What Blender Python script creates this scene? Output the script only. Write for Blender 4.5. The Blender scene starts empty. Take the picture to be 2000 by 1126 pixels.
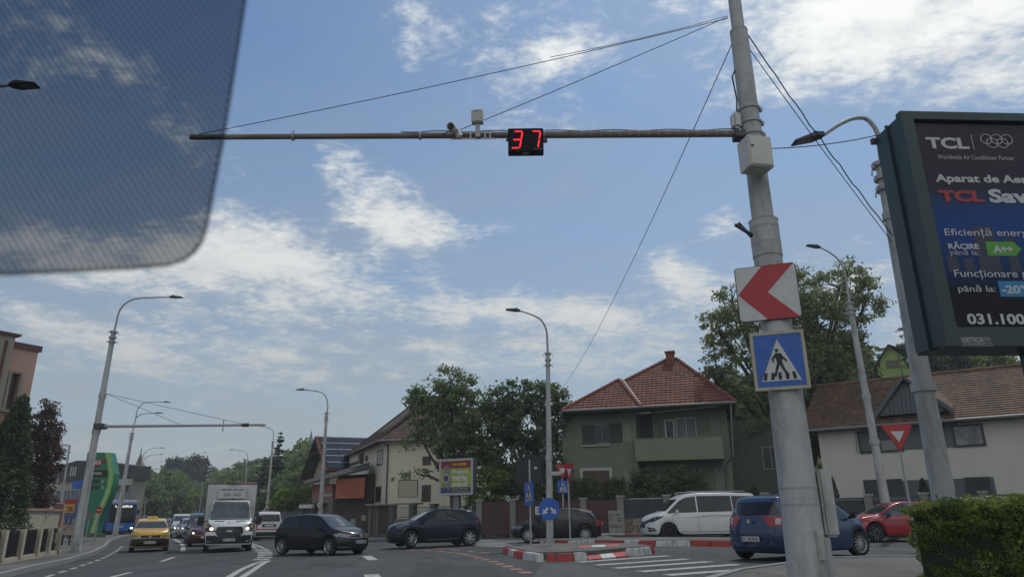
import bpy, bmesh, math, random
import numpy as np
from mathutils import Vector, Matrix
from mathutils.bvhtree import BVHTree

# ------------------------------------------------------------------ camera
SC = bpy.context.scene
C = SC.collection
F = 1387.0                      # focal length in photo pixels (2000 px wide)
HC = 1.25
PITCH = math.atan2(1008 - 563, F)
ROLL = math.radians(-0.69)
CM = Matrix.Rotation(math.pi/2 + PITCH, 4, 'X') @ Matrix.Rotation(ROLL, 4, 'Z')
cam_d = bpy.data.cameras.new('camera'); cam = bpy.data.objects.new('camera', cam_d); C.objects.link(cam)
cam.matrix_world = Matrix.Translation((0, 0, HC)) @ CM
cam_d.sensor_width = 36; cam_d.lens = F/2000*36; cam_d.clip_start = 0.05; cam_d.clip_end = 6000
cam_d.dof.use_dof = True; cam_d.dof.focus_distance = 30; cam_d.dof.aperture_fstop = 5.0
SC.camera = cam
SC.render.resolution_x = 1024; SC.render.resolution_y = 576
SC.view_settings.view_transform = 'Standard'; SC.view_settings.look = 'None'
SC.view_settings.exposure = -0.05; SC.view_settings.gamma = 1
R3 = CM.to_3x3()

def ray(px, py): return R3 @ Vector(((px-1000)/F, (563-py)/F, -1))
def GZ(x, y):
    """height of the ground: a slight cross fall, then the hills beyond the houses"""
    z = 0.08 + 0.016*max(-22, min(6, x))
    z += 0.006*max(0, min(y, 60)-28)
    if y > 86: q = min(y, 330)-86; z += 0.024*q + 0.00004*q*q
    if y > 56 and x > -10: z += min(1.8, (x+10)/30)*0.27*min(y-56, 28)
    return z
def G(px, py, z=None, dz=0):
    d = ray(px, py); zz = 0.0 if z is None else z
    for _ in range(12):
        t = (zz+dz-HC)/d.z
        p = Vector((0, 0, HC)) + d*t
        if z is not None: break
        zz = 0.5*zz + 0.5*GZ(p.x, min(p.y, 80))
    return p
def AT(px, py, Y):
    d = ray(px, py); return Vector((0, 0, HC)) + d*(Y/d.y)

# ------------------------------------------------------------------ world and sun
SUN_EL, SUN_AZ = math.radians(58), math.radians(28)       # azimuth from +Y towards +X
W = bpy.data.worlds.new('World'); SC.world = W; W.use_nodes = True
def build_world():
    nt = W.node_tree; N = nt.nodes; L = nt.links; N.clear()
    def n(t, **k):
        o = N.new(t)
        for a, b in k.items(): setattr(o, a, b)
        return o
    def M(op, a, b=None, c=None, clamp=False):
        o = n('ShaderNodeMath', operation=op); o.use_clamp = clamp
        for i, v in enumerate((a, b, c)):
            if v is None: continue
            if isinstance(v, (int, float)): o.inputs[i].default_value = v
            else: L.new(v, o.inputs[i])
        return o.outputs[0]
    sky = n('ShaderNodeTexSky', sky_type='NISHITA'); sky.sun_disc = False
    sky.sun_elevation = SUN_EL; sky.sun_rotation = SUN_AZ; sky.air_density = 1.0; sky.dust_density = 0.7; sky.ozone_density = 1.6
    tc = n('ShaderNodeTexCoord'); sp = n('ShaderNodeSeparateXYZ'); L.new(tc.outputs['Generated'], sp.inputs[0])
    X, Y, Z = sp.outputs
    az = M('ARCTAN2', X, Y); el = M('ARCSINE', Z)
    zz = M('ADD', M('MAXIMUM', Z, 0.0), 0.16)
    cx = n('ShaderNodeCombineXYZ'); L.new(M('DIVIDE', X, zz), cx.inputs[0]); L.new(M('DIVIDE', Y, zz), cx.inputs[1])
    def noise(scale, detail, rough, dist=0, off=(0, 0, 0), st=(1, 1, 1), rot=0):
        mp = n('ShaderNodeMapping'); mp.inputs['Location'].default_value = off; mp.inputs['Scale'].default_value = st
        mp.inputs['Rotation'].default_value = (0, 0, rot)
        L.new(cx.outputs[0], mp.inputs[0])
        o = n('ShaderNodeTexNoise'); L.new(mp.outputs[0], o.inputs['Vector'])
        o.inputs['Scale'].default_value = scale; o.inputs['Detail'].default_value = detail
        o.inputs['Roughness'].default_value = rough; o.inputs['Distortion'].default_value = dist
        return o.outputs['Fac']
    def blob(px, py, sx, sy, rot, wgt):
        """a patch of cloud round one compass bearing and elevation; sizes in photo pixels"""
        d = ray(px, py).normalized(); a0 = math.atan2(d.x, d.y); e0 = math.asin(d.z)
        k = 1/F*0.93; ce = math.cos(e0)
        da = M('MULTIPLY', M('SUBTRACT', az, a0), ce); de = M('SUBTRACT', el, e0)
        c, s = math.cos(math.radians(rot)), math.sin(math.radians(rot))
        u = M('ADD', M('MULTIPLY', da, c/(sx*k)), M('MULTIPLY', de, s/(sx*k)))
        v = M('ADD', M('MULTIPLY', da, -s/(sy*k)), M('MULTIPLY', de, c/(sy*k)))
        r = M('ADD', M('MULTIPLY', u, u), M('MULTIPLY', v, v))
        return M('MULTIPLY', M('EXPONENT', M('MULTIPLY', r, -1.0)), wgt)
    blobs = CLOUDS
    tot = None
    for b in blobs:
        o = blob(*b); tot = o if tot is None else M('ADD', tot, o)
    big = noise(2.3, 8, 0.62, 0.35, (3.1, 1.7, 0))
    fine = noise(9, 6, 0.62, 0.3, (0.4, 5.0, 0))
    rip = noise(30, 4, 0.6, 0.2, (0.0, 2.0, 0), (1, 1.6, 1), 0.5)
    f = M('ADD', M('MULTIPLY', big, 0.95), M('MULTIPLY', fine, 0.66))
    f = M('ADD', f, M('MULTIPLY', rip, 0.36))
    dens = M('ADD', M('ADD', f, M('ADD', tot, M('MULTIPLY', M('ADD', M('MULTIPLY', Y, -1.6), -.1, clamp=True), .42))), -1.06)  # Y term: unseen cloud cover added behind the camera to brighten shaded faces
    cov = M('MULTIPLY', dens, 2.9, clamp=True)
    mr = n('ShaderNodeMapRange', interpolation_type='SMOOTHSTEP'); L.new(cov, mr.inputs[0])
    # high thin veil that thickens towards the horizon
    veil = noise(1.1, 7, 0.6, 0.6, (7, 2, 0), (1, 2.4, 1), 0.6)
    lowf = M('SUBTRACT', 1.0, M('MULTIPLY', el, 1/0.74), clamp=True)
    lowf = M('POWER', lowf, 1.7)
    vl = M('ADD', M('MULTIPLY', M('SUBTRACT', veil, 0.40, clamp=True), 0.8), M('MULTIPLY', lowf, 0.95), clamp=True)
    vl = M('ADD', M('MULTIPLY', vl, 0.9), 0.04, clamp=True)
    bg = n('ShaderNodeMix', data_type='RGBA')
    mul = n('ShaderNodeMix', data_type='RGBA', blend_type='MULTIPLY'); mul.inputs[0].default_value = 1
    L.new(sky.outputs[0], mul.inputs[6]); mul.inputs[7].default_value = (0.074, 0.096, 0.108, 1)
    L.new(vl, bg.inputs[0]); L.new(mul.outputs[2], bg.inputs[6]); bg.inputs[7].default_value = (0.39, 0.415, 0.425, 1)
    # cloud brightness follows its thickness
    ccol = n('ShaderNodeMix', data_type='RGBA')
    thick = M('MULTIPLY', M('SUBTRACT', dens, 0.0), 2.0, clamp=True)
    L.new(M('MULTIPLY', thick, M('ADD', M('MULTIPLY', fine, 1.3), 0.35), clamp=True), ccol.inputs[0])
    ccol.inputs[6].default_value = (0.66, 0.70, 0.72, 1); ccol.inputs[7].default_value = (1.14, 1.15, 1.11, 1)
    # lower clouds are seen through more air
    dim = n('ShaderNodeMix', data_type='RGBA'); L.new(M('MULTIPLY', lowf, 1.5, clamp=True), dim.inputs[0])
    L.new(ccol.outputs[2], dim.inputs[6]); dim.inputs[7].default_value = (0.52, 0.55, 0.56, 1)
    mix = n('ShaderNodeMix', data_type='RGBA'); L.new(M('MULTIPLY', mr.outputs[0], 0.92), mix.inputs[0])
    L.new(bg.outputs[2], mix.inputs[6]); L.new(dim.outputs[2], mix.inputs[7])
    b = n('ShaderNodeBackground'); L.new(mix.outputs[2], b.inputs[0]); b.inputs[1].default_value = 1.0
    o = n('ShaderNodeOutputWorld'); L.new(b.outputs[0], o.inputs[0])
# photo x, y, half width, half height, tilt in degrees, weight
CLOUDS = [(1840, 40, 330, 110, -12, .48), (1560, 60, 170, 120, -20, .26), (1900, 180, 150, 50, -5, .25), (1560, 190, 90, 45, 0, .16),
          (1110, 105, 110, 45, 10, .22), (815, 40, 70, 60, -50, .26), (985, 15, 60, 25, 0, .14),
          (700, 340, 130, 60, -35, .31), (800, 450, 150, 55, -8, .34), (560, 510, 180, 70, -18, .33), (470, 470, 110, 60, 0, .2),
          (120, 110, 150, 80, -30, .22), (60, 470, 140, 60, -15, .26), (330, 530, 200, 45, 8, .27), (120, 640, 200, 50, -12, .28), (480, 680, 130, 30, -10, .16), (650, 740, 150, 30, 0, .12),
          (930, 600, 210, 36, -4, .36), (1160, 610, 160, 50, -15, .34), (500, 620, 220, 55, 5, .22), (380, 720, 300, 45, 4, .17), (1000, 715, 240, 40, -3, .15), (260, 860, 220, 35, 0, .10), (330, 480, 120, 50, 0, .18),
          (1400, 430, 45, 55, -60, .32), (1350, 560, 120, 50, -28, .40), (1640, 540, 120, 50, 0, .28), (1770, 660, 70, 60, 0, .28),
          (1050, 370, 90, 50, 0, .04), (1250, 700, 200, 50, 0, .16), (960, 690, 200, 40, 0, .10),
          (1300, 330, 170, 110, 0, -.14), (1650, 360, 120, 90, 0, -.2), (1150, 500, 240, 60, 0, -.12), (650, 180, 230, 80, 0, -.15), (250, 330, 150, 60, 0, -.15),
          (200, 800, 260, 50, 0, -.04)]
build_world()
sd = bpy.data.lights.new('sun', 'SUN'); sd.energy = 1.8; sd.angle = math.radians(1.5); sd.color = (1, .95, .86)
sun = bpy.data.objects.new('sun', sd); C.objects.link(sun)
sdir = Vector((math.sin(SUN_AZ)*math.cos(SUN_EL), math.cos(SUN_AZ)*math.cos(SUN_EL), math.sin(SUN_EL)))
sun.rotation_euler = sdir.to_track_quat('Z', 'Y').to_euler(); sun.location = (20, 20, 60)

# ------------------------------------------------------------------ materials
MATS = {}
def mat(name, col, rough=0.7, metal=0.0, var=0.0, vscale=3.0, bump=0.0, bscale=40.0, col2=None, emit=0, coat=0, spec=0.5, stretch=(1, 1, 1), world=False):
    if name in MATS: return MATS[name]
    m = bpy.data.materials.new(name); MATS[name] = m; m.use_nodes = True
    nt = m.node_tree; b = nt.nodes['Principled BSDF']; L = nt.links
    b.inputs['Base Color'].default_value = (*col, 1); b.inputs['Roughness'].default_value = rough
    b.inputs['Metallic'].default_value = metal; b.inputs['Specular IOR Level'].default_value = spec
    if coat: b.inputs['Coat Weight'].default_value = coat; b.inputs['Coat Roughness'].default_value = 0.04
    if emit:
        b.inputs['Emission Color'].default_value = (*col, 1); b.inputs['Emission Strength'].default_value = emit
    if var or bump or col2:
        tc = nt.nodes.new('ShaderNodeTexCoord'); mp = nt.nodes.new('ShaderNodeMapping'); L.new(tc.outputs['Object'], mp.inputs[0])
        mp.inputs['Scale'].default_value = stretch
    if var or col2:
        t = nt.nodes.new('ShaderNodeTexNoise'); t.inputs['Scale'].default_value = vscale; t.inputs['Detail'].default_value = 8; t.inputs['Roughness'].default_value = .65
        L.new(mp.outputs[0], t.inputs['Vector'])
        r = nt.nodes.new('ShaderNodeValToRGB'); L.new(t.outputs['Fac'], r.inputs[0])
        c2 = col2 if col2 else tuple(min(1, c*(1+var)) for c in col); c1 = tuple(c*(1-var) for c in col) if not col2 else col
        r.color_ramp.elements[0].position = .32; r.color_ramp.elements[1].position = .68
        r.color_ramp.elements[0].color = (*c1, 1); r.color_ramp.elements[1].color = (*c2, 1)
        L.new(r.outputs[0], b.inputs['Base Color'])
    if bump:
        t2 = nt.nodes.new('ShaderNodeTexNoise'); t2.inputs['Scale'].default_value = bscale; t2.inputs['Detail'].default_value = 4
        L.new(mp.outputs[0], t2.inputs['Vector'])
        bp = nt.nodes.new('ShaderNodeBump'); bp.inputs['Strength'].default_value = bump; bp.inputs['Distance'].default_value = .02
        L.new(t2.outputs['Fac'], bp.inputs['Height']); L.new(bp.outputs[0], b.inputs['Normal'])
    return m

def mat_stained(name, col, stain, vs=1.2, amt=.5, rough=.85, bump=.15, streak=(1, 1, .25)):
    """plaster or concrete with broad patches, streaks running down and fine grain"""
    if name in MATS: return MATS[name]
    m = bpy.data.materials.new(name); MATS[name] = m; m.use_nodes = True
    nt = m.node_tree; b = nt.nodes['Principled BSDF']; L = nt.links; N = nt.nodes
    tc = N.new('ShaderNodeTexCoord'); mp = N.new('ShaderNodeMapping'); mp.inputs['Scale'].default_value = streak
    L.new(tc.outputs['Object'], mp.inputs[0])
    a = N.new('ShaderNodeTexNoise'); a.inputs['Scale'].default_value = vs*2.2; a.inputs['Detail'].default_value = 9; a.inputs['Roughness'].default_value = .72; L.new(mp.outputs[0], a.inputs['Vector'])
    r = N.new('ShaderNodeValToRGB'); r.color_ramp.elements[0].position = .46; r.color_ramp.elements[1].position = .72; L.new(a.outputs['Fac'], r.inputs[0])
    mx = N.new('ShaderNodeMix'); mx.data_type = 'RGBA'
    mm = N.new('ShaderNodeMath'); mm.operation = 'MULTIPLY'; mm.inputs[1].default_value = amt; L.new(r.outputs[0], mm.inputs[0]); L.new(mm.outputs[0], mx.inputs[0])
    f = N.new('ShaderNodeTexNoise'); f.inputs['Scale'].default_value = 14; f.inputs['Detail'].default_value = 6; L.new(tc.outputs['Object'], f.inputs['Vector'])
    r2 = N.new('ShaderNodeValToRGB'); r2.color_ramp.elements[0].color = tuple(c*.86 for c in col)+(1,); r2.color_ramp.elements[1].color = tuple(min(1, c*1.1) for c in col)+(1,); L.new(f.outputs['Fac'], r2.inputs[0])
    L.new(r2.outputs[0], mx.inputs[6]); mx.inputs[7].default_value = (*stain, 1); L.new(mx.outputs[2], b.inputs['Base Color'])
    b.inputs['Roughness'].default_value = rough
    bp = N.new('ShaderNodeBump'); bp.inputs['Strength'].default_value = bump; bp.inputs['Distance'].default_value = .02; L.new(f.outputs['Fac'], bp.inputs['Height']); L.new(bp.outputs[0], b.inputs['Normal'])
    return m

def mat_leaf(name, c1, c2, trans=.35, rough=.55):
    if name in MATS: return MATS[name]
    m = bpy.data.materials.new(name); MATS[name] = m; m.use_nodes = True
    nt = m.node_tree; N = nt.nodes; L = nt.links; b = N['Principled BSDF']; out = N['Material Output']
    g = N.new('ShaderNodeNewGeometry'); r = N.new('ShaderNodeValToRGB'); L.new(g.outputs['Random Per Island'], r.inputs[0])
    r.color_ramp.elements[0].color = (*c1, 1); r.color_ramp.elements[1].color = (*c2, 1)
    L.new(r.outputs[0], b.inputs['Base Color']); b.inputs['Roughness'].default_value = rough; b.inputs['Specular IOR Level'].default_value = .35
    t = N.new('ShaderNodeBsdfTranslucent')
    hs = N.new('ShaderNodeHueSaturation'); hs.inputs['Value'].default_value = 1.5; hs.inputs['Saturation'].default_value = 1.15; L.new(r.outputs[0], hs.inputs['Color']); L.new(hs.outputs[0], t.inputs['Color'])
    mx = N.new('ShaderNodeMixShader'); mx.inputs[0].default_value = trans
    L.new(b.outputs[0], mx.inputs[1]); L.new(t.outputs[0], mx.inputs[2]); L.new(mx.outputs[0], out.inputs[0])
    return m

def mat_asphalt(name, base, light, scale=.35):
    m = bpy.data.materials.new(name); MATS[name] = m; m.use_nodes = True
    nt = m.node_tree; N = nt.nodes; L = nt.links; b = N['Principled BSDF']
    tc = N.new('ShaderNodeTexCoord')
    def nz(s, d, st=(1, 1, 1), rot=0, off=0):
        mp = N.new('ShaderNodeMapping'); mp.inputs['Scale'].default_value = st; mp.inputs['Rotation'].default_value = (0, 0, rot); mp.inputs['Location'].default_value = (off, off, 0); L.new(tc.outputs['Object'], mp.inputs[0])
        t = N.new('ShaderNodeTexNoise'); t.inputs['Scale'].default_value = s; t.inputs['Detail'].default_value = d; t.inputs['Roughness'].default_value = .65; L.new(mp.outputs[0], t.inputs['Vector']); return t.outputs['Fac']
    def ramp(f, p0, p1, c0, c1):
        r = N.new('ShaderNodeValToRGB'); r.color_ramp.elements[0].position = p0; r.color_ramp.elements[1].position = p1
        r.color_ramp.elements[0].color = (*c0, 1); r.color_ramp.elements[1].color = (*c1, 1); L.new(f, r.inputs[0]); return r.outputs[0]
    a = ramp(nz(scale, 6), .35, .7, base, light)
    st = ramp(nz(.5, 5, (1, .12, 1), .45), .4, .7, (.74,)*3, (1.18,)*3)
    fine = ramp(nz(55, 3), .3, .75, (.75,)*3, (1.3,)*3)
    crack = N.new('ShaderNodeTexVoronoi'); crack.feature = 'DISTANCE_TO_EDGE'; crack.inputs['Scale'].default_value = .22
    mpc = N.new('ShaderNodeMapping'); L.new(tc.outputs['Object'], mpc.inputs[0])
    nd = N.new('ShaderNodeTexNoise'); nd.inputs['Scale'].default_value = 1.5; nd.inputs['Detail'].default_value = 5; L.new(tc.outputs['Object'], nd.inputs['Vector'])
    vm = N.new('ShaderNodeVectorMath'); vm.operation = 'ADD'; L.new(mpc.outputs[0], vm.inputs[0]); L.new(nd.outputs['Color'], vm.inputs[1]); L.new(vm.outputs[0], crack.inputs['Vector'])
    cr = ramp(crack.outputs['Distance'], .004, .012, (.6,)*3, (1,)*3)
    def mul(x, y):
        q = N.new('ShaderNodeMix'); q.data_type = 'RGBA'; q.blend_type = 'MULTIPLY'; q.inputs[0].default_value = 1; L.new(x, q.inputs[6]); L.new(y, q.inputs[7]); return q.outputs[2]
    L.new(mul(mul(mul(a, st), fine), cr), b.inputs['Base Color']); b.inputs['Roughness'].default_value = .82
    b.inputs['Specular IOR Level'].default_value = .3
    bp = N.new('ShaderNodeBump'); bp.inputs['Strength'].default_value = .35; bp.inputs['Distance'].default_value = .01; L.new(nz(70, 3), bp.inputs['Height']); L.new(bp.outputs[0], b.inputs['Normal'])
    return m

def mat_paintmark(name, col, under, wear=.5):
    """road paint worn through to what lies under it"""
    m = bpy.data.materials.new(name); MATS[name] = m; m.use_nodes = True
    nt = m.node_tree; N = nt.nodes; L = nt.links; b = N['Principled BSDF']; tc = N.new('ShaderNodeTexCoord')
    t = N.new('ShaderNodeTexNoise'); t.inputs['Scale'].default_value = 7; t.inputs['Detail'].default_value = 9; t.inputs['Roughness'].default_value = .75; L.new(tc.outputs['Object'], t.inputs['Vector'])
    r = N.new('ShaderNodeValToRGB'); r.color_ramp.elements[0].position = wear-.08; r.color_ramp.elements[1].position = wear+.1
    r.color_ramp.elements[0].color = (*under, 1); r.color_ramp.elements[1].color = (*col, 1); L.new(t.outputs['Fac'], r.inputs[0]); L.new(r.outputs[0], b.inputs['Base Color'])
    b.inputs['Roughness'].default_value = .75
    return m

def mat_tile(name, c1, c2, w=.3, wave=True, gap=.5):
    """roof tiles: colour differs tile by tile, the wave of the tile is bump; uv in metres"""
    if name in MATS: return MATS[name]
    m = bpy.data.materials.new(name); MATS[name] = m; m.use_nodes = True
    nt = m.node_tree; N = nt.nodes; L = nt.links; b = N['Principled BSDF']; tc = N.new('ShaderNodeTexCoord')
    br = N.new('ShaderNodeTexBrick'); br.inputs['Scale'].default_value = 1; br.inputs['Brick Width'].default_value = w; br.inputs['Row Height'].default_value = .34; br.inputs['Mortar Size'].default_value = .012
    br.inputs['Color1'].default_value = (*c1, 1); br.inputs['Color2'].default_value = (*c2, 1); br.inputs['Mortar'].default_value = tuple(c*gap for c in c1)+(1,)
    L.new(tc.outputs['UV'], br.inputs['Vector'])
    n1 = N.new('ShaderNodeTexNoise'); n1.inputs['Scale'].default_value = .8; n1.inputs['Detail'].default_value = 7; n1.inputs['Roughness'].default_value = .7; L.new(tc.outputs['UV'], n1.inputs['Vector'])
    r = N.new('ShaderNodeValToRGB'); r.color_ramp.elements[0].position = .35; r.color_ramp.elements[1].position = .7; r.color_ramp.elements[0].color = (.52, .58, .55, 1); r.color_ramp.elements[1].color = (1.2, 1.12, 1.05, 1); L.new(n1.outputs['Fac'], r.inputs[0])
    q = N.new('ShaderNodeMix'); q.data_type = 'RGBA'; q.blend_type = 'MULTIPLY'; q.inputs[0].default_value = 1; L.new(br.outputs['Color'], q.inputs[6]); L.new(r.outputs[0], q.inputs[7])
    L.new(q.outputs[2], b.inputs['Base Color']); b.inputs['Roughness'].default_value = .8
    wv = N.new('ShaderNodeTexWave'); wv.bands_direction = 'X'; wv.inputs['Scale'].default_value = 1/(w*.5)*.159*1.0; L.new(tc.outputs['UV'], wv.inputs['Vector'])
    bp = N.new('ShaderNodeBump'); bp.inputs['Strength'].default_value = .9 if wave else .3; bp.inputs['Distance'].default_value = .05 if wave else .01
    L.new(wv.outputs['Fac'], bp.inputs['Height']); L.new(bp.outputs[0], b.inputs['Normal'])
    return m

# ------------------------------------------------------------------ mesh helpers
class MB:
    def __init__(s): s.v = []; s.f = []; s.uv = None
    def add(s, vs, fs):
        o = len(s.v); s.v += [tuple(v) for v in vs]; s.f += [tuple(i+o for i in f) for f in fs]; return s
    def box(s, x0, x1, y0, y1, z0, z1):
        return s.add([(x0, y0, z0), (x1, y0, z0), (x1, y1, z0), (x0, y1, z0), (x0, y0, z1), (x1, y0, z1), (x1, y1, z1), (x0, y1, z1)],
                     [(0, 3, 2, 1), (4, 5, 6, 7), (0, 1, 5, 4), (1, 2, 6, 5), (2, 3, 7, 6), (3, 0, 4, 7)])
    def hexa(s, p):   # eight points: bottom ring then top ring
        return s.add(p, [(0, 3, 2, 1), (4, 5, 6, 7), (0, 1, 5, 4), (1, 2, 6, 5), (2, 3, 7, 6), (3, 0, 4, 7)])
    def prism(s, poly, y0, y1):     # polygon in x,z pushed along y
        n = len(poly); vs = [(a, y0, b) for a, b in poly] + [(a, y1, b) for a, b in poly]
        return s.add(vs, [tuple(range(n)), tuple(range(2*n-1, n-1, -1))] + [(i, i+n, (i+1) % n + n, (i+1) % n) for i in range(n)])
    def slab(s, poly, z0, z1):      # polygon in x,y pushed along z
        n = len(poly); vs = [(a, b, z0) for a, b in poly] + [(a, b, z1) for a, b in poly]
        return s.add(vs, [tuple(range(n-1, -1, -1)), tuple(range(n, 2*n))] + [(i, (i+1) % n, (i+1) % n + n, i+n) for i in range(n)])
    def tube(s, pts, r, seg=10, caps=True):
        pts = [Vector(p) for p in pts]; n = len(pts)
        rs = r if isinstance(r, (list, tuple)) else [r]*n
        vs = []; fs = []; up = None
        for i, p in enumerate(pts):
            d = (pts[min(i+1, n-1)]-pts[max(i-1, 0)]).normalized()
            if up is None:
                up = Vector((0, 0, 1)) if abs(d.z) < .9 else Vector((1, 0, 0))
            a = d.cross(up).normalized(); b = a.cross(d).normalized(); up = b
            for k in range(seg):
                t = 2*math.pi*k/seg; vs.append(p + (a*math.cos(t)+b*math.sin(t))*rs[i])
        for i in range(n-1):
            for k in range(seg):
                fs.append((i*seg+k, i*seg+(k+1) % seg, (i+1)*seg+(k+1) % seg, (i+1)*seg+k))
        if caps: fs.append(tuple(range(seg-1, -1, -1))); fs.append(tuple(range((n-1)*seg, n*seg)))
        return s.add(vs, fs)
    def lathe(s, prof, axis='z', seg=20, c=(0, 0, 0)):   # prof: (radius, height)
        vs = []; fs = []; n = len(prof)
        for r, h in prof:
            for k in range(seg):
                t = 2*math.pi*k/seg; a, b = r*math.cos(t), r*math.sin(t)
                p = (a, b, h) if axis == 'z' else ((a, h, b) if axis == 'y' else (h, a, b))
                vs.append((p[0]+c[0], p[1]+c[1], p[2]+c[2]))
        for i in range(n-1):
            for k in range(seg): fs.append((i*seg+k, i*seg+(k+1) % seg, (i+1)*seg+(k+1) % seg, (i+1)*seg+k))
        return s.add(vs, fs)
    def obj(s, name, m, parent=None, smooth=False, bevel=0, sub=0):
        me = bpy.data.meshes.new(name); me.from_pydata(s.v, [], s.f); me.update()
        if smooth or bevel:
            bm = bmesh.new(); bm.from_mesh(me)
            if bevel:
                bmesh.ops.remove_doubles(bm, verts=bm.verts, dist=1e-5)
                bmesh.ops.bevel(bm, geom=[e for e in bm.edges if len(e.link_faces) == 2 and e.calc_face_angle(0) > .5], offset=bevel, segments=2, affect='EDGES', clamp_overlap=True)
            bmesh.ops.recalc_face_normals(bm, faces=bm.faces)
            if smooth:
                for f in bm.faces: f.smooth = True
                for e in bm.edges:
                    if len(e.link_faces) == 2 and e.calc_face_angle(0) > .7: e.smooth = False
            bm.to_mesh(me); bm.free()
        else:
            bm = bmesh.new(); bm.from_mesh(me); bmesh.ops.recalc_face_normals(bm, faces=bm.faces); bm.to_mesh(me); bm.free()
        me.materials.append(m)
        o = bpy.data.objects.new(name, me); C.objects.link(o)
        if parent: o.parent = parent
        return o

def tag(o, label=None, cat=None, group=None, kind=None):
    if label: o['label'] = label
    if cat: o['category'] = cat
    if group: o['group'] = group
    if kind: o['kind'] = kind
    return o
def thing(name, label, cat, loc=(0, 0, 0), rz=0, group=None):
    o = bpy.data.objects.new(name, None); C.objects.link(o); o.location = loc; o.rotation_euler = (0, 0, rz); o.empty_display_size = .3
    return tag(o, label, cat, group)
def copy_tree(o, parent=None):
    c = o.copy(); C.objects.link(c)
    if parent: c.parent = parent
    for ch in list(o.children): copy_tree(ch, c)
    return c

class Frame:
    """a vertical plane through two ground points: x along it, y away from the camera, z up"""
    def __init__(s, A, B, z0=0):
        s.o = Vector((A[0], A[1], z0)); s.u = Vector((B[0]-A[0], B[1]-A[1], 0)); s.len = s.u.length; s.u.normalize()
        s.n = Vector((s.u.y, -s.u.x, 0)); s.rz = math.atan2(s.u.y, s.u.x)     # n: to the camera side when u runs right
    def uz(s, px, py, off=0):
        d = ray(px, py); o = s.o + s.n*off
        t = (o-Vector((0, 0, HC))).dot(s.n)/d.dot(s.n); p = Vector((0, 0, HC))+d*t - o
        return p.dot(s.u), p.z
    def thing(s, name, label, cat, group=None):
        return thing(name, label, cat, s.o, s.rz, group)
    def rect(s, px0, py0, px1, py1, off=0):
        a = s.uz(px0, py0, off); b = s.uz(px1, py1, off); return min(a[0], b[0]), max(a[0], b[0]), min(a[1], b[1]), max(a[1], b[1])

def text(s, m, name, parent, box, y=0.0, bold=0.0, keep=False, flip=False, ext=.002):
    """flat lettering fitted into box (x0,x1,z0,z1) of the parent's x,z plane, at depth y"""
    cu = bpy.data.curves.new('t', 'FONT'); cu.body = s; cu.size = 1; cu.offset = bold; cu.extrude = ext; cu.resolution_u = 3
    o = bpy.data.objects.new('t', cu); C.objects.link(o)
    dg = bpy.context.evaluated_depsgraph_get(); me = bpy.data.meshes.new_from_object(o.evaluated_get(dg))
    bpy.data.objects.remove(o); bpy.data.curves.remove(cu)
    n = len(me.vertices); co = np.empty(n*3); me.vertices.foreach_get('co', co); co = co.reshape(-1, 3)
    if n == 0: return None
    lo = co.min(0); hi = co.max(0); x0, x1, z0, z1 = box
    u = (co[:, 0]-lo[0])/(hi[0]-lo[0]); w = (co[:, 1]-lo[1])/(hi[1]-lo[1])
    if keep:
        sx = (z1-z0)/(hi[1]-lo[1])*(hi[0]-lo[0]); x1 = x0+sx
    if flip: u = 1-u
    out = np.stack([x0+u*(x1-x0), y+co[:, 2], z0+w*(z1-z0)], 1)
    me.vertices.foreach_set('co', out.ravel()); me.materials.clear(); me.materials.append(m); me.name = name
    ob = bpy.data.objects.new(name, me); C.objects.link(ob); ob.parent = parent
    return ob

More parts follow.
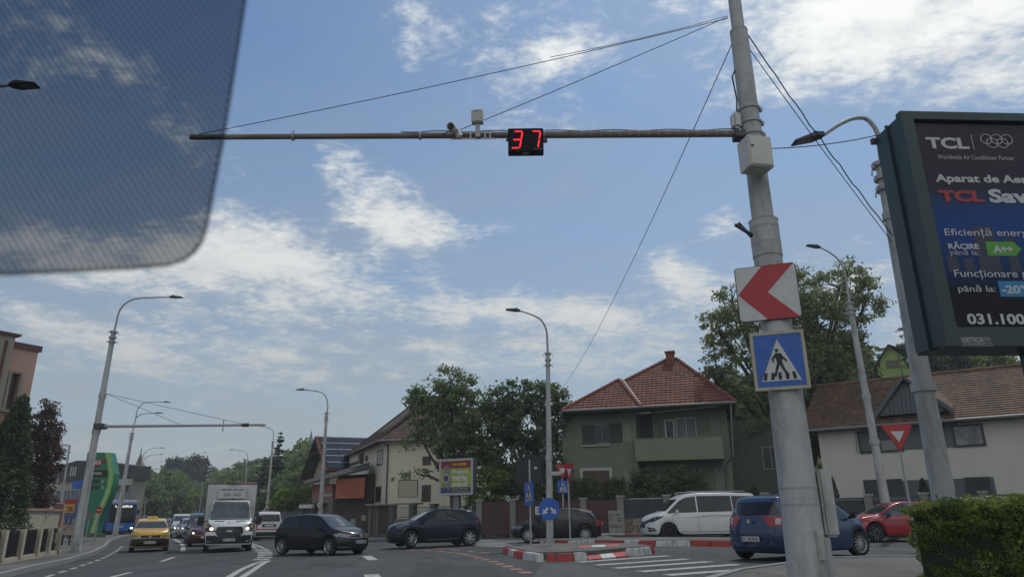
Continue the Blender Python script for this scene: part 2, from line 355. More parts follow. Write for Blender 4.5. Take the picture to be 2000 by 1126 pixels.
def roof_plane(name, pts, m, parent, course=.34, lift=.035, thick=.10, under=None):
    """tiled slope: pts[0]->pts[1] is the eave; each course of tiles is a real step"""
    P = [Vector(p) for p in pts]; eu = (P[1]-P[0]).normalized(); nrm = Vector((0, 0, 0))
    for i in range(len(P)): nrm += (P[i]-P[0]).cross(P[(i+1) % len(P)]-P[0])
    nrm.normalize()
    if nrm.z < 0: nrm = -nrm
    up = nrm.cross(eu).normalized()
    if up.z < 0: up = -up
    q = [((p-P[0]).dot(eu), (p-P[0]).dot(up)) for p in P]
    def clip(poly, v, keep_above):
        out = []
        for i in range(len(poly)):
            a, b = poly[i], poly[(i+1) % len(poly)]
            ia = (a[1] >= v) == keep_above or abs(a[1]-v) < 1e-9; ib = (b[1] >= v) == keep_above or abs(b[1]-v) < 1e-9
            if ia: out.append(a)
            if ia != ib:
                t = (v-a[1])/(b[1]-a[1]); out.append((a[0]+(b[0]-a[0])*t, v))
        return out
    vmax = max(b for a, b in q); mb = MB(); uvs = []; v = 0.0
    vmin = min(b for a, b in q); v = math.floor(vmin/course)*course
    while v < vmax-1e-4:
        poly = clip(clip(q, v, True), v+course, False)
        if len(poly) >= 3:
            vs = []; tv = []
            for a, b in poly:
                h = lift*(1-(b-v)/course); vs.append(P[0]+eu*a+up*b+nrm*h); tv.append((a, b))
            mb.add(vs, [tuple(range(len(vs)))]); uvs += tv
            lowp = [i for i, (a, b) in enumerate(poly) if abs(b-v) < 1e-6]
            if len(lowp) >= 2:
                a0 = min(poly[i][0] for i in lowp); a1 = max(poly[i][0] for i in lowp)
                mb.add([P[0]+eu*a0+up*v+nrm*lift, P[0]+eu*a1+up*v+nrm*lift, P[0]+eu*a1+up*v, P[0]+eu*a0+up*v], [(0, 1, 2, 3)]); uvs += [(a0, v), (a1, v), (a1, v), (a0, v)]
        v += course
    n = len(P)
    mb.add([p-nrm*.01 for p in P]+[p-nrm*thick for p in P], [tuple(range(2*n-1, n-1, -1))]+[(i, i+n, (i+1) % n+n, (i+1) % n) for i in range(n)]); uvs += [(0, 0)]*(2*n)
    me = bpy.data.meshes.new(name); me.from_pydata(mb.v, [], mb.f); me.update()
    ul = me.uv_layers.new(name='UVMap')
    for l in me.loops: ul.data[l.index].uv = uvs[l.vertex_index]
    me.materials.append(m); o = bpy.data.objects.new(name, me); C.objects.link(o); o.parent = parent
    return o

# ------------------------------------------------------------------ foliage
def leaf_mesh(name, cents, size, rng, m, parent=None, aspect=.55, flat=0.0, droop=0.0):
    n = len(cents); cents = np.asarray(cents)
    a = rng.normal(size=(n, 3)); a[:, 2] = a[:, 2]*(1-flat)-droop; a /= np.linalg.norm(a, axis=1)[:, None]
    b = rng.normal(size=(n, 3)); b -= (b*a).sum(1)[:, None]*a; b /= np.linalg.norm(b, axis=1)[:, None]
    nn = np.cross(a, b)
    s = (size*rng.uniform(.6, 1.35, n))[:, None]
    v = np.empty((n, 4, 3)); v[:, 0] = cents-a*s; v[:, 1] = cents+b*s*aspect+nn*s*.15; v[:, 2] = cents+a*s; v[:, 3] = cents-b*s*aspect+nn*s*.15
    me = bpy.data.meshes.new(name); me.vertices.add(n*4); me.vertices.foreach_set('co', v.reshape(-1)); me.loops.add(n*4); me.polygons.add(n)
    me.loops.foreach_set('vertex_index', np.arange(n*4, dtype=np.int32)); me.polygons.foreach_set('loop_start', np.arange(0, n*4, 4, dtype=np.int32))
    me.update(calc_edges=True); me.materials.append(m)
    o = bpy.data.objects.new(name, me); C.objects.link(o)
    if parent: o.parent = parent
    return o
def clumps(ells, n_cl, per, spread, rng, shell=.55):
    """leaf positions: tight clumps spread through a union of ellipsoids (centre, radii)"""
    w = np.array([e[1][0]*e[1][1]*e[1][2] for e in ells])**.8; w /= w.sum(); out = []; cc = []
    for i in rng.choice(len(ells), n_cl, p=w):
        c, r = ells[i]; d = rng.normal(size=3); d /= np.linalg.norm(d); k = rng.uniform(shell**3, 1)**(1/3)*rng.uniform(.85, 1.12)
        p = np.array(c)+d*np.array(r)*k; cc.append(p)
        m = max(3, int(per*rng.uniform(.5, 1.5))); sp = spread*rng.uniform(.6, 1.3)
        out.append(p+rng.normal(size=(m, 3))*np.array([sp, sp, sp*.6]))
    return np.concatenate(out), np.array(cc)
def limbs(mb, base, ells, r0, rng, clump_pts, ntw=40):
    base = Vector(base)
    fork = base.copy(); top = max(ells, key=lambda e: e[0][2])[0]
    low = min(e[0][2]-e[1][2]*.4 for e in ells)
    fz = base.z+(low-base.z)*.85 if low > base.z+.5 else base.z+.5
    cx = sum(e[0][0] for e in ells)/len(ells); cy = sum(e[0][1] for e in ells)/len(ells)
    fork = Vector((base.x*.75+cx*.25, base.y*.75+cy*.25, fz))
    mb.tube([base, base.lerp(fork, .1)+Vector((0, 0, 0)), base.lerp(fork, .5)+Vector((rng.normal()*.08, rng.normal()*.08, 0)), fork], [r0*1.4, r0*1.05, r0*.9, r0*.8], 10)
    nodes = [fork]
    for c, r in ells:
        c = Vector(c); mid = fork.lerp(c, .5)+Vector((rng.normal()*.25, rng.normal()*.25, .25))
        mb.tube([fork, mid, c, c+Vector((rng.normal()*r[0]*.3, rng.normal()*r[1]*.3, r[2]*.6))], [r0*.6, r0*.4, r0*.22, r0*.06], 7)
        nodes += [mid, c]
    idx = rng.choice(len(clump_pts), min(ntw, len(clump_pts)), replace=False)
    for i in idx:
        p = Vector(clump_pts[i]); q = min(nodes, key=lambda a: (a-p).length)
        mb.tube([q, q.lerp(p, .5)+Vector((rng.normal()*.15, rng.normal()*.15, .12)), p], [r0*.14, r0*.09, r0*.03], 5)
def broad_tree(name, label, cat, base, ells, leafm, barkm, seed, n_cl=300, per=60, spread=.3, leaf=.11, r0=.22, ntw=60, group=None, shell=.5, aspect=.55, droop=0):
    rng = np.random.default_rng(seed); b = Vector(base)
    t = thing(name, label, cat, b, 0, group)
    ells = [((c[0]-b.x, c[1]-b.y, c[2]-b.z), r) for c, r in ells]
    pts, cc = clumps(ells, n_cl, per, spread, rng, shell)
    mb = MB(); limbs(mb, (0, 0, 0), ells, r0, rng, cc, ntw); mb.obj('trunk', barkm, t, smooth=True)
    leaf_mesh('crown', pts, leaf, rng, leafm, t, aspect, 0, droop)
    return t
def conifer(name, label, base, h, rad, leafm, barkm, seed, tiers=26, cat='tree', group=None, leaf=.16, dens=1.0, narrow=1.0):
    rng = np.random.default_rng(seed); t = thing(name, label, cat, base, 0, group); mb = MB()
    mb.tube([(0, 0, 0), (0, 0, h*.5), (0, 0, h)], [rad*.07+.05, rad*.04+.03, .015], 8); pts = []
    for i in range(tiers):
        f = (i+rng.uniform(0, .6))/tiers; z = h*(.06+.93*f); R = rad*(1-f)**narrow*rng.uniform(.75, 1.1)+.06
        nb = max(4, int(9*(1-f)+4))
        for k in range(nb):
            a = rng.uniform(0, 6.283); L = R*rng.uniform(.7, 1.1); e = Vector((math.cos(a)*L, math.sin(a)*L, z-.18*L+.05))
            mb.tube([(0, 0, z), ((e.x)*.5, (e.y)*.5, z-.03*L), e], [.03, .02, .006], 4, False)
            m = max(5, int(L*16*dens)); tt = rng.uniform(.15, 1.02, m)
            q = np.stack([e.x*tt, e.y*tt, z-.18*L*tt**2], 1); q += rng.normal(size=(m, 3))*np.array([.10, .10, .05])*(.5+L*.25)
            q[:, 2] -= np.abs(rng.normal(size=m))*.05*L; pts.append(q)
    mb.obj('trunk', barkm, t, smooth=True); leaf_mesh('crown', np.concatenate(pts), leaf, rng, leafm, t, .3, .2, .3)
    return t
def column_shrub(name, label, base, h, rad, leafm, barkm, seed, n=2500, leaf=.05, cat='shrub', group=None, tip=.55, lump=.25):
    rng = np.random.default_rng(seed); t = thing(name, label, cat, base, 0, group)
    f = rng.uniform(0, 1, n)**.85; a = rng.uniform(0, 6.283, n)
    prof = rad*np.minimum(1, ((1-f)/tip))**.6*np.minimum(1, .55+f*4)
    prof = prof*(1+lump*np.sin(a*3+f*14+seed)*np.cos(a*2-f*9))
    r = prof*np.sqrt(rng.uniform(.35, 1, n))
    pts = np.stack([np.cos(a)*r, np.sin(a)*r, .08+f*(h-.08)], 1)+rng.normal(size=(n, 3))*rad*.06
    MB().tube([(0, 0, 0), (0, 0, h*.85)], [.04+rad*.06, .01], 7).obj('stem', barkm, t)
    leaf_mesh('foliage', pts, leaf, rng, leafm, t, .5, 0, -.6)
    return t

# ------------------------------------------------------------------ ground, road, pavements
def grid_cut(poly, z, step, sx=0, sy=0):
    bm = bmesh.new(); vs = [bm.verts.new((a, b, 0)) for a, b in poly]; bm.faces.new(vs)
    xs = [p[0] for p in poly]; ys = [p[1] for p in poly]
    def cut(co, no): bmesh.ops.bisect_plane(bm, geom=bm.verts[:]+bm.edges[:]+bm.faces[:], plane_co=co, plane_no=no)
    k = math.ceil(min(xs)/step)*step
    while k < max(xs): cut((k, 0, 0), (1, 0, 0)); k += step
    k = math.ceil(min(ys)/step)*step
    while k < max(ys): cut((0, k, 0), (0, 1, 0)); k += step
    return bm
def drape(name, poly, h, m, skirt=0, step=2.0, parent=None, kind='structure'):
    bm = grid_cut(poly, 0, step)
    if skirt:
        ed = [e for e in bm.edges if len(e.link_faces) == 1]
        r = bmesh.ops.extrude_edge_only(bm, edges=ed); low = {v for v in r['geom'] if isinstance(v, bmesh.types.BMVert)}
    else: low = set()
    for v in bm.verts: v.co.z = GZ(v.co.x, v.co.y)+h-(skirt if v in low else 0)
    bmesh.ops.recalc_face_normals(bm, faces=bm.faces)
    me = bpy.data.meshes.new(name); bm.to_mesh(me); bm.free(); me.materials.append(m)
    o = bpy.data.objects.new(name, me); C.objects.link(o)
    if kind: o['kind'] = kind
    if parent: o.parent = parent
    return o
def gp(*pts): return [tuple(G(x, y)[:2]) for x, y in pts]

ASPH = mat_asphalt('asphalt', (.052, .057, .060), (.070, .075, .077))
PAVE = mat_asphalt('pavement_asphalt', (.115, .112, .105), (.155, .148, .135), .8)
GRASS = mat('grass_ground', (.04, .06, .02), .95, col2=(.09, .08, .05), vscale=.3, bump=.4)
CONC = mat_stained('concrete', (.30, .29, .27), (.14, .14, .13), 1.5, .6)
WPAINT = mat_paintmark('road_paint_white', (.42, .42, .38), (.10, .10, .10), .42)
RPAINT = mat_paintmark('road_paint_red', (.40, .16, .10), (.12, .10, .09), .46)
KW = mat_stained('kerb_white_paint', (.58, .59, .57), (.15, .15, .14), 4, .95, .7)
KR = mat_stained('kerb_red_paint', (.42, .045, .035), (.12, .07, .06), 4, .85, .6)
KERB = mat_stained('kerb_stone_grey', (.24, .235, .22), (.13, .13, .12), 2, .6)
def setting():
    xs = [-900, -600, -400, -300, -220, -160, -120, -90, -70]+list(range(-60, 61, 4))+[70, 85, 105, 140, 200, 300, 500, 900]
    ys = [-300, -120, -60, -30]+list(range(-20, 100, 4))+[110, 125, 140, 160, 180, 210, 250, 300, 380, 500, 700, 1000, 1600]
    v = [(x, y, GZ(x, y)-.16) for y in ys for x in xs]; n = len(xs)
    mb = MB().add(v, [(j*n+i, j*n+i+1, (j+1)*n+i+1, (j+1)*n+i) for j in range(len(ys)-1) for i in range(n-1)])
    tag(mb.obj('ground', GRASS), kind='structure')
    drape('road', [(-60, -30), (60, -30), (60, 60), (-60, 60)], 0, ASPH)
    # the road that climbs the far hill
    path = [(-24, 50), (-30, 60), (-37, 74), (-47, 96), (-58, 122), (-77, 165), (-96, 208), (-114, 250), (-131, 290), (-150, 335)]
    mb = MB(); vs = []
    for i, (x, y) in enumerate(path):
        a = path[max(0, i-1)]; b = path[min(len(path)-1, i+1)]; d = Vector((b[0]-a[0], b[1]-a[1])).normalized()
        for k in (-8.5, 8.5):
            X, Y = x+d.y*k, y-d.x*k; vs.append((X, Y, GZ(x, y)+.04 if y > 60 else GZ(x, y)-.02))
    mb.add(vs, [(2*i, 2*i+1, 2*i+3, 2*i+2) for i in range(len(path)-1)]); tag(mb.obj('hill_road', ASPH), kind='structure')
    # left pavement with its kerb
    kl = gp((-120, 1160), (0, 1131), (58, 1115), (130, 1099), (182, 1083), (208, 1068), (214, 1058), (232, 1051), (262, 1043), (290, 1036))
    back = [(-46, 75), (-60, 70), (-60, 10)]
    drape('pavement', kl+[(-42, 82)]+back, .13, PAVE, .2)
    mb = MB(); ins = []
    for i, p in enumerate(kl):
        a = Vector(kl[max(0, i-1)]); b = Vector(kl[min(len(kl)-1, i+1)]); d = (b-a).normalized(); nn = Vector((d.y, -d.x)); ins.append((Vector(p)+nn*.02, Vector(p)-nn*.16))
    for i in range(len(kl)-1):
        A0, A1 = ins[i]; B0, B1 = ins[i+1]; z = lambda p, h: (p.x, p.y, GZ(p.x, p.y)+h)
        mb.hexa([z(A0, -.05), z(B0, -.05), z(B1, -.05), z(A1, -.05), z(A0, .15), z(B0, .15), z(B1, .15), z(A1, .15)])
    tag(mb.obj('kerb', KERB), kind='structure')
    # corner pavement on the right, under the big post and the hedge
    kr = gp((1360, 1150), (1441, 1125), (1500, 1116), (1541, 1110), (1625, 1099), (1720, 1096), (1830, 1096), (2000, 1100), (2300, 1110))
    drape('corner_pavement', kr+[(26, 4), (26, -8), (3.0, -8), (2.6, 5)], .12, PAVE, .2)
    mb = MB()
    for i in range(len(kr)-1):
        a, b = Vector(kr[i]), Vector(kr[i+1]); d = (b-a).normalized(); nn = Vector((-d.y, d.x)); p = [a+nn*.03, b+nn*.03, b-nn*.15, a-nn*.15]
        mb.hexa([(q.x, q.y, GZ(q.x, q.y)-.05) for q in p]+[(q.x, q.y, GZ(q.x, q.y)+.14) for q in p])
    tag(mb.obj('corner_kerb', KERB), kind='structure')
    # pavement in front of the houses
    kb = gp((735, 1047), (860, 1046), (1000, 1047.5), (1180, 1049), (1260, 1050), (1480, 1054))+[(30, 31.5), (60, 30)]
    drape('back_pavement', kb+[(60, 58), (-20, 58), (-17, 50)], .13, PAVE, .2)
    return kb
KB = setting()
def strip(pts, w, h=.006, m=WPAINT, name='road_marking', closed=False, dash=None):
    """a painted band of real width w along ground points; dash=(on, off) metres"""
    P = [Vector(p) for p in pts]; segs = []
    if dash:
        tot = 0; on = True; left = dash[0]; cur = [P[0]]
        for i in range(len(P)-1):
            a, b = P[i], P[i+1]; L = (b-a).length; t = 0
            while L-t > left:
                t += left; q = a.lerp(b, t/L)
                if on: segs.append(cur+[q])
                cur = [q]; on = not on; left = dash[0] if on else dash[1]
            left -= L-t; cur.append(b)
        if on and len(cur) > 1: segs.append(cur)
    else: segs = [P]
    for s in segs:
        L, R = [], []
        for i, p in enumerate(s):
            d = (s[min(i+1, len(s)-1)]-s[max(i-1, 0)]).normalized(); n = Vector((-d.y, d.x)); L.append(p+n*w/2); R.append(p-n*w/2)
        drape(name, [tuple(q) for q in L]+[tuple(q) for q in reversed(R)], h, m)
def markings():
    strip(gp((425, 1140), (470, 1112), (497, 1100), (515, 1095)), .17)
    strip(gp((450, 1142), (495, 1112), (513, 1100), (525, 1094)), .17)
    strip(gp((500, 1093), (510, 1088), (512, 1082), (508, 1076), (500, 1071)), .3, dash=(.8, .75))
    strip(gp((516, 1093), (524, 1087), (525, 1080), (521, 1074), (514, 1070)), .3, dash=(.8, .75))
    strip(gp((500, 1070), (488, 1063)), .17); strip(gp((514, 1069), (490, 1060)), .17)
    strip(gp((340, 1052), (350, 1057), (358, 1065), (357, 1076)), .22)
    strip(gp((332, 1048), (335, 1050)), .3)
    strip(gp((314, 1096), (340, 1087)), .16); strip(gp((215, 1127), (255, 1117)), .16)
    strip(gp((90, 1126), (150, 1107), (205, 1088), (228, 1075), (238, 1066)), .14, dash=(1.0, .9))
    strip(gp((716, 1085), (729, 1093)), .32); strip(gp((725, 1121), (735, 1135)), .34)
    strip(gp((770, 1072), (850, 1075), (890, 1079), (930, 1087), (960, 1095), (1000, 1108), (1040, 1122)), .26, m=RPAINT, dash=(.55, .55))
    strip(gp((850, 1070), (905, 1074), (960, 1080)), .2, m=RPAINT, dash=(.8, .8))
    # zebra crossings
    for a, b in (((1129, 1097), (1305, 1084.5)), ((1163, 1103), (1342, 1091)), ((1201, 1109), (1386, 1096)), ((1250, 1115.5), (1441, 1101.5)), ((1302, 1122.5), (1500, 1108)), ((1365, 1131), (1550, 1115))):
        strip(gp(a, b), .36)
    for k in range(5):
        strip(gp((935-k*2, 1054.5+k*2.6), (1052+k*3, 1055.5+k*3.0)), .38)
    strip(gp((1060, 1069), (1240, 1071)), .14, dash=(3, 1.5)); strip(gp((1290, 1064.5), (1400, 1065)), .12)
    strip(gp((1690, 1071), (1830, 1072)), .14); strip(gp((1380, 1057), (1560, 1060)), .12)
    strip([(-32, 58), (-39, 74), (-50, 98)], .16, .05, dash=(3, 4)); strip([(-52, 102), (-62, 124), (-81, 167)], .2, .05, dash=(3, 5))
markings()
def road_wear():
    pm = mat_asphalt('patched_asphalt', (.040, .043, .045), (.050, .053, .055), 1.5); lm = mat_asphalt('pale_asphalt', (.085, .085, .080), (.11, .108, .10), .9)
    drape('road_patch', gp((820, 1098), (960, 1104), (985, 1126), (800, 1128)), .004, pm); drape('road_patch', gp((1060, 1100), (1150, 1104), (1230, 1126), (1040, 1126)), .003, lm)
    drape('road_patch', gp((1462, 1108), (1500, 1106), (1512, 1112), (1470, 1115)), .005, pm); drape('road_patch', gp((620, 1098), (700, 1100), (690, 1106), (600, 1104)), .004, pm)
    for px, py, r_ in ((905, 1089, .33), (470, 1099, .33), (1330, 1079, .3)):
        p = G(px, py); o = drape('manhole_cover', [(p.x+r_*math.cos(a), p.y+r_*math.sin(a)) for a in np.linspace(0, 6.283, 25)[:-1]], .007, mat('cast_iron', (.035, .034, .033), .6, .3, bump=.6, bscale=30))
    for pts in (((1105, 1126), (1140, 1112), (1160, 1105)), ((300, 1126), (420, 1100), (470, 1084)), ((880, 1126), (860, 1100), (830, 1085))): strip(gp(*pts), .05, .0035, mat('crack_filler', (.022, .022, .023), .6), 'crack_seal')
road_wear()
def kerb_run(root, pts, cols, h=.20, w=.22, gap=.03, top=.0, seed=1):
    """one painted kerb stone after another along the ground points"""
    rng = random.Random(seed); P = [Vector(p) for p in pts]; L = [0]
    for i in range(len(P)-1): L.append(L[-1]+(P[i+1]-P[i]).length)
    def at(s):
        for i in range(len(P)-1):
            if s <= L[i+1]+1e-6: return P[i].lerp(P[i+1], (s-L[i])/(L[i+1]-L[i]))
        return P[-1]
    tot = sum(c[1] for c in cols); s = 0
    for c, wd in cols:
        l = L[-1]*wd/tot; a, b = at(s+gap/2), at(s+l-gap/2); s += l; d = (b-a).normalized(); n = Vector((-d.y, d.x)); j = rng.uniform(-.02, .02)
        a, b = a+n*j, b+n*(j+rng.uniform(-.015, .015)); ins = .035; hh = h+rng.uniform(-.02, .015)
        z0 = lambda q: (q.x, q.y, GZ(q.x, q.y)-.02-root.location.z); z1 = lambda q: (q.x, q.y, GZ(q.x, q.y)+hh-root.location.z)
        off = lambda q: Vector((q[0]-root.location.x, q[1]-root.location.y, q[2]))
        bot = [a, b, b+n*w, a+n*w]; tp = [a+n*ins+d*.02, b+n*ins-d*.02, b+n*(w-.02)-d*.02, a+n*(w-.02)+d*.02]
        MB().hexa([off(z0(q)) for q in bot]+[off(z1(q)) for q in tp]).obj('kerb_stone', KR if c == 'r' else KW, root, bevel=.02)
def islands():
    a = gp((982, 1079)); b = gp((1044, 1094)); base = gp((1060, 1085))[0]
    t = thing('traffic_island', 'near traffic island with broken red and white kerb stones and a round blue sign', 'traffic island', (base[0], base[1], 0))
    fr = gp((981, 1080), (1000, 1086), (1025, 1093), (1043, 1096)); fr2 = gp((1066, 1096), (1120, 1095), (1150, 1093.5)); rt = gp((1228, 1085.5), (1255, 1084), (1280, 1081))
    top = gp((985, 1078), (1045, 1092), (1068, 1092), (1150, 1089.5), (1226, 1082), (1278, 1077.5), (1215, 1071.5), (1060, 1071), (1010, 1073))
    o = drape('island_surface', top, .20, PAVE, .25, parent=None, kind=None); o.parent = t; o.location = (-base[0], -base[1], 0)
    kerb_run(t, fr, [('r', 22), ('w', 22), ('r', 12), ('r', 14), ('w', 26)], seed=3)
    kerb_run(t, gp((1046, 1097), (1064, 1096.5)), [('w', 1)], seed=7)
    kerb_run(t, fr2, [('r', 30), ('r', 55), ('w', 45)], seed=4)
    kerb_run(t, rt, [('w', 30), ('w', 22), ('r', 5)], seed=5)
    q = gp((1150, 1094), (1228, 1086), (1216, 1076), (1128, 1080))
    Q = [Vector(p) for p in q]
    for i, c in enumerate('rwr'):
        f0, f1 = i/3, (i+1)/3
        pl = [Q[0].lerp(Q[1], f0), Q[0].lerp(Q[1], f1), Q[3].lerp(Q[2], f1*.9), Q[3].lerp(Q[2], f0*.9)]
        mb = MB(); vs = [(p.x-base[0], p.y-base[1], GZ(p.x, p.y)+(.03 if k < 2 else .235)) for k, p in enumerate(pl)]; lo = [(v[0], v[1], v[2]-.06) for v in vs]
        mb.hexa(lo+vs); mb.obj('painted_ramp', KR if c == 'r' else KW, t)
    base = gp((1100, 1062))[0]
    t = thing('traffic_island', 'long narrow rear traffic island edged in clean red and white kerb stones', 'traffic island', (base[0], base[1], 0))
    fr = gp((1053, 1064.5), (1250, 1066), (1420, 1067), (1560, 1068))
    top = [tuple(p) for p in gp((1056, 1062.5), (1250, 1064.5), (1420, 1065.5), (1560, 1066.5), (1560, 1058), (1250, 1057.5), (1075, 1058.5))]
    o = drape('island_surface', top, .19, PAVE, .24, kind=None); o.parent = t; o.location = (-base[0], -base[1], 0)
    kerb_run(t, fr, [('w', 7), ('r', 25), ('r', 25), ('w', 26), ('w', 26), ('r', 27), ('r', 27), ('w', 27), ('r', 27), ('w', 28), ('w', 28), ('r', 30), ('r', 30), ('w', 30), ('w', 30), ('r', 30)], seed=9)
    base = KB[2]
    t = thing('kerb_row', 'distant red and white kerb stones edging the pavement behind the black hatchback', 'kerb', (base[0], base[1], 0))
    kerb_run(t, KB[1:5], [('w', 1), ('r', 1), ('w', 1), ('r', 1), ('w', 2), ('r', 1.2)]*2, h=.2, seed=11)
islands()

# ------------------------------------------------------------------ vehicles
def paint(name, col, metal=.0, rough=.28):
    dark = max(col) < .05; return mat(name, col, rough, metal, coat=.25 if dark else .6, spec=.3 if dark else .5, var=.04, vscale=3)
GLASS = mat('car_glass', (.012, .015, .016), .05, 0, spec=.5)
GLASSL = mat('car_glass_pale', (.04, .048, .05), .05, 0, spec=.7, var=.5, vscale=1.6)
PLAST = mat('black_plastic', (.012, .012, .013), .55)
TRIM = mat('gloss_black_trim', (.010, .010, .011), .2)
RUB = mat('tyre_rubber', (.016, .016, .016), .85)
ALLOY = mat('alloy_metal', (.42, .43, .44), .35, .7)
HUB = mat('hubcap_grey', (.36, .37, .38), .4, .3)
DALLOY = mat('dark_alloy', (.02, .02, .022), .4, .5)
CHROME = mat('chrome', (.6, .6, .6), .2, .9)
SEAM = mat('seam_dark', (.006, .006, .006), .7)
LAMPG = mat('lamp_glass', (.22, .24, .25), .15, .3)
LAMPD = mat('lamp_glass_dark', (.04, .045, .05), .12, .2)
REDL = mat('red_lamp', (.35, .02, .02), .15)
PLATE = mat('plate_white', (.55, .55, .53), .5)
BLUEP = mat('plate_blue', (.02, .06, .25), .5)
LETR = mat('letter_black', (.015, .015, .015), .6)
LIT = mat('headlight_lit', (1, .82, .55), .3, emit=2.2)
LITW = mat('headlight_lit_white', (1, .95, .85), .3, emit=3.0)
WHITE = mat('white_letter', (.7, .7, .68), .5)

def lerpf(tab, x):
    if x <= tab[0][0]: return tab[0][1]
    for (a, b), (c, d) in zip(tab, tab[1:]):
        if x <= c: return b+(d-b)*(x-a)/(c-a)
    return tab[-1][1]

def body_mesh(S):
    L, Wd = S['L'], S['W']/2; fx, rx, R = S['fax'], S['rax'], S['wr']; Ra = R+S.get('gap', .055)
    xs = [-L/2+.02, -L/2+.1, -L/2+.22, L/2-.02, L/2-.1, L/2-.22]+[p[0] for p in S['top']]
    for c in (fx, rx):
        for k in range(0, 181, 20): xs.append(c+Ra*math.cos(math.radians(k)))
    k = -L/2+.3
    while k < L/2-.2: xs.append(k); k += .22
    xs = sorted(x for x in xs if -L/2+.015 < x < L/2-.015); X = [xs[0]]
    for x in xs[1:]:
        if x-X[-1] > .035: X.append(x)
    bf, br = S.get('bf', .30), S.get('br', .2)
    def xmap(x, z, t):
        fo = lerpf(S['front'], z)-bf*abs(t)**3; ro = -lerpf(S['rear'], z)+br*abs(t)**3.5
        if x > 0: k = max(0, min(1, (x-(L/2-.75))/.75)); return x+fo*k*k
        k = max(0, min(1, (-x-(L/2-.6))/.6)); return x+ro*k*k
    def ring(x):
        w = Wd*(1-.07*max(0, (x-(L/2-1.0))/1.0)**2-.05*max(0, (-x-(L/2-.9))/.9)**2)
        zt = lerpf(S['top'], x); zb = lerpf(S.get('sill', [(-9, .22), (9, .22)]), x); arch = 0
        for c in (fx, rx):
            if abs(x-c) < Ra: zb = max(zb, R+math.sqrt(Ra*Ra-(x-c)**2)); arch = 1
        zl = min(lerpf(S['belt'], x), zt-.045); tw = min(lerpf(S['roofw'], x), w*.93)
        mid = max(zb+.04, .5*(zb+zl)); zs = max(mid+.02, zl-.10)
        r = [(w*.955, zb), (w*.985, zb+.05*(mid-zb)/.2 if mid-zb < .2 else zb+.06), (w, mid), (w*.992, zs), (w*.955, max(zl, zs+.02))]
        z5 = r[4][1]; ze = max(zt-.035, z5+.01); yb = w*.955; tb = min(tw+.015, yb)
        for q in (.33, .66, 1): r.append((yb+(tb-yb)*(q**1.12), z5+(ze-z5)*q))
        return r, tw, zt
    T = [1, .8, .55, .28, 0, -.28, -.55, -.8, -1]; vs = []; fs = []; idx = {}
    def V(key, p):
        if key not in idx: idx[key] = len(vs); vs.append(p)
        return idx[key]
    n = len(X); m = 8
    rings = [ring(x) for x in X]
    def side(i, j, sg):
        (y, z) = rings[i][0][j]; return V(('s', i, j, sg), (xmap(X[i], z, 1), sg*y, z))
    def top(i, k):
        r, tw, zt = rings[i]; t = T[k]
        return V(('t', i, k), (xmap(X[i], zt, t), t*tw, zt+S.get('crown', .025)*(1-t*t)))
    for i in range(n-1):
        for sg in (1, -1):
            for j in range(m-1):
                q = (side(i, j, sg), side(i+1, j, sg), side(i+1, j+1, sg), side(i, j+1, sg)); fs.append(q)
        fs.append((side(i, m-1, 1), side(i+1, m-1, 1), top(i+1, 0), top(i, 0))); fs.append((side(i, m-1, -1), side(i+1, m-1, -1), top(i+1, 8), top(i, 8)))
        for k in range(8): fs.append((top(i, k), top(i+1, k), top(i+1, k+1), top(i, k+1)))
    for i in (0, n-1):
        def cap(j, k):
            if k == 0: return side(i, j, 1)
            if k == 8: return side(i, j, -1)
            y, z = rings[i][0][j]; t = T[k]; return V(('c', i, j, k), (xmap(X[i], z, t), t*y, z))
        for j in range(m-1):
            for k in range(8): fs.append((cap(j, k), cap(j, k+1), cap(j+1, k+1), cap(j+1, k)))
        for k in range(8): fs.append((cap(m-1, k), cap(m-1, k+1), top(i, k+1), top(i, k)))
    me = bpy.data.meshes.new('body'); me.from_pydata(vs, [], fs)
    bm = bmesh.new(); bm.from_mesh(me); bmesh.ops.remove_doubles(bm, verts=bm.verts, dist=.0008); bmesh.ops.recalc_face_normals(bm, faces=bm.faces); bm.to_mesh(me); bm.free()
    o = bpy.data.objects.new('tmp', me); C.objects.link(o); md = o.modifiers.new('s', 'SUBSURF'); md.levels = S.get('sub', 1); md.render_levels = md.levels
    dg = bpy.context.evaluated_depsgraph_get(); me2 = bpy.data.meshes.new_from_object(o.evaluated_get(dg)); bpy.data.objects.remove(o); bpy.data.meshes.remove(me)
    me2.name = 'body'
    me2.polygons.foreach_set('use_smooth', [True]*len(me2.polygons)); me2.update()
    bm = bmesh.new(); bm.from_mesh(me2); bvh = BVHTree.FromBMesh(bm); bm.free()
    return me2, bvh

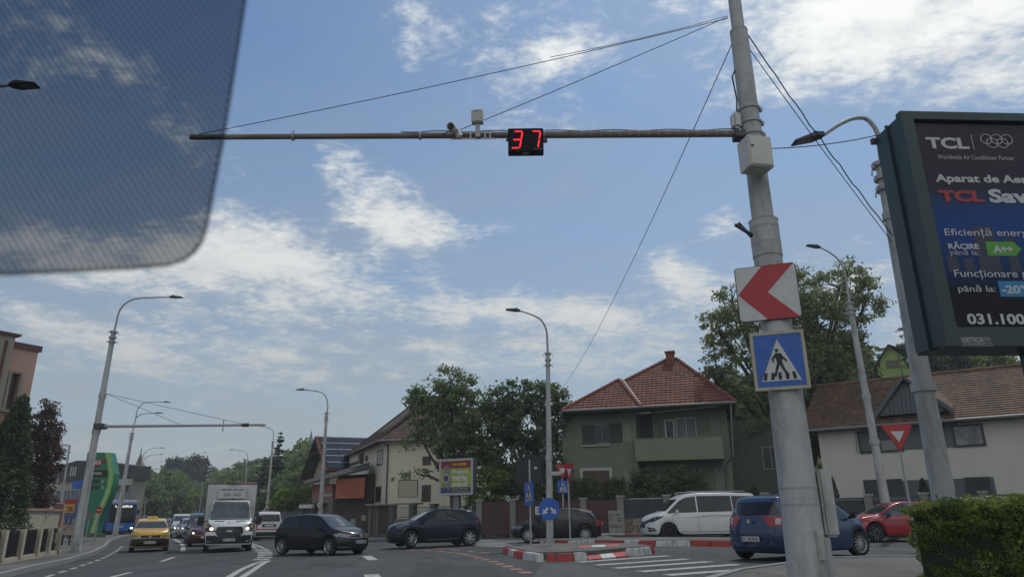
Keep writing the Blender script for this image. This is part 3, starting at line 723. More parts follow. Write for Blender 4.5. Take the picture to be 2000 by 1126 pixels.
class Car:
    def __init__(s, name, label, cat, S, pm, loc, rz, group=None):
        s.S = S; s.pm = pm; s.root = thing(name, label, cat, loc, rz, group)
        me, s.bvh = body_mesh(S); me.materials.append(pm)
        s.body = bpy.data.objects.new('body', me); C.objects.link(s.body); s.body.parent = s.root
    def decal(s, name, poly, ax, m, parent=None, off=.006, step=.09, ang=0):
        bm = grid_cut(poly, 0, step); dead = []
        ca, sa = math.cos(ang), math.sin(ang)
        for v in bm.verts:
            a, b = v.co.x, v.co.y
            if ax == 'L': o, d = Vector((a, 4, b)), Vector((0, -1, 0))
            elif ax == 'R': o, d = Vector((a, -4, b)), Vector((0, 1, 0))
            elif ax == 'F': o, d = Vector((9, a, b)), Vector((-1, 0, 0))
            elif ax == 'B': o, d = Vector((-9, a, b)), Vector((1, 0, 0))
            elif ax == 'T': o, d = Vector((a, b, 9)), Vector((0, 0, -1))
            else:   # seen from a level heading ang; a runs across it
                h = Vector((ca, sa, 0)); o = h*9+Vector((-sa, ca, 0))*a+Vector((0, 0, b)); d = -h
            hit = s.bvh.ray_cast(o, d, 12)
            if hit[0] is None: dead.append(v)
            else: v.co = hit[0]+(hit[1] if hit[1].dot(d) < 0 else -hit[1])*off
        bmesh.ops.delete(bm, geom=dead, context='VERTS')
        if not bm.faces: bm.free(); return None
        bmesh.ops.recalc_face_normals(bm, faces=bm.faces)
        for f in bm.faces: f.smooth = True
        me = bpy.data.meshes.new(name); bm.to_mesh(me); bm.free(); me.materials.append(m)
        o = bpy.data.objects.new(name, me); C.objects.link(o); o.parent = parent or s.root
        return o
    def line(s, name, pts, w, ax, m=None, parent=None, off=.004, ang=0):
        for a, b in zip(pts, pts[1:]):
            a, b = Vector(a), Vector(b); d = (b-a).normalized(); n = Vector((-d.y, d.x))*w/2
            s.decal(name, [tuple(a-n), tuple(b-n), tuple(b+n), tuple(a+n)], ax, m or SEAM, parent or s.body, off, .12, ang)
    def wheels(s, style, m, steer=0):
        S = s.S; R, tw = S['wr'], S.get('tw', .2); rim = R*S.get('rimf', .68); prof = [(rim, -tw/2), (R*.93, -tw/2), (R, -tw*.3), (R, tw*.3), (R*.93, tw/2), (rim, tw/2)]
        first = None
        for x, st in ((S['fax'], steer), (S['rax'], 0)):
            for sg in (1, -1):
                loc = (x, sg*(S['W']/2-tw/2-.015), R)
                if first is None:
                    w = MB().lathe(prof, 'y', 28).obj('wheel', RUB, s.root, smooth=True)
                    mb = MB(); h = tw/2
                    mb.lathe([(0, h*.35), (rim*.98, h*.35), (rim*.98, -h*.5)], 'y', 24)
                    MB().lathe([(.0, h*.38), (rim*.97, h*.38)], 'y', 24).obj('rim_back', DALLOY, w)
                    mb = MB(); mb.lathe([(rim*.9, h*.7), (rim*1.0, h*.99), (rim*1.02, h*.9), (rim*1.0, h*.3), (rim*.92, h*.3)], 'y', 28)
                    mb.lathe([(0, h*.92), (rim*.18, h*.9), (rim*.2, h*.4)], 'y', 14)
                    n, wd = style
                    for k in range(n):
                        t = 2*math.pi*k/n; c, q = math.cos(t), math.sin(t)
                        def P(r, side, y): return (c*r-q*side, y, q*r+c*side)
                        mb.hexa([P(rim*.1, -wd, h*.5), P(rim*.95, -wd*.8, h*.5), P(rim*.95, wd*.8, h*.5), P(rim*.1, wd, h*.5), P(rim*.1, -wd, h*.9), P(rim*.95, -wd*.8, h*.8), P(rim*.95, wd*.8, h*.8), P(rim*.1, wd, h*.9)])
                    mb.obj('rim', m, w); first = w
                else: w = copy_tree(first, s.root)
                w.location = loc; w.rotation_euler = (0, random.uniform(0, 6), (0 if sg > 0 else math.pi)+st)
        xb = S['L']/2-.25
        MB().box(-xb, xb, -S['W']/2+.26, S['W']/2-.26, .17, .62).obj('underbody', PLAST, s.root)
    def topz(s, x): return lerpf(s.S['top'], x)
    def glasshouse(s, wins, wsx, rwx, gm=GLASS, rgm=None, lo=.035, hi=.075, sides='LR'):
        """side windows between given x, windscreen between two x, rear window between two x"""
        S = s.S
        for ax in sides:
            for (x0, x1) in wins:
                n = 14; bot = []; tp = []
                for k in range(n+1):
                    x = x0+(x1-x0)*k/n; b = lerpf(S['belt'], x)+lo; t = s.topz(x)-hi
                    if t > b+.02: bot.append((x, b)); tp.append((x, t))
                if len(bot) > 2: s.decal('side_window', bot+tp[::-1], ax, gm)
        if wsx:
            a, b = wsx; za, zb = s.topz(a)+.015, s.topz(b)-.02; ya, yb = lerpf(S['roofw'], a)-.02, lerpf(S['roofw'], b)-.035
            s.decal('windscreen', [(-ya, za), (ya, za), (yb, zb-.02), (yb-.06, zb), (-yb+.06, zb), (-yb, zb-.02)], 'F', rgm or gm)
        if rwx:
            a, b = rwx; za, zb = s.topz(a), s.topz(b)-.02; ya, yb = lerpf(S['roofw'], a)-.03, lerpf(S['roofw'], b)-.05
            s.decal('rear_window', [(-ya+.06, za), (ya-.06, za), (ya, za+.06), (yb, zb-.02), (yb-.05, zb), (-yb+.05, zb), (-yb, zb-.02), (-ya, za+.06)], 'B', gm)
    def mirror(s, x, z, m, w=.2, h=.14, out=.12):
        for sg in (1, -1):
            y = sg*(s.S['W']/2-.04)
            mb = MB(); mb.hexa([(x-.07, y, z-h*.1), (x+.07, y, z-h*.1), (x+.08, y+sg*w, z), (x-.06, y+sg*w, z), (x-.07, y, z+h*.25), (x+.03, y, z+h*.25), (x+.06, y+sg*w, z+h), (x-.06, y+sg*w, z+h)])
            mb.obj('mirror', m, s.root, smooth=True, bevel=.03)
    def plate(s, txt, x, z, face=1, w=.52, h=.11, font=LETR):
        e = thing('number_plate', None, None, (x, 0, z), (math.pi/2 if face > 0 else -math.pi/2)); e.parent = s.root
        MB().box(-w/2, w/2, -.012, .012, -h/2, h/2).obj('plate_panel', PLATE, e)
        MB().box(-w/2+.004, -w/2+.045, -.0155, -.0, -h/2+.004, h/2-.004).obj('plate_band', BLUEP, e)
        if txt: text(txt, font, 'plate_letters', e, (-w/2+.06, w/2-.02, -h/2+.02, h/2-.02), -.015, .012)
    def cladding(s, m, t=.06):
        """dark lips round the wheel arches and along the sill"""
        S = s.S; Ra = S['wr']+S.get('gap', .055)
        for sg, ax in ((1, 'L'), (-1, 'R')):
            for c in (S['fax'], S['rax']):
                out = [(c+(Ra+t)*math.cos(a), S['wr']+(Ra+t)*math.sin(a)) for a in np.linspace(-.35, math.pi+.35, 15)]
                inn = [(c+Ra*.99*math.cos(a), S['wr']+Ra*.99*math.sin(a)) for a in np.linspace(math.pi+.35, -.35, 15)]
                for k in range(14):
                    s.decal('arch_trim', [out[k], out[k+1], inn[13-k], inn[14-k]], ax, m, s.body, .008, .2)
            s.decal('sill_trim', [(S['rax']+Ra, .2), (S['fax']-Ra, .2), (S['fax']-Ra, .33), (S['rax']+Ra, .33)], ax, m, s.body, .008)

def handles(c, xs, z, m, sides='LR'):
    for sg, ax in ((1, 'L'), (-1, 'R')):
        if ax in sides:
            for x in xs:
                hit = c.bvh.ray_cast(Vector((x, sg*4, z)), Vector((0, -sg, 0)), 6)
                if hit[0]: y = hit[0].y; MB().box(x-.09, x+.09, min(y, y+sg*.035), max(y, y+sg*.035), z-.014, z+.014).obj('door_handle', m, c.root, bevel=.01)

HATCH = dict(L=3.97, W=1.70, fax=1.17, rax=-1.31, wr=.31,
    top=[(-1.985, .93), (-1.93, 1.0), (-1.62, 1.33), (-1.45, 1.40), (-.9, 1.44), (-.3, 1.455), (.15, 1.43), (.45, 1.35), (1.12, .97), (1.3, .93), (1.6, .87), (1.85, .77), (1.985, .66)],
    belt=[(-2, .94), (-1.2, .93), (.9, .87), (1.2, .84), (2, .6)], roofw=[(-2, .66), (-1.6, .56), (-1.2, .56), (0, .58), (.45, .57), (1.12, .70), (1.5, .70), (1.985, .60)],
    front=[(.15, -.10), (.3, .0), (.5, .01), (.66, -.03)], rear=[(.2, -.07), (.35, 0), (.65, 0), (.95, -.05)], bf=.36, br=.24)

def place(px, py, Y=None):
    p = G(px, py) if Y is None else AT(px, py, Y); return Vector((p.x, p.y, GZ(p.x, p.y)))
def heading_from(p, q): return math.atan2(q[1]-p[1], q[0]-p[0])

def car_black_hatch():
    # front near wheel touches at 645,1083; faces right and towards the viewer
    rz = math.radians(-31); D = 27.6; p = AT(640, 1083, D); f = Vector((math.cos(rz), math.sin(rz), 0)); r = Vector((f.y, -f.x, 0))
    c0 = Vector((p.x, p.y, 0))-f*1.17-r*.83; c0.z = GZ(c0.x, c0.y)
    c = Car('parked_hatchback', 'small black hatchback turning across the junction in front of the white box truck', 'car', HATCH, paint('paint_black', (.008, .008, .009)), c0, rz)
    c.root.name = 'hatchback_car'
    c.wheels((7, .022), ALLOY, math.radians(-6))
    c.glasshouse([(-1.72, -1.32), (-1.28, -.42), (-.38, .98)], (1.08, .47), (-1.9, -1.62), GLASS, GLASSL)
    for x in (-.40, .93): c.line('door_seam', [(x, .32), (x, .9)], .012, 'R')
    c.line('door_seam', [(-1.02, .55), (-1.2, .9)], .012, 'R'); c.line('door_seam', [(-.95, .3), (.9, .3)], .012, 'R')
    c.line('character_line', [(-1.9, .80), (1.5, .76)], .012, 'R')
    handles(c, (-1.05, -.15), .80, c.pm); c.mirror(.82, .86, c.pm)
    for sg in (1, -1):
        c.decal('headlight', [(sg*.44, .60), (sg*.80, .66), (sg*.84, .78), (sg*.5, .71)], 'F', LAMPG, step=.06)
        c.decal('headlight', [(1.55, .68), (1.85, .62), (1.9, .70), (1.5, .80)], 'L' if sg > 0 else 'R', LAMPG, step=.05)
        c.decal('fog_light', [(sg*.5, .30), (sg*.75, .32), (sg*.72, .38), (sg*.5, .36)], 'F', LAMPD)
        c.line('chrome_strip', [(sg*.42, .29), (sg*.8, .30)], .018, 'F', CHROME, c.root, .012)
        c.decal('tail_light', [(-1.96, .72), (-1.75, .74), (-1.78, .9), (-1.94, .92)], 'L' if sg > 0 else 'R', REDL)
    c.decal('grille', [(-.42, .60), (.42, .60), (.46, .69), (-.46, .69)], 'F', PLAST); c.line('chrome_strip', [(-.43, .605), (.43, .605)], .016, 'F', CHROME, c.root, .012)
    c.decal('lower_grille', [(-.6, .26), (.6, .26), (.55, .42), (-.55, .42)], 'F', PLAST)
    badge(c, 1.985, .66, 'ring'); c.plate('CV 77 UMV', 2.005, .47)
    return c
def badge(c, x, z, kind, s=.055, face=1, m=CHROME):
    e = thing('badge', None, None, (x+.012*face, 0, z), math.pi/2 if face > 0 else -math.pi/2); e.parent = c.root
    mb = MB()
    if kind == 'ring':
        mb.tube([(s*math.cos(a), 0, s*math.sin(a)) for a in np.linspace(0, 2*math.pi, 21)], .007, 5, False)
        for q in (((-.55, .6), (-.12, -.75)), ((-.12, -.75), (.0, -.2)), ((0, -.2), (.12, -.75)), ((.12, -.75), (.55, .6)), ((-.22, .85), (0, .15)), ((0, .15), (.22, .85))):
            mb.tube([(q[0][0]*s, 0, q[0][1]*s), (q[1][0]*s, 0, q[1][1]*s)], .005, 4)
    elif kind == 'shield':
        mb.prism([(-.75*s, s*.8), (-.75*s, -.1*s), (-.35*s, -s), (.35*s, -s), (.75*s, -.1*s), (.75*s, s*.8), (.4*s, s*.8), (.4*s, .2*s), (-.4*s, .2*s), (-.4*s, s*.8)], -.01, .01)
    elif kind == 'oval':
        mb.prism([(1.7*s*math.cos(a), s*.68*math.sin(a)) for a in np.linspace(0, 2*math.pi, 21)[:-1]], -.008, .008)
    elif kind == 'rings':
        for k in range(4): mb.tube([((k-1.5)*.062+.042*math.cos(a), 0, .042*math.sin(a)) for a in np.linspace(0, 2*math.pi, 15)], .006, 4, False)
    elif kind == 'star':
        mb.tube([(s*math.cos(a), 0, s*math.sin(a)) for a in np.linspace(0, 2*math.pi, 21)], .008, 5, False)
        for a in (90, 210, 330): mb.tube([(0, 0, 0), (s*math.cos(math.radians(a)), 0, s*math.sin(math.radians(a)))], [.012, .004], 4)
    return mb.obj('emblem', m, e)
def car_blue_suv():
    S = dict(HATCH); S.update(L=4.19, W=1.80, fax=1.27, rax=-1.32, wr=.345, tw=.22,
        top=[(-2.09, 1.02), (-2.0, 1.1), (-1.72, 1.36), (-1.5, 1.44), (-.9, 1.51), (-.3, 1.535), (.1, 1.52), (.4, 1.44), (1.1, 1.06), (1.3, 1.02), (1.65, .97), (1.95, .86), (2.09, .74)],
        belt=[(-2.1, 1.08), (-1.2, 1.04), (.9, .97), (1.2, .93), (2.1, .66)], roofw=[(-2.1, .72), (-1.7, .58), (-1.2, .57), (0, .60), (.4, .59), (1.1, .72), (1.6, .73), (2.09, .62)], sill=[(-9, .25), (9, .25)], bf=.42, br=.3)
    a = AT(800, 1068, 31.2); b = AT(918, 1062, 33.0); rz = math.atan2(a.y-b.y, a.x-b.x)
    rz = math.radians(180+24); f = Vector((math.cos(rz), math.sin(rz), 0)); l = Vector((-f.y, f.x, 0))
    p = AT(803, 1066, 31.2); c0 = Vector((p.x, p.y, 0))-f*1.27-l*.88; c0.z = GZ(c0.x, c0.y)+.02
    c = Car('crossover_car', 'dark blue rounded crossover turning left, seen from its left side', 'car', S, paint('paint_navy', (.010, .014, .030)), c0, rz)
    c.wheels((7, .036), ALLOY, math.radians(26)); c.cladding(PLAST)
    c.glasshouse([(-1.75, -1.16), (-1.12, -.32), (-.26, .98)], (1.06, .44), (-1.98, -1.7), GLASS, GLASSL, hi=.07)
    c.line('chrome_strip', [(-1.0, .33), (.6, .30)], .02, 'L', CHROME, c.root, .014)
    for x in (-.30, .95): c.line('door_seam', [(x, .36), (x, 1.0)], .012, 'L')
    c.line('door_seam', [(-.95, .5), (-1.12, 1.0)], .012, 'L'); c.line('character_line', [(-1.5, .92), (-.4, .86)], .012, 'L')
    handles(c, (-.98, -.08), .90, c.pm); c.mirror(.82, .96, TRIM)
    for sg in (1, -1):
        c.decal('headlight', [(sg*.52, .76), (sg*.72, .74), (sg*.84, .92), (sg*.66, .95)], 'F', LAMPG, step=.05)
        c.decal('headlight', [(1.35, .98), (1.75, .80), (1.86, .82), (1.5, .985)], 'L' if sg > 0 else 'R', LAMPG, step=.05)
        c.decal('tail_light', [(-1.98, .90), (-1.66, 1.0), (-1.66, 1.05), (-1.96, 1.04)], 'L' if sg > 0 else 'R', REDL, step=.05)
        c.decal('fog_light', [(sg*.66, .38), (sg*.82, .42), (sg*.82, .6), (sg*.68, .56)], 'F', PLAST)
        c.line('roof_rail', [(-1.3, .56*sg), (.2, .57*sg)], .03, 'T', TRIM, c.root, .03)
    c.decal('grille', [(-.5, .40), (.5, .40), (.6, .66), (-.6, .66)], 'F', PLAST)
def car_black_coupe():
    S = dict(HATCH); S.update(L=4.15, W=1.74, fax=1.23, rax=-1.28, wr=.315,
        top=[(-2.07, .90), (-2.0, .97), (-1.70, 1.25), (-1.45, 1.33), (-.9, 1.40), (-.3, 1.425), (.1, 1.40), (.4, 1.32), (1.05, .95), (1.3, .91), (1.65, .83), (1.93, .72), (2.07, .62)],
        belt=[(-2.1, .92), (-1.2, .91), (.9, .86), (1.2, .83), (2.1, .58)], roofw=[(-2.1, .68), (-1.7, .58), (-1.2, .57), (0, .58), (.4, .57), (1.05, .70), (1.6, .70), (2.07, .58)], bf=.38)
    f = -1; p = AT(1088, 1056, 33.0)
    c = Car('hatchback_car', 'old matt black three-door hatchback queueing behind the round blue arrow sign', 'car', S, paint('paint_black_dull', (.011, .011, .012), rough=.45), (p.x+.02, p.y+.9, GZ(p.x, p.y)+.02), math.radians(180-3))
    c.wheels((10, .028), HUB); c.glasshouse([(-1.7, -.72), (-.66, .9)], (1.02, .43), (-1.98, -1.72))
    c.line('door_seam', [(-.70, .3), (-.70, .88)], .012, 'L'); c.line('door_seam', [(.88, .3), (.88, .88)], .012, 'L'); c.line('side_moulding', [(-1.0, .52), (.8, .52)], .05, 'L', PLAST, c.root)
    c.line('window_frame', [(-1.78, .96), (-1.55, 1.22), (-1.1, 1.33)], .03, 'L', ALLOY, c.root, .012)
    handles(c, (-.52,), .80, c.pm); c.mirror(.75, .88, c.pm)
    for sg in (1, -1):
        c.decal('tail_light', [(-2.05, .66), (-1.78, .68), (-1.80, .90), (-2.0, .90)], 'L' if sg > 0 else 'R', REDL, step=.05)
        c.decal('tail_light', [(sg*.55, .66), (sg*.84, .66), (sg*.8, .88), (sg*.57, .88)], 'B', REDL, step=.05)
        c.decal('headlight', [(1.72, .58), (1.95, .56), (1.98, .68), (1.75, .72)], 'L' if sg > 0 else 'R', LAMPG, step=.05)
        c.decal('headlight', [(sg*.45, .54), (sg*.84, .56), (sg*.84, .68), (sg*.48, .66)], 'F', LAMPG, step=.05)
    c.decal('bumper_strip', [(-2.06, .52), (-1.55, .52), (-1.55, .57), (-2.06, .57)], 'L', PLAST); c.plate(None, -2.09, .75, -1)
def van_white():
    S = dict(L=5.14, W=1.93, fax=1.60, rax=-1.60, wr=.345, tw=.22,
        top=[(-2.56, 1.15), (-2.5, 1.5), (-2.38, 1.80), (-2.2, 1.87), (-1, 1.90), (.2, 1.90), (.75, 1.84), (1.05, 1.70), (1.72, 1.13), (1.95, 1.08), (2.3, .98), (2.5, .86), (2.57, .76)],
        belt=[(-2.6, 1.12), (1.3, 1.06), (1.7, 1.02), (2.57, .70)], roofw=[(-2.6, .80), (-2.2, .74), (0, .75), (.9, .72), (1.72, .80), (2.2, .78), (2.57, .64)],
        front=[(.15, -.08), (.3, .0), (.5, .02), (.76, -.02)], rear=[(.2, -.05), (.4, 0), (1.2, 0), (1.9, -.06)], bf=.38, br=.15, sill=[(-9, .24), (9, .24)])
    p = AT(1308, 1054, 31.6); rz = math.radians(180+4); f = Vector((math.cos(rz), math.sin(rz), 0)); l = Vector((-f.y, f.x, 0))
    c0 = Vector((p.x, p.y, 0))-f*1.60-l*.9; c0.z = GZ(c0.x, c0.y)+.02
    c = Car('passenger_van', 'white passenger van with tinted windows, half hidden behind the blue hatchback', 'van', S, paint('paint_white', (.62, .64, .64)), c0, rz)
    c.wheels((5, .03), DALLOY, math.radians(6)); c.glasshouse([(-2.35, -1.25), (-1.21, .28), (.34, 1.6)], (1.68, 1.08), (-2.5, -2.38), GLASS, lo=.04, hi=.12)
    for x in (.31, 1.42, -1.23): c.line('door_seam', [(x, .34), (x, 1.06)], .014, 'L')
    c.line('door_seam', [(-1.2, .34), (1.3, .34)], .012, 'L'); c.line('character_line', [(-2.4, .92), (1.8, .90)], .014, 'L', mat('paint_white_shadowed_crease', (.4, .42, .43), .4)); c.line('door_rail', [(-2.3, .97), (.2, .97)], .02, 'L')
    handles(c, (.45, .12), .93, c.pm); c.mirror(1.25, 1.08, c.pm, .22, .18)
    for sg in (1, -1):
        c.decal('headlight', [(1.95, .86), (2.45, .66), (2.5, .76), (2.1, .95), (1.75, .98)], 'L' if sg > 0 else 'R', LAMPD, step=.05)
        c.decal('headlight', [(sg*.50, .66), (sg*.85, .74), (sg*.88, .90), (sg*.55, .78)], 'F', LAMPD, step=.05)
        c.line('light_strip', [(2.02, .80), (2.42, .66)], .02, 'L' if sg > 0 else 'R', WHITE, c.root, .012)
        c.decal('air_intake', [(2.12, .38), (2.40, .36), (2.44, .54), (2.2, .50)], 'L' if sg > 0 else 'R', PLAST, step=.05)
        c.line('intake_blade', [(2.14, .44), (2.46, .46)], .02, 'L' if sg > 0 else 'R', c.pm, c.root, .014)
        MB().tube([(-1.9, sg*.72, 1.92), (-1.8, sg*.72, 1.965), (.6, sg*.72, 1.965), (.75, sg*.72, 1.90)], .02, 6).obj('roof_rail', ALLOY, c.root)
    c.decal('grille', [(-.45, .52), (.45, .52), (.48, .74), (-.48, .74)], 'F', PLAST, step=.05); badge(c, 2.6, .64, 'star', .09)
    for z in (.57, .63, .69): c.line('grille_bar', [(-.43, z), (.43, z)], .014, 'F', CHROME, c.root, .012)
def car_blue_hatch():
    S = dict(HATCH); S.update(L=4.07, W=1.73, fax=1.23, rax=-1.36, wr=.315,
        top=[(-2.03, .98), (-1.98, 1.06), (-1.80, 1.38), (-1.68, 1.45), (-1.2, 1.50), (-.4, 1.525), (.1, 1.50), (.45, 1.42), (1.1, 1.03), (1.3, 1.0), (1.65, .93), (1.9, .82), (2.03, .70)],
        belt=[(-2.1, 1.00), (-1.2, .98), (.9, .93), (1.2, .90), (2.1, .60)], roofw=[(-2.1, .72), (-1.8, .60), (-1.2, .59), (0, .61), (.45, .60), (1.1, .72), (1.6, .72), (2.03, .60)], bf=.42, br=.22,
        rear=[(.2, -.06), (.4, 0.02), (.62, .02), (.72, -.03), (.98, -.05)])
    rz = math.radians(35); f = Vector((math.cos(rz), math.sin(rz), 0)); r = Vector((f.y, -f.x, 0))
    p = AT(1487, 1093, 18.3); c0 = Vector((p.x, p.y, 0))+f*1.75; c0.z = GZ(c0.x, c0.y)
    c = Car('hatchback_car', 'metallic blue hatchback seen from behind, passing behind the big grey post', 'car', S, paint('paint_blue', (.013, .038, .105), .1), c0, rz)
    c.wheels((12, .015), HUB, math.radians(-14))
    c.glasshouse([(-1.62, -1.42), (-1.38, -.42), (-.36, 1.0)], (1.08, .48), (-1.99, -1.81), GLASS)
    for x in (-.39, .93): c.line('door_seam', [(x, .32), (x, .95)], .012, 'R')
    handles(c, (-1.15, -.18), .86, c.pm); c.mirror(.85, .94, PLAST)
    c.line('tailgate_seam', [(-.62, .98), (-.60, .60), (.60, .60), (.62, .98)], .014, 'B')
    c.line('bumper_seam', [(-.8, .46), (-.6, .46), (.6, .46), (.8, .46)], .012, 'B')
    c.decal('rear_wiper', [(-.05, 1.05), (.30, 1.06), (.30, 1.075), (-.05, 1.08)], 'B', PLAST, off=.02)
    wl = mat('lamp_white_red', (.45, .40, .37), .2)
    for sg in (1, -1):
        ax = 'L' if sg > 0 else 'R'
        tl = c.decal('tail_light', [(sg*.58, .80), (sg*.9, .77), (sg*.9, 1.04), (sg*.60, 1.02)], 'B', REDL, step=.05)
        c.decal('tail_light', [(-2.0, .78), (-1.72, .86), (-1.78, 1.0), (-2.0, 1.02)], ax, REDL, step=.05)
        if tl: c.decal('lamp_panel', [(sg*.61, .83), (sg*.73, .83), (sg*.72, .96), (sg*.62, .96)], 'B', wl, tl, .012, .05)
    badge(c, -2.065, .91, 'shield', .055, -1); c.plate('VL 18 PXR', -2.095, .50, -1)
    c.decal('lower_bumper', [(-.7, .22), (.7, .22), (.66, .31), (-.66, .31)], 'B', PLAST)
    c.decal('window_sticker', [(.52, 1.10), (.61, 1.10), (.58, 1.22), (.50, 1.22)], 'B', mat('teal_sticker', (.12, .4, .36), .5), None, .012)
    # white lettering on the rear side panel
    e = thing('side_lettering', None, None, (-1.66, -.842, .965), math.radians(-3)); e.parent = c.root; e.rotation_euler = (math.radians(-22), 0, 0)
    text('TEAM', WHITE, 'lettering', e, (.0, .34, .0, .08), 0, .03); text('TRUST', WHITE, 'lettering', e, (.05, .4, -.08, -.02), 0, .02)
def car_red():
    S = dict(HATCH); S.update(L=4.6, W=1.8, fax=1.36, rax=-1.32, wr=.335, tw=.22, rimf=.76,
        top=[(-2.3, 1.0), (-2.2, 1.12), (-1.9, 1.30), (-1.4, 1.40), (-.9, 1.44), (-.3, 1.455), (.1, 1.43), (.4, 1.35), (1.15, .98), (1.4, .94), (1.85, .86), (2.15, .74), (2.3, .62)],
        belt=[(-2.3, .98), (-1.2, .95), (.9, .90), (1.2, .86), (2.3, .55)], roofw=[(-2.3, .70), (-1.7, .60), (0, .60), (.4, .58), (1.15, .72), (1.8, .72), (2.3, .60)], bf=.42)
    p = AT(1712, 1062, 28.3); rz = math.radians(180+3)
    c0 = Vector((p.x+1.36, p.y+.9, 0)); c0.z = GZ(c0.x, c0.y)+.0
    c = Car('estate_car', 'bright red estate car with black wheels, half hidden by the hedge', 'car', S, paint('paint_red', (.30, .012, .018)), c0, rz)
    c.wheels((5, .012), DALLOY); c.glasshouse([(-2.0, -1.35), (-1.3, -.42), (-.36, 1.02)], (1.1, .43), (-2.2, -1.9), GLASSL)
    for x in (-.39, 1.0): c.line('door_seam', [(x, .32), (x, .9)], .012, 'L')
    c.line('door_seam', [(-1, .28), (1.0, .28)], .012, 'L'); c.line('character_line', [(-2.0, .80), (2.0, .74)], .01, 'L')
    handles(c, (-.15, -1.1), .80, c.pm); c.mirror(.85, .88, TRIM)
    c.decal('headlight', [(1.85, .62), (2.2, .58), (2.22, .68), (1.95, .76)], 'L', LAMPD, step=.05)
    w = [o for o in c.root.children if o.name.startswith('wheel')][0]
    for w in [o for o in c.root.children if o.name.startswith('wheel')]:
        mb = MB()
        for k in range(5):
            a = 2*math.pi*k/5; pts = []
            for r_, s_ in ((.07, 0), (.14, .055), (.21, .06), (.235, 0), (.21, -.06), (.14, -.055), (.07, 0)): pts.append((math.cos(a)*r_-math.sin(a)*s_, .115, math.sin(a)*r_+math.cos(a)*s_))
            mb.tube(pts, .008, 4, False)
        mb.obj('rim_accent', ALLOY, w)
TAXI = dict(HATCH); TAXI.update(L=4.07, W=1.73, fax=1.23, rax=-1.36, wr=.32,
    top=[(-2.03, .98), (-1.98, 1.06), (-1.80, 1.38), (-1.68, 1.45), (-1.2, 1.50), (-.4, 1.525), (.1, 1.50), (.45, 1.42), (1.1, 1.05), (1.3, 1.02), (1.65, .97), (1.9, .88), (2.03, .76)],
    belt=[(-2.1, 1.00), (-1.2, .98), (.9, .93), (1.2, .90), (2.1, .66)], roofw=[(-2.1, .72), (-1.8, .60), (-1.2, .59), (0, .61), (.45, .61), (1.1, .76), (1.6, .76), (2.03, .68)], bf=.30, br=.22)
def front_kit(c, lit=None, grm=PLAST, lowm=None, hl=((.46, .62), (.80, .64), (.82, .77), (.5, .75)), dz=0, lamp=LAMPG):
    for sg in (1, -1):
        h = c.decal('headlight', [(sg*a, b+dz) for a, b in hl], 'F', lamp, step=.06)
        if lit and h: c.decal('bulb', [(sg*(.62+.05*math.cos(a)), hl[0][1]+.07+dz+.05*math.sin(a)) for a in np.linspace(0, 6.28, 9)[:-1]], 'F', lit, h, .015, .05)
    c.decal('grille', [(-.40, .62+dz), (.40, .62+dz), (.44, .74+dz), (-.44, .74+dz)], 'F', grm)
    c.decal('lower_grille', [(-.55, .26), (.55, .26), (.5, .42), (-.5, .42)], 'F', grm)
def taxi():
    p = AT(290, 1074, 36.0); rz = math.radians(-64); f = Vector((math.cos(rz), math.sin(rz), 0))
    c0 = Vector((p.x, p.y, 0))-f*1.7; c0.z = GZ(c0.x, c0.y)
    yl = paint('paint_yellow', (.62, .36, .035))
    c = Car('taxi_car', 'yellow taxi with black bumper coming down the left lane', 'taxi', TAXI, yl, c0, rz)
    c.wheels((8, .03), HUB, 0); c.glasshouse([(-1.62, -1.42), (-1.38, -.42), (-.36, 1.0)], (1.08, .48), None, GLASS, GLASSL)
    c.decal('bumper', [(-.9, .2), (.9, .2), (.9, .58), (.45, .62), (-.45, .62), (-.9, .58)], 'F', PLAST, off=.005)
    c.decal('bumper', [(1.62, .2), (2.05, .2), (2.05, .60), (1.7, .6)], 'R', PLAST, off=.005); c.decal('bumper', [(1.62, .2), (2.05, .2), (2.05, .60), (1.7, .6)], 'L', PLAST, off=.005)
    front_kit(c, None, TRIM, dz=.02); c.mirror(.85, .94, PLAST)
    badge(c, 2.04, .70, 'shield', .07); c.plate('SB 91 BDC', 2.07, .44)
    e = thing('hood_print', None, None, (1.5, 0, 1.02), math.pi/2); e.parent = c.root
    c.decal('hood_sticker', [(1.40, -.42), (1.54, -.42), (1.54, .05), (1.40, .05)], 'T', mat('taxi_sticker', (.35, .33, .25), .5, var=.5, vscale=9), None, .008); bpy.data.objects.remove(e)
    MB().hexa([(-.12, -.28, 1.52), (.12, -.28, 1.52), (.12, .28, 1.52), (-.12, .28, 1.52), (-.07, -.2, 1.64), (.07, -.2, 1.64), (.07, .2, 1.64), (-.07, .2, 1.64)]).obj('roof_sign', mat('taxi_sign', (.7, .5, .15), .5), c.root, bevel=.02)
    for sg in (1, -1): c.line('door_seam', [(.93, .32), (.93, .95)], .012, 'L' if sg > 0 else 'R')
    MB().tube([(.35, 0, 1.5), (.1, 0, 1.75)], .006, 4).obj('aerial', PLAST, c.root)
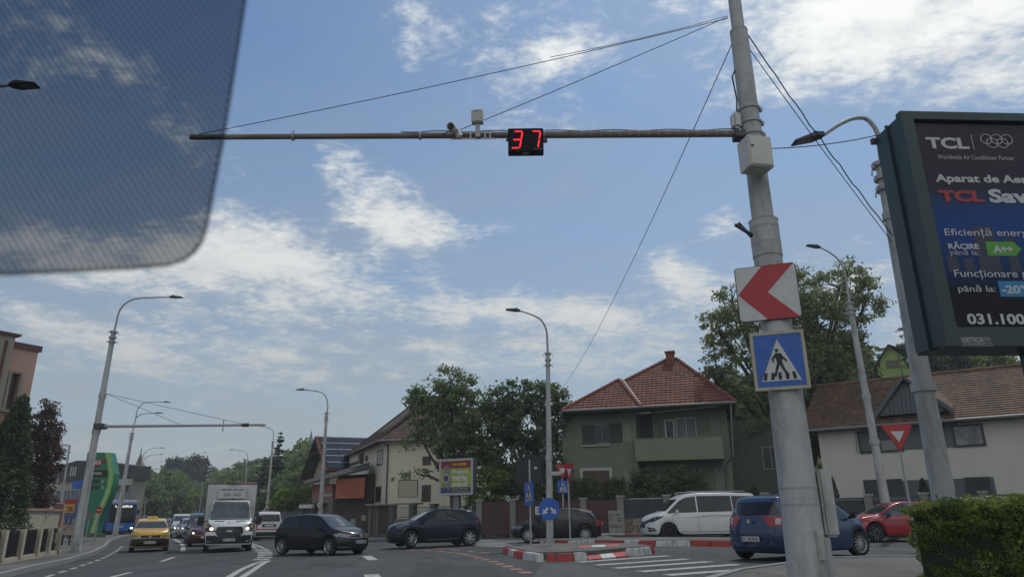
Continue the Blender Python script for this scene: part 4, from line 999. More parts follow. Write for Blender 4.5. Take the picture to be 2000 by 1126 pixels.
def truck():
    p = AT(444, 1077, 33.2); rz = math.radians(-67.5); f = Vector((math.cos(rz), math.sin(rz), 0)); c0 = Vector((p.x, p.y, 0))-f*1.2; c0.z = GZ(c0.x, c0.y)
    S = dict(L=2.7, W=2.04, fax=.55, rax=-3.2, wr=.35, tw=.23, gap=.06,
        top=[(-1.34, 2.12), (-1.0, 2.20), (-.6, 2.22), (-.2, 2.19), (.05, 2.08), (.62, 1.36), (.8, 1.30), (1.1, 1.18), (1.28, 1.04), (1.35, .92)],
        belt=[(-1.4, 1.25), (.3, 1.22), (.6, 1.15), (1.35, .85)], roofw=[(-1.4, .80), (-.4, .80), (.0, .78), (.62, .90), (1.0, .86), (1.35, .72)],
        front=[(.2, -.10), (.35, .02), (.6, .02), (.92, -.02)], rear=[(.2, 0), (2, 0)], bf=.30, br=.02, sill=[(-9, .30), (9, .30)], crown=.04)
    wp = paint('paint_white_truck', (.60, .62, .61))
    c = Car('box_truck', 'white refrigerated box truck with lit headlights facing the viewer', 'truck', S, wp, c0, rz)
    # one pair of wheels in front and one behind, dark underside
    t = c
    S2 = dict(S); t.S = S2; t.wheels((6, .04), HUB)
    for o in list(c.root.children):
        if o.name.startswith('underbody'): bpy.data.objects.remove(o)
    MB().box(-4.4, 1.0, -.7, .7, .32, .75).obj('chassis', PLAST, c.root)
    c.glasshouse([(-.7, .5)], None, None, GLASS, lo=.05, hi=.12)
    c.decal('windscreen', [(-.80, 1.42), (.80, 1.42), (.77, 2.05), (.70, 2.10), (-.70, 2.10), (-.77, 2.05)], 'F', mat('van_glass', (.075, .085, .085), .06, spec=.9, var=.55, vscale=1.4), off=.012)
    c.line('screen_surround', [(-.84, 1.38), (.84, 1.38), (.80, 2.12), (-.80, 2.12), (-.84, 1.38)], .045, 'F', PLAST, c.root, .008)
    c.decal('bumper', [(-1.04, .25), (1.04, .25), (1.04, .70), (.55, .70), (.42, .62), (-.42, .62), (-.55, .70), (-1.04, .70)], 'F', PLAST, off=.008)
    for ax in 'LR': c.decal('bumper', [(.93, .3), (1.4, .3), (1.4, .70), (.98, .70)], ax, PLAST, off=.008)
    g = c.decal('grille', [(-.42, .60), (.42, .60), (.60, .86), (.50, 1.06), (-.50, 1.06), (-.60, .86)], 'F', TRIM, off=.016)
    for z in (.70, .79, .97): c.line('grille_bar', [(-.50, z), (.50, z)], .02, 'F', PLAST, g, .03)
    for sg in (1, -1):
        h = c.decal('headlight', [(sg*.60, .86), (sg*.98, .86), (sg*1.0, 1.16), (sg*.86, 1.18), (sg*.64, 1.02)], 'F', LAMPD, step=.06, off=.012)
        c.decal('bulb', [(sg*(.74+.085*math.cos(a)), .97+.075*math.sin(a)) for a in np.linspace(0, 6.28, 11)[:-1]], 'F', LIT, h, .02, .05)
        c.decal('indicator', [(sg*.86, 1.02), (sg*.96, 1.02), (sg*.96, 1.12), (sg*.88, 1.12)], 'F', mat('amber_lamp', (.55, .3, .12), .3), h, .02, .05)
        c.decal('hood_vent', [(sg*.25, 1.27), (sg*.66, 1.29), (sg*.66, 1.315), (sg*.25, 1.30)], 'F', PLAST, off=.01)
        MB().tube([(.25, sg*.95, 1.28), (.2, sg*1.25, 1.28)], .025, 6).obj('mirror_arm', PLAST, c.root)
        MB().box(.12, .3, sg*1.25-.12, sg*1.25+.12, 1.12, 1.52).obj('mirror', PLAST, c.root, bevel=.04)
        c.decal('fog_light', [(sg*.72, .42), (sg*.95, .44), (sg*.95, .50), (sg*.72, .48)], 'F', LAMPG, off=.015)
    badge(c, 1.40, .88, 'oval', .075); c.plate('SB 16 TMP', 1.40, .52)
    e = thing('hood_logo', None, None, (.9, 0, 0)); bpy.data.objects.remove(e)
    c.decal('hood_logo', [(-.10, 1.20), (-.02, 1.20), (-.02, 1.235), (-.10, 1.235)], 'F', REDL, off=.008, step=.03); c.decal('hood_logo', [(.04, 1.212), (.42, 1.212), (.42, 1.226), (.04, 1.226)], 'F', mat('faded_red', (.45, .2, .18), .5), off=.008, step=.05)
    wb = mat_stained('truck_box_white', (.56, .57, .56), (.38, .38, .36), 1, .4, .5, .03)
    MB().box(-4.6, -.75, -1.12, 1.12, .95, 2.98).obj('cargo_box', wb, c.root, bevel=.02)
    fr = mat('box_edge_alloy', (.10, .10, .10), .5)
    mb = MB(); mb.box(-.76, -.73, -1.135, -1.09, .95, 2.99); mb.box(-.76, -.73, 1.09, 1.135, .95, 2.99); mb.box(-.76, -.73, -1.135, 1.135, 2.95, 3.0); mb.obj('box_frame', fr, c.root)
    ru = MB().box(-.74, -.35, -.62, .62, 2.28, 2.82).obj('refrigeration_unit', mat('unit_white', (.50, .51, .51), .45), c.root, bevel=.04)
    mb = MB()
    for k in range(4): mb.box(-.352, -.34, -.5+k*.26, -.5+k*.26+.2, 2.68, 2.72)
    for z in (2.42, 2.50): mb.box(-.352, -.34, -.38, -.06, z, z+.025); mb.box(-.352, -.34, .06, .38, z, z+.025)
    mb.obj('vent_slots', PLAST, ru); MB().box(-.6, -.4, -.25, .25, 2.94, 2.99).obj('marker_lamp', PLAST, c.root)
    MB().tube([(-.3, .05, 2.2), (-.4, .05, 2.35)], .03, 6).obj('aerial', PLAST, c.root)
def small_hatch(name, label, cat, col, px, py, Y, rz, S=HATCH, scale=1.0, lit=LITW, group=None, back=False, black_low=False):
    p = AT(px, py, Y); z = GZ(p.x, p.y)+(.06 if Y > 58 else .01)
    c = Car(name, label, cat, S, paint('paint_'+col[0], col[1], col[2] if len(col) > 2 else 0), (p.x, p.y, z), math.radians(rz), group)
    c.wheels((5, .03), HUB); c.glasshouse([(-1.72, -1.32), (-1.28, -.42), (-.38, .98)], (1.08, .47), (-1.9, -1.62), GLASS, GLASSL)
    front_kit(c, lit); c.mirror(.82, .88, TRIM); c.plate(None, S['L']/2+.03, .48)
    if back:
        for sg in (1, -1): c.decal('tail_light', [(sg*.6, .62), (sg*.82, .62), (sg*.8, .9), (sg*.62, .9)], 'B', REDL)
        c.plate(None, -S['L']/2-.03, .6, -1)
    return c
MPV = dict(HATCH); MPV.update(L=4.4, W=1.78, fax=1.3, rax=-1.4, wr=.33,
    top=[(-2.2, 1.1), (-2.16, 1.4), (-2.05, 1.66), (-1.9, 1.76), (-.9, 1.82), (.0, 1.80), (.45, 1.68), (1.25, 1.10), (1.5, 1.05), (1.85, .95), (2.1, .84), (2.2, .72)],
    belt=[(-2.2, 1.08), (.9, 1.0), (1.3, .96), (2.2, .68)], roofw=[(-2.2, .70), (-1.9, .64), (0, .66), (.45, .64), (1.25, .76), (1.7, .74), (2.2, .62)], bf=.32, br=.14)
def bus():
    p = AT(233, 1044, 72); rz = math.radians(-58); t = thing('city_bus', 'blue and white city bus with a lit route display coming round the bend', 'bus', (p.x, p.y, GZ(p.x, p.y)+.05), rz)
    bl = paint('paint_bus_blue', (.02, .12, .42)); wh = mat('bus_white', (.55, .56, .56), .4)
    MB().box(-11.6, 0, -1.25, 1.25, .32, 2.95).obj('body', bl, t, bevel=.12)
    MB().box(-11.0, -.5, -1.2, 1.2, 2.95, 3.3).obj('roof_fairing', wh, t, bevel=.1)
    MB().box(-.02, .015, -1.13, 1.13, 1.15, 2.85).obj('windscreen', GLASS, t, bevel=.01)
    MB().box(-11, -.6, -1.262, 1.262, 1.3, 2.6).obj('side_window', GLASS, t)
    d = MB().box(.0, .03, -.9, .9, 2.5, 2.82).obj('route_display', LETR, t)
    e = thing('display_text', None, None, (.034, 0, 2.66), math.pi/2); e.parent = t
    text('UNIRII', mat('display_lit', (.85, .9, .8), .5, emit=.9), 'lettering', e, (-.7, .75, -.11, .11), 0, .02)
    e2 = thing('fleet_number', None, None, (.006, 0, .8), math.pi/2); e2.parent = t; text('133', WHITE, 'lettering', e2, (-.2, .2, -.08, .08), 0, .02)
    for sg in (1, -1):
        MB().box(-.05, .02, sg*.95-.14, sg*.95+.14, .55, .75).obj('headlight', LITW if sg > 0 else LAMPG, t, bevel=.03)
        MB().box(.05, .3, sg*1.35-.1, sg*1.35+.1, 1.9, 2.4).obj('mirror', PLAST, t, bevel=.04)
        for x in (-2.7, -8.6): MB().lathe([(0, .14), (.3, .14), (.48, .14), (.48, -.14)], 'y', 20, (x, sg*1.15, .47)).obj('wheel', RUB, t)
    MB().box(-11.4, -.05, -1.1, 1.1, .2, .4).obj('underbody', PLAST, t)
def vehicles():
    car_black_hatch(); car_blue_suv(); car_black_coupe(); van_white(); car_blue_hatch(); car_red(); taxi(); truck(); bus()
    # the queue that comes down behind the truck
    small_hatch('hatchback_car', 'dark red hatchback with one headlight blazing, close behind the truck', 'car', ('darkred', (.10, .012, .02)), 398, 1057, 43, -66)
    small_hatch('minivan_car', 'dark green minivan rising over the dark red hatchback', 'car', ('darkgreen', (.02, .06, .055)), 391, 1047, 49.5, -64, MPV, lit=None)
    small_hatch('hatchback_car', 'silver car with a lit headlight squeezed beside the dark green minivan', 'car', ('silver', (.30, .31, .31), .4), 369, 1039, 61, -62)
    small_hatch('hatchback_car', 'white car with lit headlights left of the silver one in the queue', 'car', ('pale', (.45, .47, .48)), 353, 1037, 64, -62, MPV)
    small_hatch('hatchback_car', 'grey saloon behind the taxi roof at the end of the queue', 'car', ('grey', (.10, .11, .12), .3), 336, 1030, 84, -62)
    small_hatch('hatchback_car', 'dark car just right of the taxi roof, farthest in the queue', 'car', ('black', (.02, .02, .022)), 329, 1028, 90, -62, lit=None)
    def far(label, col, x, y, lit=None):
        c = small_hatch('distant_car', label, 'car', col, 0, 0, 1, -64, lit=lit, group='cars on the far hill road'); c.root.location = (x, y, GZ(x, y)+.08); return c
    far('black car going up the lower part of the hill road', ('black2', (.015, .015, .02)), -57.5, 116)
    far('dark red and white car halfway up the hill road', ('maroon', (.12, .03, .03)), -67, 150)
    far('white car highest on the hill road', ('paleb', (.6, .6, .6)), -98, 222, LITW)
    # white high-roofed car driving away on the right of the truck
    S = MPV; p = AT(520, 1043, 52)
    c = Car('delivery_car', 'white high-roofed car with a red band driving away behind the truck', 'car', S, paint('paint_whiteb', (.62, .63, .62)), (p.x, p.y, GZ(p.x, p.y)), math.radians(112))
    c.wheels((5, .03), HUB); c.glasshouse([(-1.9, -1.0), (-.95, -.1), (-.05, 1.1)], (1.2, .5), None, GLASS)
    c.decal('rear_window', [(-.66, 1.18), (.66, 1.18), (.60, 1.62), (-.60, 1.62)], 'B', GLASS); c.decal('number_plate', [(-.45, .82), (.45, .82), (.45, 1.02), (-.45, 1.02)], 'B', TRIM); c.decal('number_plate', [(-.28, .88), (.28, .88), (.28, .97), (-.28, .97)], 'B', PLATE, off=.014)
    c.decal('red_band', [(-.86, .66), (.86, .66), (.86, .73), (-.86, .73)], 'B', REDL); c.decal('bumper', [(-.9, .2), (.9, .2), (.9, .52), (-.9, .52)], 'B', PLAST)
    for sg in (1, -1): c.decal('tail_light', [(sg*.72, .75), (sg*.88, .75), (sg*.84, 1.25), (sg*.72, 1.2)], 'B', REDL)
    p = AT(506, 1020, 78); c = small_hatch('hatchback_car', 'dark red car barely seen between the truck and the white high-roofed car', 'car', ('darkred2', (.2, .02, .02)), 502, 1030, 62, 112, lit=None, back=True)
    c.mirror(1.2, 1.0, TRIM)
vehicles()

# ------------------------------------------------------------------ street lamps, posts and signs
GALV = mat_stained('galvanised_steel', (.36, .37, .38), (.22, .22, .22), 2.2, .5, .55, .05)
DSTEEL = mat('dark_steel', (.06, .065, .07), .5, .3)
POSTG = mat_stained('post_grey_paint', (.44, .45, .44), (.13, .125, .11), 1.3, .85, .6, .08, (1, 1, .3))
LHEAD = mat('lamp_head_grey', (.035, .038, .042), .45)
WIRE = mat('wire_black', (.012, .012, .012), .6)
def lamp_head(t, p, d, roll=0, L=.62, w=.30):
    """flat LED head at p pointing along level direction d"""
    d = Vector(d).normalized(); s = Vector((-d.y, d.x, 0)).normalized(); u = d.cross(s); u = -u if u.z < 0 else u
    if roll: s = (s*math.cos(roll)+u*math.sin(roll)).normalized()
    P = lambda a, b, c: p+d*a+s*b+Vector((0, 0, 1))*c
    mb = MB(); mb.hexa([P(0, -w*.25, -.03), P(L*.3, -w*.5, -.035), P(L*.3, w*.5, -.035), P(0, w*.25, -.03), P(0, -w*.2, .05), P(L*.3, -w*.45, .06), P(L*.3, w*.45, .06), P(0, w*.2, .05)])
    mb.hexa([P(L*.3, -w*.5, -.035), P(L, -w*.4, -.03), P(L, w*.4, -.03), P(L*.3, w*.5, -.035), P(L*.3, -w*.45, .06), P(L, -w*.35, .0), P(L, w*.35, .0), P(L*.3, w*.45, .06)])
    h = mb.obj('lamp_head', LHEAD, t)
    MB().hexa([P(L*.4, -w*.32, -.045), P(L*.92, -w*.3, -.045), P(L*.92, w*.3, -.045), P(L*.4, w*.32, -.045), P(L*.4, -w*.32, -.03), P(L*.92, -w*.3, -.03), P(L*.92, w*.3, -.03), P(L*.4, w*.32, -.03)]).obj('light_panel', mat('led_panel', (.18, .19, .2), .3), h)
    MB().lathe([(0, 0), (.035, 0), (.03, .06), (0, .065)], 'z', 8, tuple(P(L*.25, 0, .06))).obj('sensor', DSTEEL, h)
def street_lamp(label, base, Y, collar, arms, w, group='street lamps along the road', steps=()):
    """base, collar and arm points are read off the photo at distance Y; w = half width of the post in metres"""
    b = AT(base[0], base[1], Y); gz = GZ(b.x, b.y); c = AT(collar[0], collar[1], Y); b.z = gz
    t = thing('street_lamp', label, 'street lamp', b, 0, group)
    L = lambda p: Vector(p)-b
    mb = MB(); top = L(c); n = 8; pts = []; rs = []
    for i in range(n+1): f = i/n; pts.append(Vector((0, 0, 0)).lerp(top, f)); rs.append(w*(1-.45*f))
    mb.tube(pts, rs, 14)
    mb.tube([(0, 0, 0), (0, 0, .25)], [w*1.35, w*1.3], 14)
    for q in steps: h = L(AT(q[0], q[1], Y)); f = h.z/top.z; mb.tube([top*(f-.02), top*f], [w*(1-.45*f)*1.25]*2, 14)
    mb.obj('post', POSTG, t, smooth=True)
    cm = MB(); r = w*.62
    for dz in (0, -.28, -.5): cm.tube([top+Vector((0, 0, dz-.04)), top+Vector((0, 0, dz+.04))], [r*1.45]*2, 12)
    for k in range(4):
        a = k*math.pi/2+.4; v = Vector((math.cos(a), math.sin(a), 0))
        for dz in (-.04, -.5): cm.tube([top+Vector((0, 0, dz))+v*r, top+Vector((0, 0, dz+.02))+v*(r+.10), top+Vector((0, 0, dz-.08))+v*(r+.12)], .014, 5)
    cm.obj('collar', GALV, t)
    for path in arms:
        pp = [L(AT(x, y, Y)) for x, y in path]; pp = smooth_path([top*.985]+pp) if (pp[0]-top).length > .05 else smooth_path(pp)
        MB().tube(pp, [min(.05, w*.42)*(1-.35*i/len(pp)) for i in range(len(pp))], 9).obj('arm', GALV if w > .02 else DSTEEL, t, smooth=True)
        d = (pp[-1]-pp[-3]).normalized(); d.z *= .35; lamp_head(t, pp[-1], d)
    return t
def smooth_path(P, n=5):
    P = [Vector(p) for p in P]; out = []
    for i in range(len(P)-1):
        a, b, c, d = P[max(i-1, 0)], P[i], P[i+1], P[min(i+2, len(P)-1)]
        for k in range(n):
            t = k/n; out.append(.5*((2*b)+(c-a)*t+(2*a-5*b+4*c-d)*t*t+(3*b-a-3*c+d)*t**3))
    return out+[P[-1]]
def lamps():
    street_lamp('tall leaning grey street lamp on the left pavement that also carries the horizontal camera beam', (146, 1081), 34, (222, 648), [[(227, 632), (232, 610), (243, 594), (262, 584), (290, 581), (332, 580)]], .2, steps=((190, 838), (205, 768)))
    street_lamp('twin-armed street lamp at the pavement tip beside the bus', (224, 1048), 66, (258, 846), [[(264, 822), (268, 802), (275, 791), (287, 785), (320, 784.5)], [(265, 818), (271, 811), (281, 807.5), (305, 806)]], .22)
    street_lamp('third lamp in the left row, arm just under the church spire top', (258, 1030), 98, (277, 905), [[(278, 895), (285, 881), (297, 875), (313, 874)]], .18)
    street_lamp('fourth lamp in the left row, lower arm right of the bus', (263, 1027), 112, (280, 912), [[(281, 900), (287, 891), (299, 888), (312, 887)]], .18)
    street_lamp('fifth and lowest lamp of the left row', (269, 1025), 132, (281, 930), [[(282, 922), (289, 917.5), (304, 915)]], .17)
    street_lamp('slim lamp with a flat arm between the left row and the taxi', (280, 1022), 90, (284, 980), [[(285, 977), (298, 975), (306, 974)]], .08)
    street_lamp('street lamp with its arm over the black hatchback, 30 sign on its post', (623, 1040), 50, (638, 806), [[(640, 795), (638, 778), (631, 768), (616, 763), (595, 760.5)]], .16)
    street_lamp('street lamp in front of the spruce with two triangle signs low on it', (518, 1035), 80, (533, 862), [[(534.5, 848), (531, 838), (520, 833.5), (505, 831)]], .17)
    street_lamp('hill road lamp over the box truck, right one', (478, 1000), 120, (482, 903), [[(483.5, 892), (480, 882.5), (468, 879), (456, 877.6)]], .15)
    street_lamp('hill road lamp just left of the box truck roof', (390, 985), 150, (396, 957), [[(396, 948), (391, 944), (379, 942.5)]], .13)
    street_lamp('hill road lamp peeping over the truck box left corner', (409, 990), 170, (409.5, 945), [[(409, 938), (404, 934), (395, 933.5)]], .13)
    street_lamp('hill road lamp in the tree gap left of the truck', (424, 985), 190, (425, 935), [[(424, 928), (419, 925), (408, 923)]], .13)
    street_lamp('central street lamp behind the round blue arrow sign', (1074, 1064), 29.4, (1070, 690), [[(1069, 668), (1067, 644), (1058, 626), (1043, 616), (1016, 606.5)]], .15, steps=((1073, 890),))
    street_lamp('street lamp behind the red car with its head right of the chevron sign', (1742, 1050), 30.6, (1659, 592), [[(1655, 562), (1649, 530), (1638, 508), (1622, 494), (1602, 483)]], .2, steps=((1684, 770), (1708, 858)))
    street_lamp('nearest street lamp at the billboard, its post rising behind the hedge', (1863, 1075), 12.2, (1722, 322), [[(1719, 295), (1714, 262), (1703, 242), (1688, 231), (1665, 232), (1640, 243), (1608, 264)]], .2, steps=((1811, 748), (1742, 415)))
    street_lamp('lamp head seen through the dotted shade at the upper left', (-420, 1110), 14, (-290, 260), [[(-270, 200), (-220, 178), (-120, 171), (-20, 169), (20, 167)]], .16)
lamps()

def sign_board(f, name, label, cat, rect, thick=.02, base_m=None, group=None): pass
SB = mat('sign_blue', (.012, .10, .42), .35, spec=.6, var=.16, vscale=5); SW = mat('sign_white', (.53, .54, .53), .4, var=.09, vscale=6); SR = mat('sign_red', (.40, .025, .035), .35, var=.14, vscale=5)
SBK = mat('sign_black', (.015, .015, .016), .5); SBACK = mat('sign_back_grey', (.22, .22, .22), .5, .4)
CREAMF = mat_stained('sign_frame_cream', (.47, .43, .33), (.22, .19, .13), 3, .7, .7, .05)
WALKER = [[(0, 0), (.0, 0)]]
def rrect(x0, x1, z0, z1, r, n=4):
    P = []
    for cx, cz, a0 in ((x1-r, z1-r, 0), (x0+r, z1-r, 90), (x0+r, z0+r, 180), (x1-r, z0+r, 270)):
        for k in range(n+1): a = math.radians(a0+90*k/n); P.append((cx+r*math.cos(a), cz+r*math.sin(a)))
    return P
def ring_poly(c, r, n=28): return [(c[0]+r*math.cos(2*math.pi*k/n), c[1]+r*math.sin(2*math.pi*k/n)) for k in range(n)]
def pedestrian(t, x0, x1, z0, z1, y, tri=True, thin=1.0):
    """the walking figure on the stripes in its white triangle"""
    W_, H_ = x1-x0, z1-z0; Q = lambda a, b: (x0+a*W_, z0+b*H_)
    MB().prism([Q(.0, 0), Q(1, 0), Q(.5, 1)], y-.004, y).obj('white_triangle', SW, t)
    k = y-.007; mb = MB()
    for a in (.09, .28, .47, .66, .85): 
        sk = (.5-a)*.10; mb.prism([Q(a-.045, .03), Q(a+.045, .03), Q(a+.04+sk, .20), Q(a-.04+sk, .20)], k, y-.004)
    mb.obj('stripes', SBK, t)
    mb = MB(); c = Q(.46, .73); mb.prism(ring_poly(c, .045*W_, 14), k-.003, y-.004)
    for P in ([(.42, .66), (.55, .66), (.60, .58), (.56, .42), (.44, .42), (.41, .58)], [(.44, .44), (.53, .44), (.44, .26), (.38, .10), (.33, .11), (.38, .28)], [(.48, .44), (.57, .44), (.62, .28), (.72, .12), (.67, .09), (.57, .24)],
              [(.42, .66), (.45, .60), (.36, .52), (.37, .44), (.33, .44), (.31, .54)], [(.54, .66), (.52, .60), (.64, .54), (.70, .46), (.67, .44), (.62, .51)]):
        mb.prism([Q(*p) for p in P], k-.003, y-.004)
    mb.obj('walking_figure', SBK, t)
def big_post():
    b = G(1588, 1185); b.z = GZ(b.x, b.y)+.1; Y = b.y
    t = thing('traffic_post', 'thick grey traffic mast at the right corner with the long beam over the road', 'traffic mast', b)
    L = lambda px, py: AT(px, py, Y)-b
    H = {y: L(1440+(y/1126)*143, y).z for y in (1020, 755, 500, 432, 60, 0)}
    sc = 1/F*Y*1.0
    def rr(z): return .255-.0135*z
    mb = MB(); zs = [0, 1.0, H[755], H[500]]
    mb.tube([(0, 0, z) for z in zs], [rr(z) for z in zs], 32)
    mb.tube([(0, 0, H[500]-.02), (0, 0, H[432])], [.205, .202], 32); mb.tube([(0, 0, H[432]), (0, 0, H[432]+.04)], [.21, .15], 32)
    mb.tube([(0, 0, H[432]), (0, 0, H[60])], [.155, .135], 32); mb.tube([(0, 0, H[60]-.03), (0, 0, H[60]+.02)], [.14, .115], 32); mb.tube([(0, 0, H[60]), (0, 0, H[0]+1.2)], [.10, .10], 24)
    mb.tube([(0, 0, 0), (0, 0, .04)], [.38, .38], 24)
    mb.obj('post', POSTG, t, smooth=True)
    for z, r in ((1.12, .245), (1.32, .243), (H[755]-.35, .218), (H[500]+.18, .207), (H[432]-.12, .206)): MB().tube([(0, 0, z-.012), (0, 0, z+.012)], [r, r], 28).obj('clamp_band', GALV, t, smooth=True)
    za = L(1460, 262).z
    for z in (za+.18, za+.42, za-.02): MB().tube([(0, 0, z-.02), (0, 0, z+.02)], [.165, .165], 28).box(.13, .2, -.03, .03, z-.03, z+.03).obj('clamp_band', GALV, t, smooth=True)
    # inspection cover and cable box low on the post
    MB().tube([(.27, -.02, -.1), (.27, -.02, .72)], .05, 12).obj('cable_conduit', POSTG, t, smooth=True)
    MB().box(.245, .42, -.12, .12, .72, 1.55).obj('cable_cabinet', POSTG, t, bevel=.03)
    MB().box(.05, .15, -.262, -.22, .45, .8).obj('inspection_cover', POSTG, t, bevel=.01)
    # the beam
    rust = mat_stained('rusty_tube', (.22, .19, .165), (.13, .06, .03), 2.5, .8, .75, .1, (.5, 1, 1))
    bl = L(372, 268); bl.y += .0; a0 = Vector((-.16, -.02, za)); e = G(372, 268, za+b.z)-b
    e = Vector((e.x, e.y, za)); mid = a0.lerp(e, .37)
    ob = MB().tube([a0, mid, mid+(e-mid)*.001, a0.lerp(e, .6), e], [.055, .053, .05, .045, .04], 14).obj('beam', rust, t, smooth=True)
    j = MB()
    for f in (.36, .585, .815): p = a0.lerp(e, f); j.tube([p-Vector((.02, 0, 0)), p+Vector((.02, 0, 0))], .062, 12)
    for k in range(26):
        p = a0.lerp(e, .03+k*.0175) if k < 16 else a0.lerp(e, .45); j.tube([p-Vector((.004, 0, 0)), p+Vector((.004, 0, 0))], .058, 10)
    q = a0.lerp(e, .815); j.tube([q+Vector((0, 0, .1)), q-Vector((0, 0, .07))], .012, 6)
    j.obj('joint_band', GALV, ob)
    MB().tube([a0.lerp(e, f)+Vector((0, -.01, .065+.01*math.sin(f*60))) for f in np.linspace(.01, .62, 60)], .008, 5, False).obj('cable', WIRE, ob)
    MB().box(-.28, -.1, -.1, .1, za-.09, za+.03).obj('beam_bracket', DSTEEL, t, bevel=.01)
    MB().box(-.29, -.15, -.09, .09, za+.08, za+.36).obj('antenna_panel', SW, t, bevel=.04)
    # stay wires
    att = Vector((-.14, 0, L(1421, 36).z))
    wp = MB(); 
    def sag(a, b, s, n=14): return [a.lerp(b, k/n)-Vector((0, 0, s*4*(k/n)*(1-k/n))) for k in range(n+1)]
    wp.tube(sag(att, a0.lerp(e, .985)+Vector((0, 0, .05)), .06), .006, 5); wp.tube(sag(att+Vector((0, 0, .03)), a0.lerp(e, .52)+Vector((0, 0, .07)), .02), .006, 5)
    wp.tube(sag(att+Vector((0, 0, .05)), att.lerp(a0.lerp(e, .985), .35)+Vector((0, 0, .02)), .04), .006, 4)
    wp.obj('stay_wire', WIRE, t)
    MB().tube([att+Vector((.04, 0, -.9)), Vector((-.2, -.02, za+1.0)), Vector((-.17, -.02, za+.6)), Vector((-.2, -.03, za+.35))], .012, 6).obj('drop_cable', WIRE, t)
    zb = L(1465, 462).z
    MB().tube([(-.18, -.03, zb), (-.46, -.14, zb+.13)], .026, 6).tube([(-.2, 0, zb+.0), (-.38, -.04, zb+.20)], .024, 6).obj('bracket_arm', DSTEEL, t)
    # things fixed on the mast
    def box_at(px0, py0, px1, py1, Yd, d, name, label, cat, m, rz=0, bev=.01):
        f = Frame((b.x, Yd), (b.x+math.cos(rz), Yd+math.sin(rz))); r = f.rect(px0, py0, px1, py1)
        q = thing(name, label, cat, f.o+f.u*((r[0]+r[1])/2)+Vector((0, 0, (r[2]+r[3])/2)), rz); w, h = (r[1]-r[0])/2, (r[3]-r[2])/2
        return q, w, h, MB().box(-w, w, 0, d, -h, h).obj('housing', m, q, bevel=bev)
    q, w, h, _ = box_at(1459, 262, 1513, 326, Y-.48, .30, 'control_cabinet', 'white metal control cabinet strapped to the big mast beside the beam', 'cabinet', mat_stained('cabinet_white', (.60, .59, .54), (.38, .36, .32), 1, .4, .45, .02), math.radians(12))
    MB().box(-w+.02, w-.02, -.014, 0, -h+.02, h-.02).obj('door', MATS['cabinet_white'], q, bevel=.006); MB().lathe([(0, -.03), (.018, -.03), (.018, 0)], 'y', 8, (-w+.05, 0, h*.25)).obj('lock', DSTEEL, q)
    return t, b, Y, a0, e, za
POST, PB, PY, BA, BE, ZA = big_post()
def mast_signs():
    # chevron board: its right edge stands nearer than its left
    def tilted(c1, c2, c3, zt, name, label, cat):
        """frame through the photo corners top-left, top-right, bottom-left at the real height zt"""
        A = G(c1[0], c1[1], zt); B = G(c2[0], c2[1], zt); return A, B
    zt = AT(1492, 518, PY-.26).z; A = G(1432, 525, zt); B = G(1552, 511, zt)
    def fix(A, B, Yc):   # keep the tilt moderate: pivot about the board's middle
        m = (A+B)/2; d = (B-A); ang = max(-.35, min(.35, math.atan2(d.y, d.x))); return ang
    ang = fix(A, B, 0)
    f = Frame((PB.x, PY-.245), (PB.x+math.cos(ang), PY-.245+math.sin(ang)))
    u0, zt0 = f.uz(1432, 525); u1, zt1 = f.uz(1552, 511); u2, zb0 = f.uz(1446, 631); u3, zb1 = f.uz(1567, 617)
    zt, zb = (zt0+zt1)/2, (zb0+zb1)/2; u0, u1 = (u0+u2)/2, (u1+u3)/2; cx = (u0+u1)/2
    tilt = 0
    t = thing('chevron_sign', 'square red and white chevron board pointing left on the big mast', 'sign', f.o+f.u*cx+Vector((0, 0, (zt+zb)/2)), f.rz)
    w, h = (u1-u0)/2, (zt-zb)/2
    MB().prism(rrect(-w, w, -h, h, .05), 0, .03).obj('board', SBK, t); MB().prism(rrect(-w+.012, w-.006, -h+.008, h-.008, .045), -.003, .0).obj('white_face', SW, t)
    MB().prism([(-w+.02, 0), (-w*.08, h-.008), (w-.02, h-.008), (w*.02, 0), (w-.02, -h+.008), (-w*.08, -h+.008)], -.006, -.003).obj('red_chevron', SR, t)
    for dz in (-.15, .15): MB().box(-.2, .2, .03, .05, dz-.02, dz+.02).obj('bracket', GALV, t)
    f = Frame((PB.x, PY-.27), (PB.x+math.cos(ang), PY-.27+math.sin(ang)))
    r = f.rect(1461, 653, 1586, 755); w, h = (r[1]-r[0])/2*.97, (r[3]-r[2])/2*1.03
    t = thing('pedestrian_sign', 'square blue pedestrian crossing sign in a dirty cream frame on the big mast', 'sign', f.o+f.u*((r[0]+r[1])/2)+Vector((0, 0, (r[2]+r[3])/2)), f.rz)
    MB().box(-w, w, 0, .05, -h, h).obj('board', CREAMF, t, bevel=.012); mb = MB(); e = .042
    mb.box(-w, w, -.012, 0, h-e, h); mb.box(-w, w, -.012, 0, -h, -h+e); mb.box(-w, -w+e, -.0119, 0, -h+e, h-e); mb.box(w-e, w, -.0119, 0, -h+e, h-e); mb.obj('frame', CREAMF, t)
    MB().box(-w+e, w-e, -.004, 0, -h+e, h-e).obj('blue_face', SB, t); pedestrian(t, -w*.72, w*.72, -h*.70, h*.72, -.004)
mast_signs()
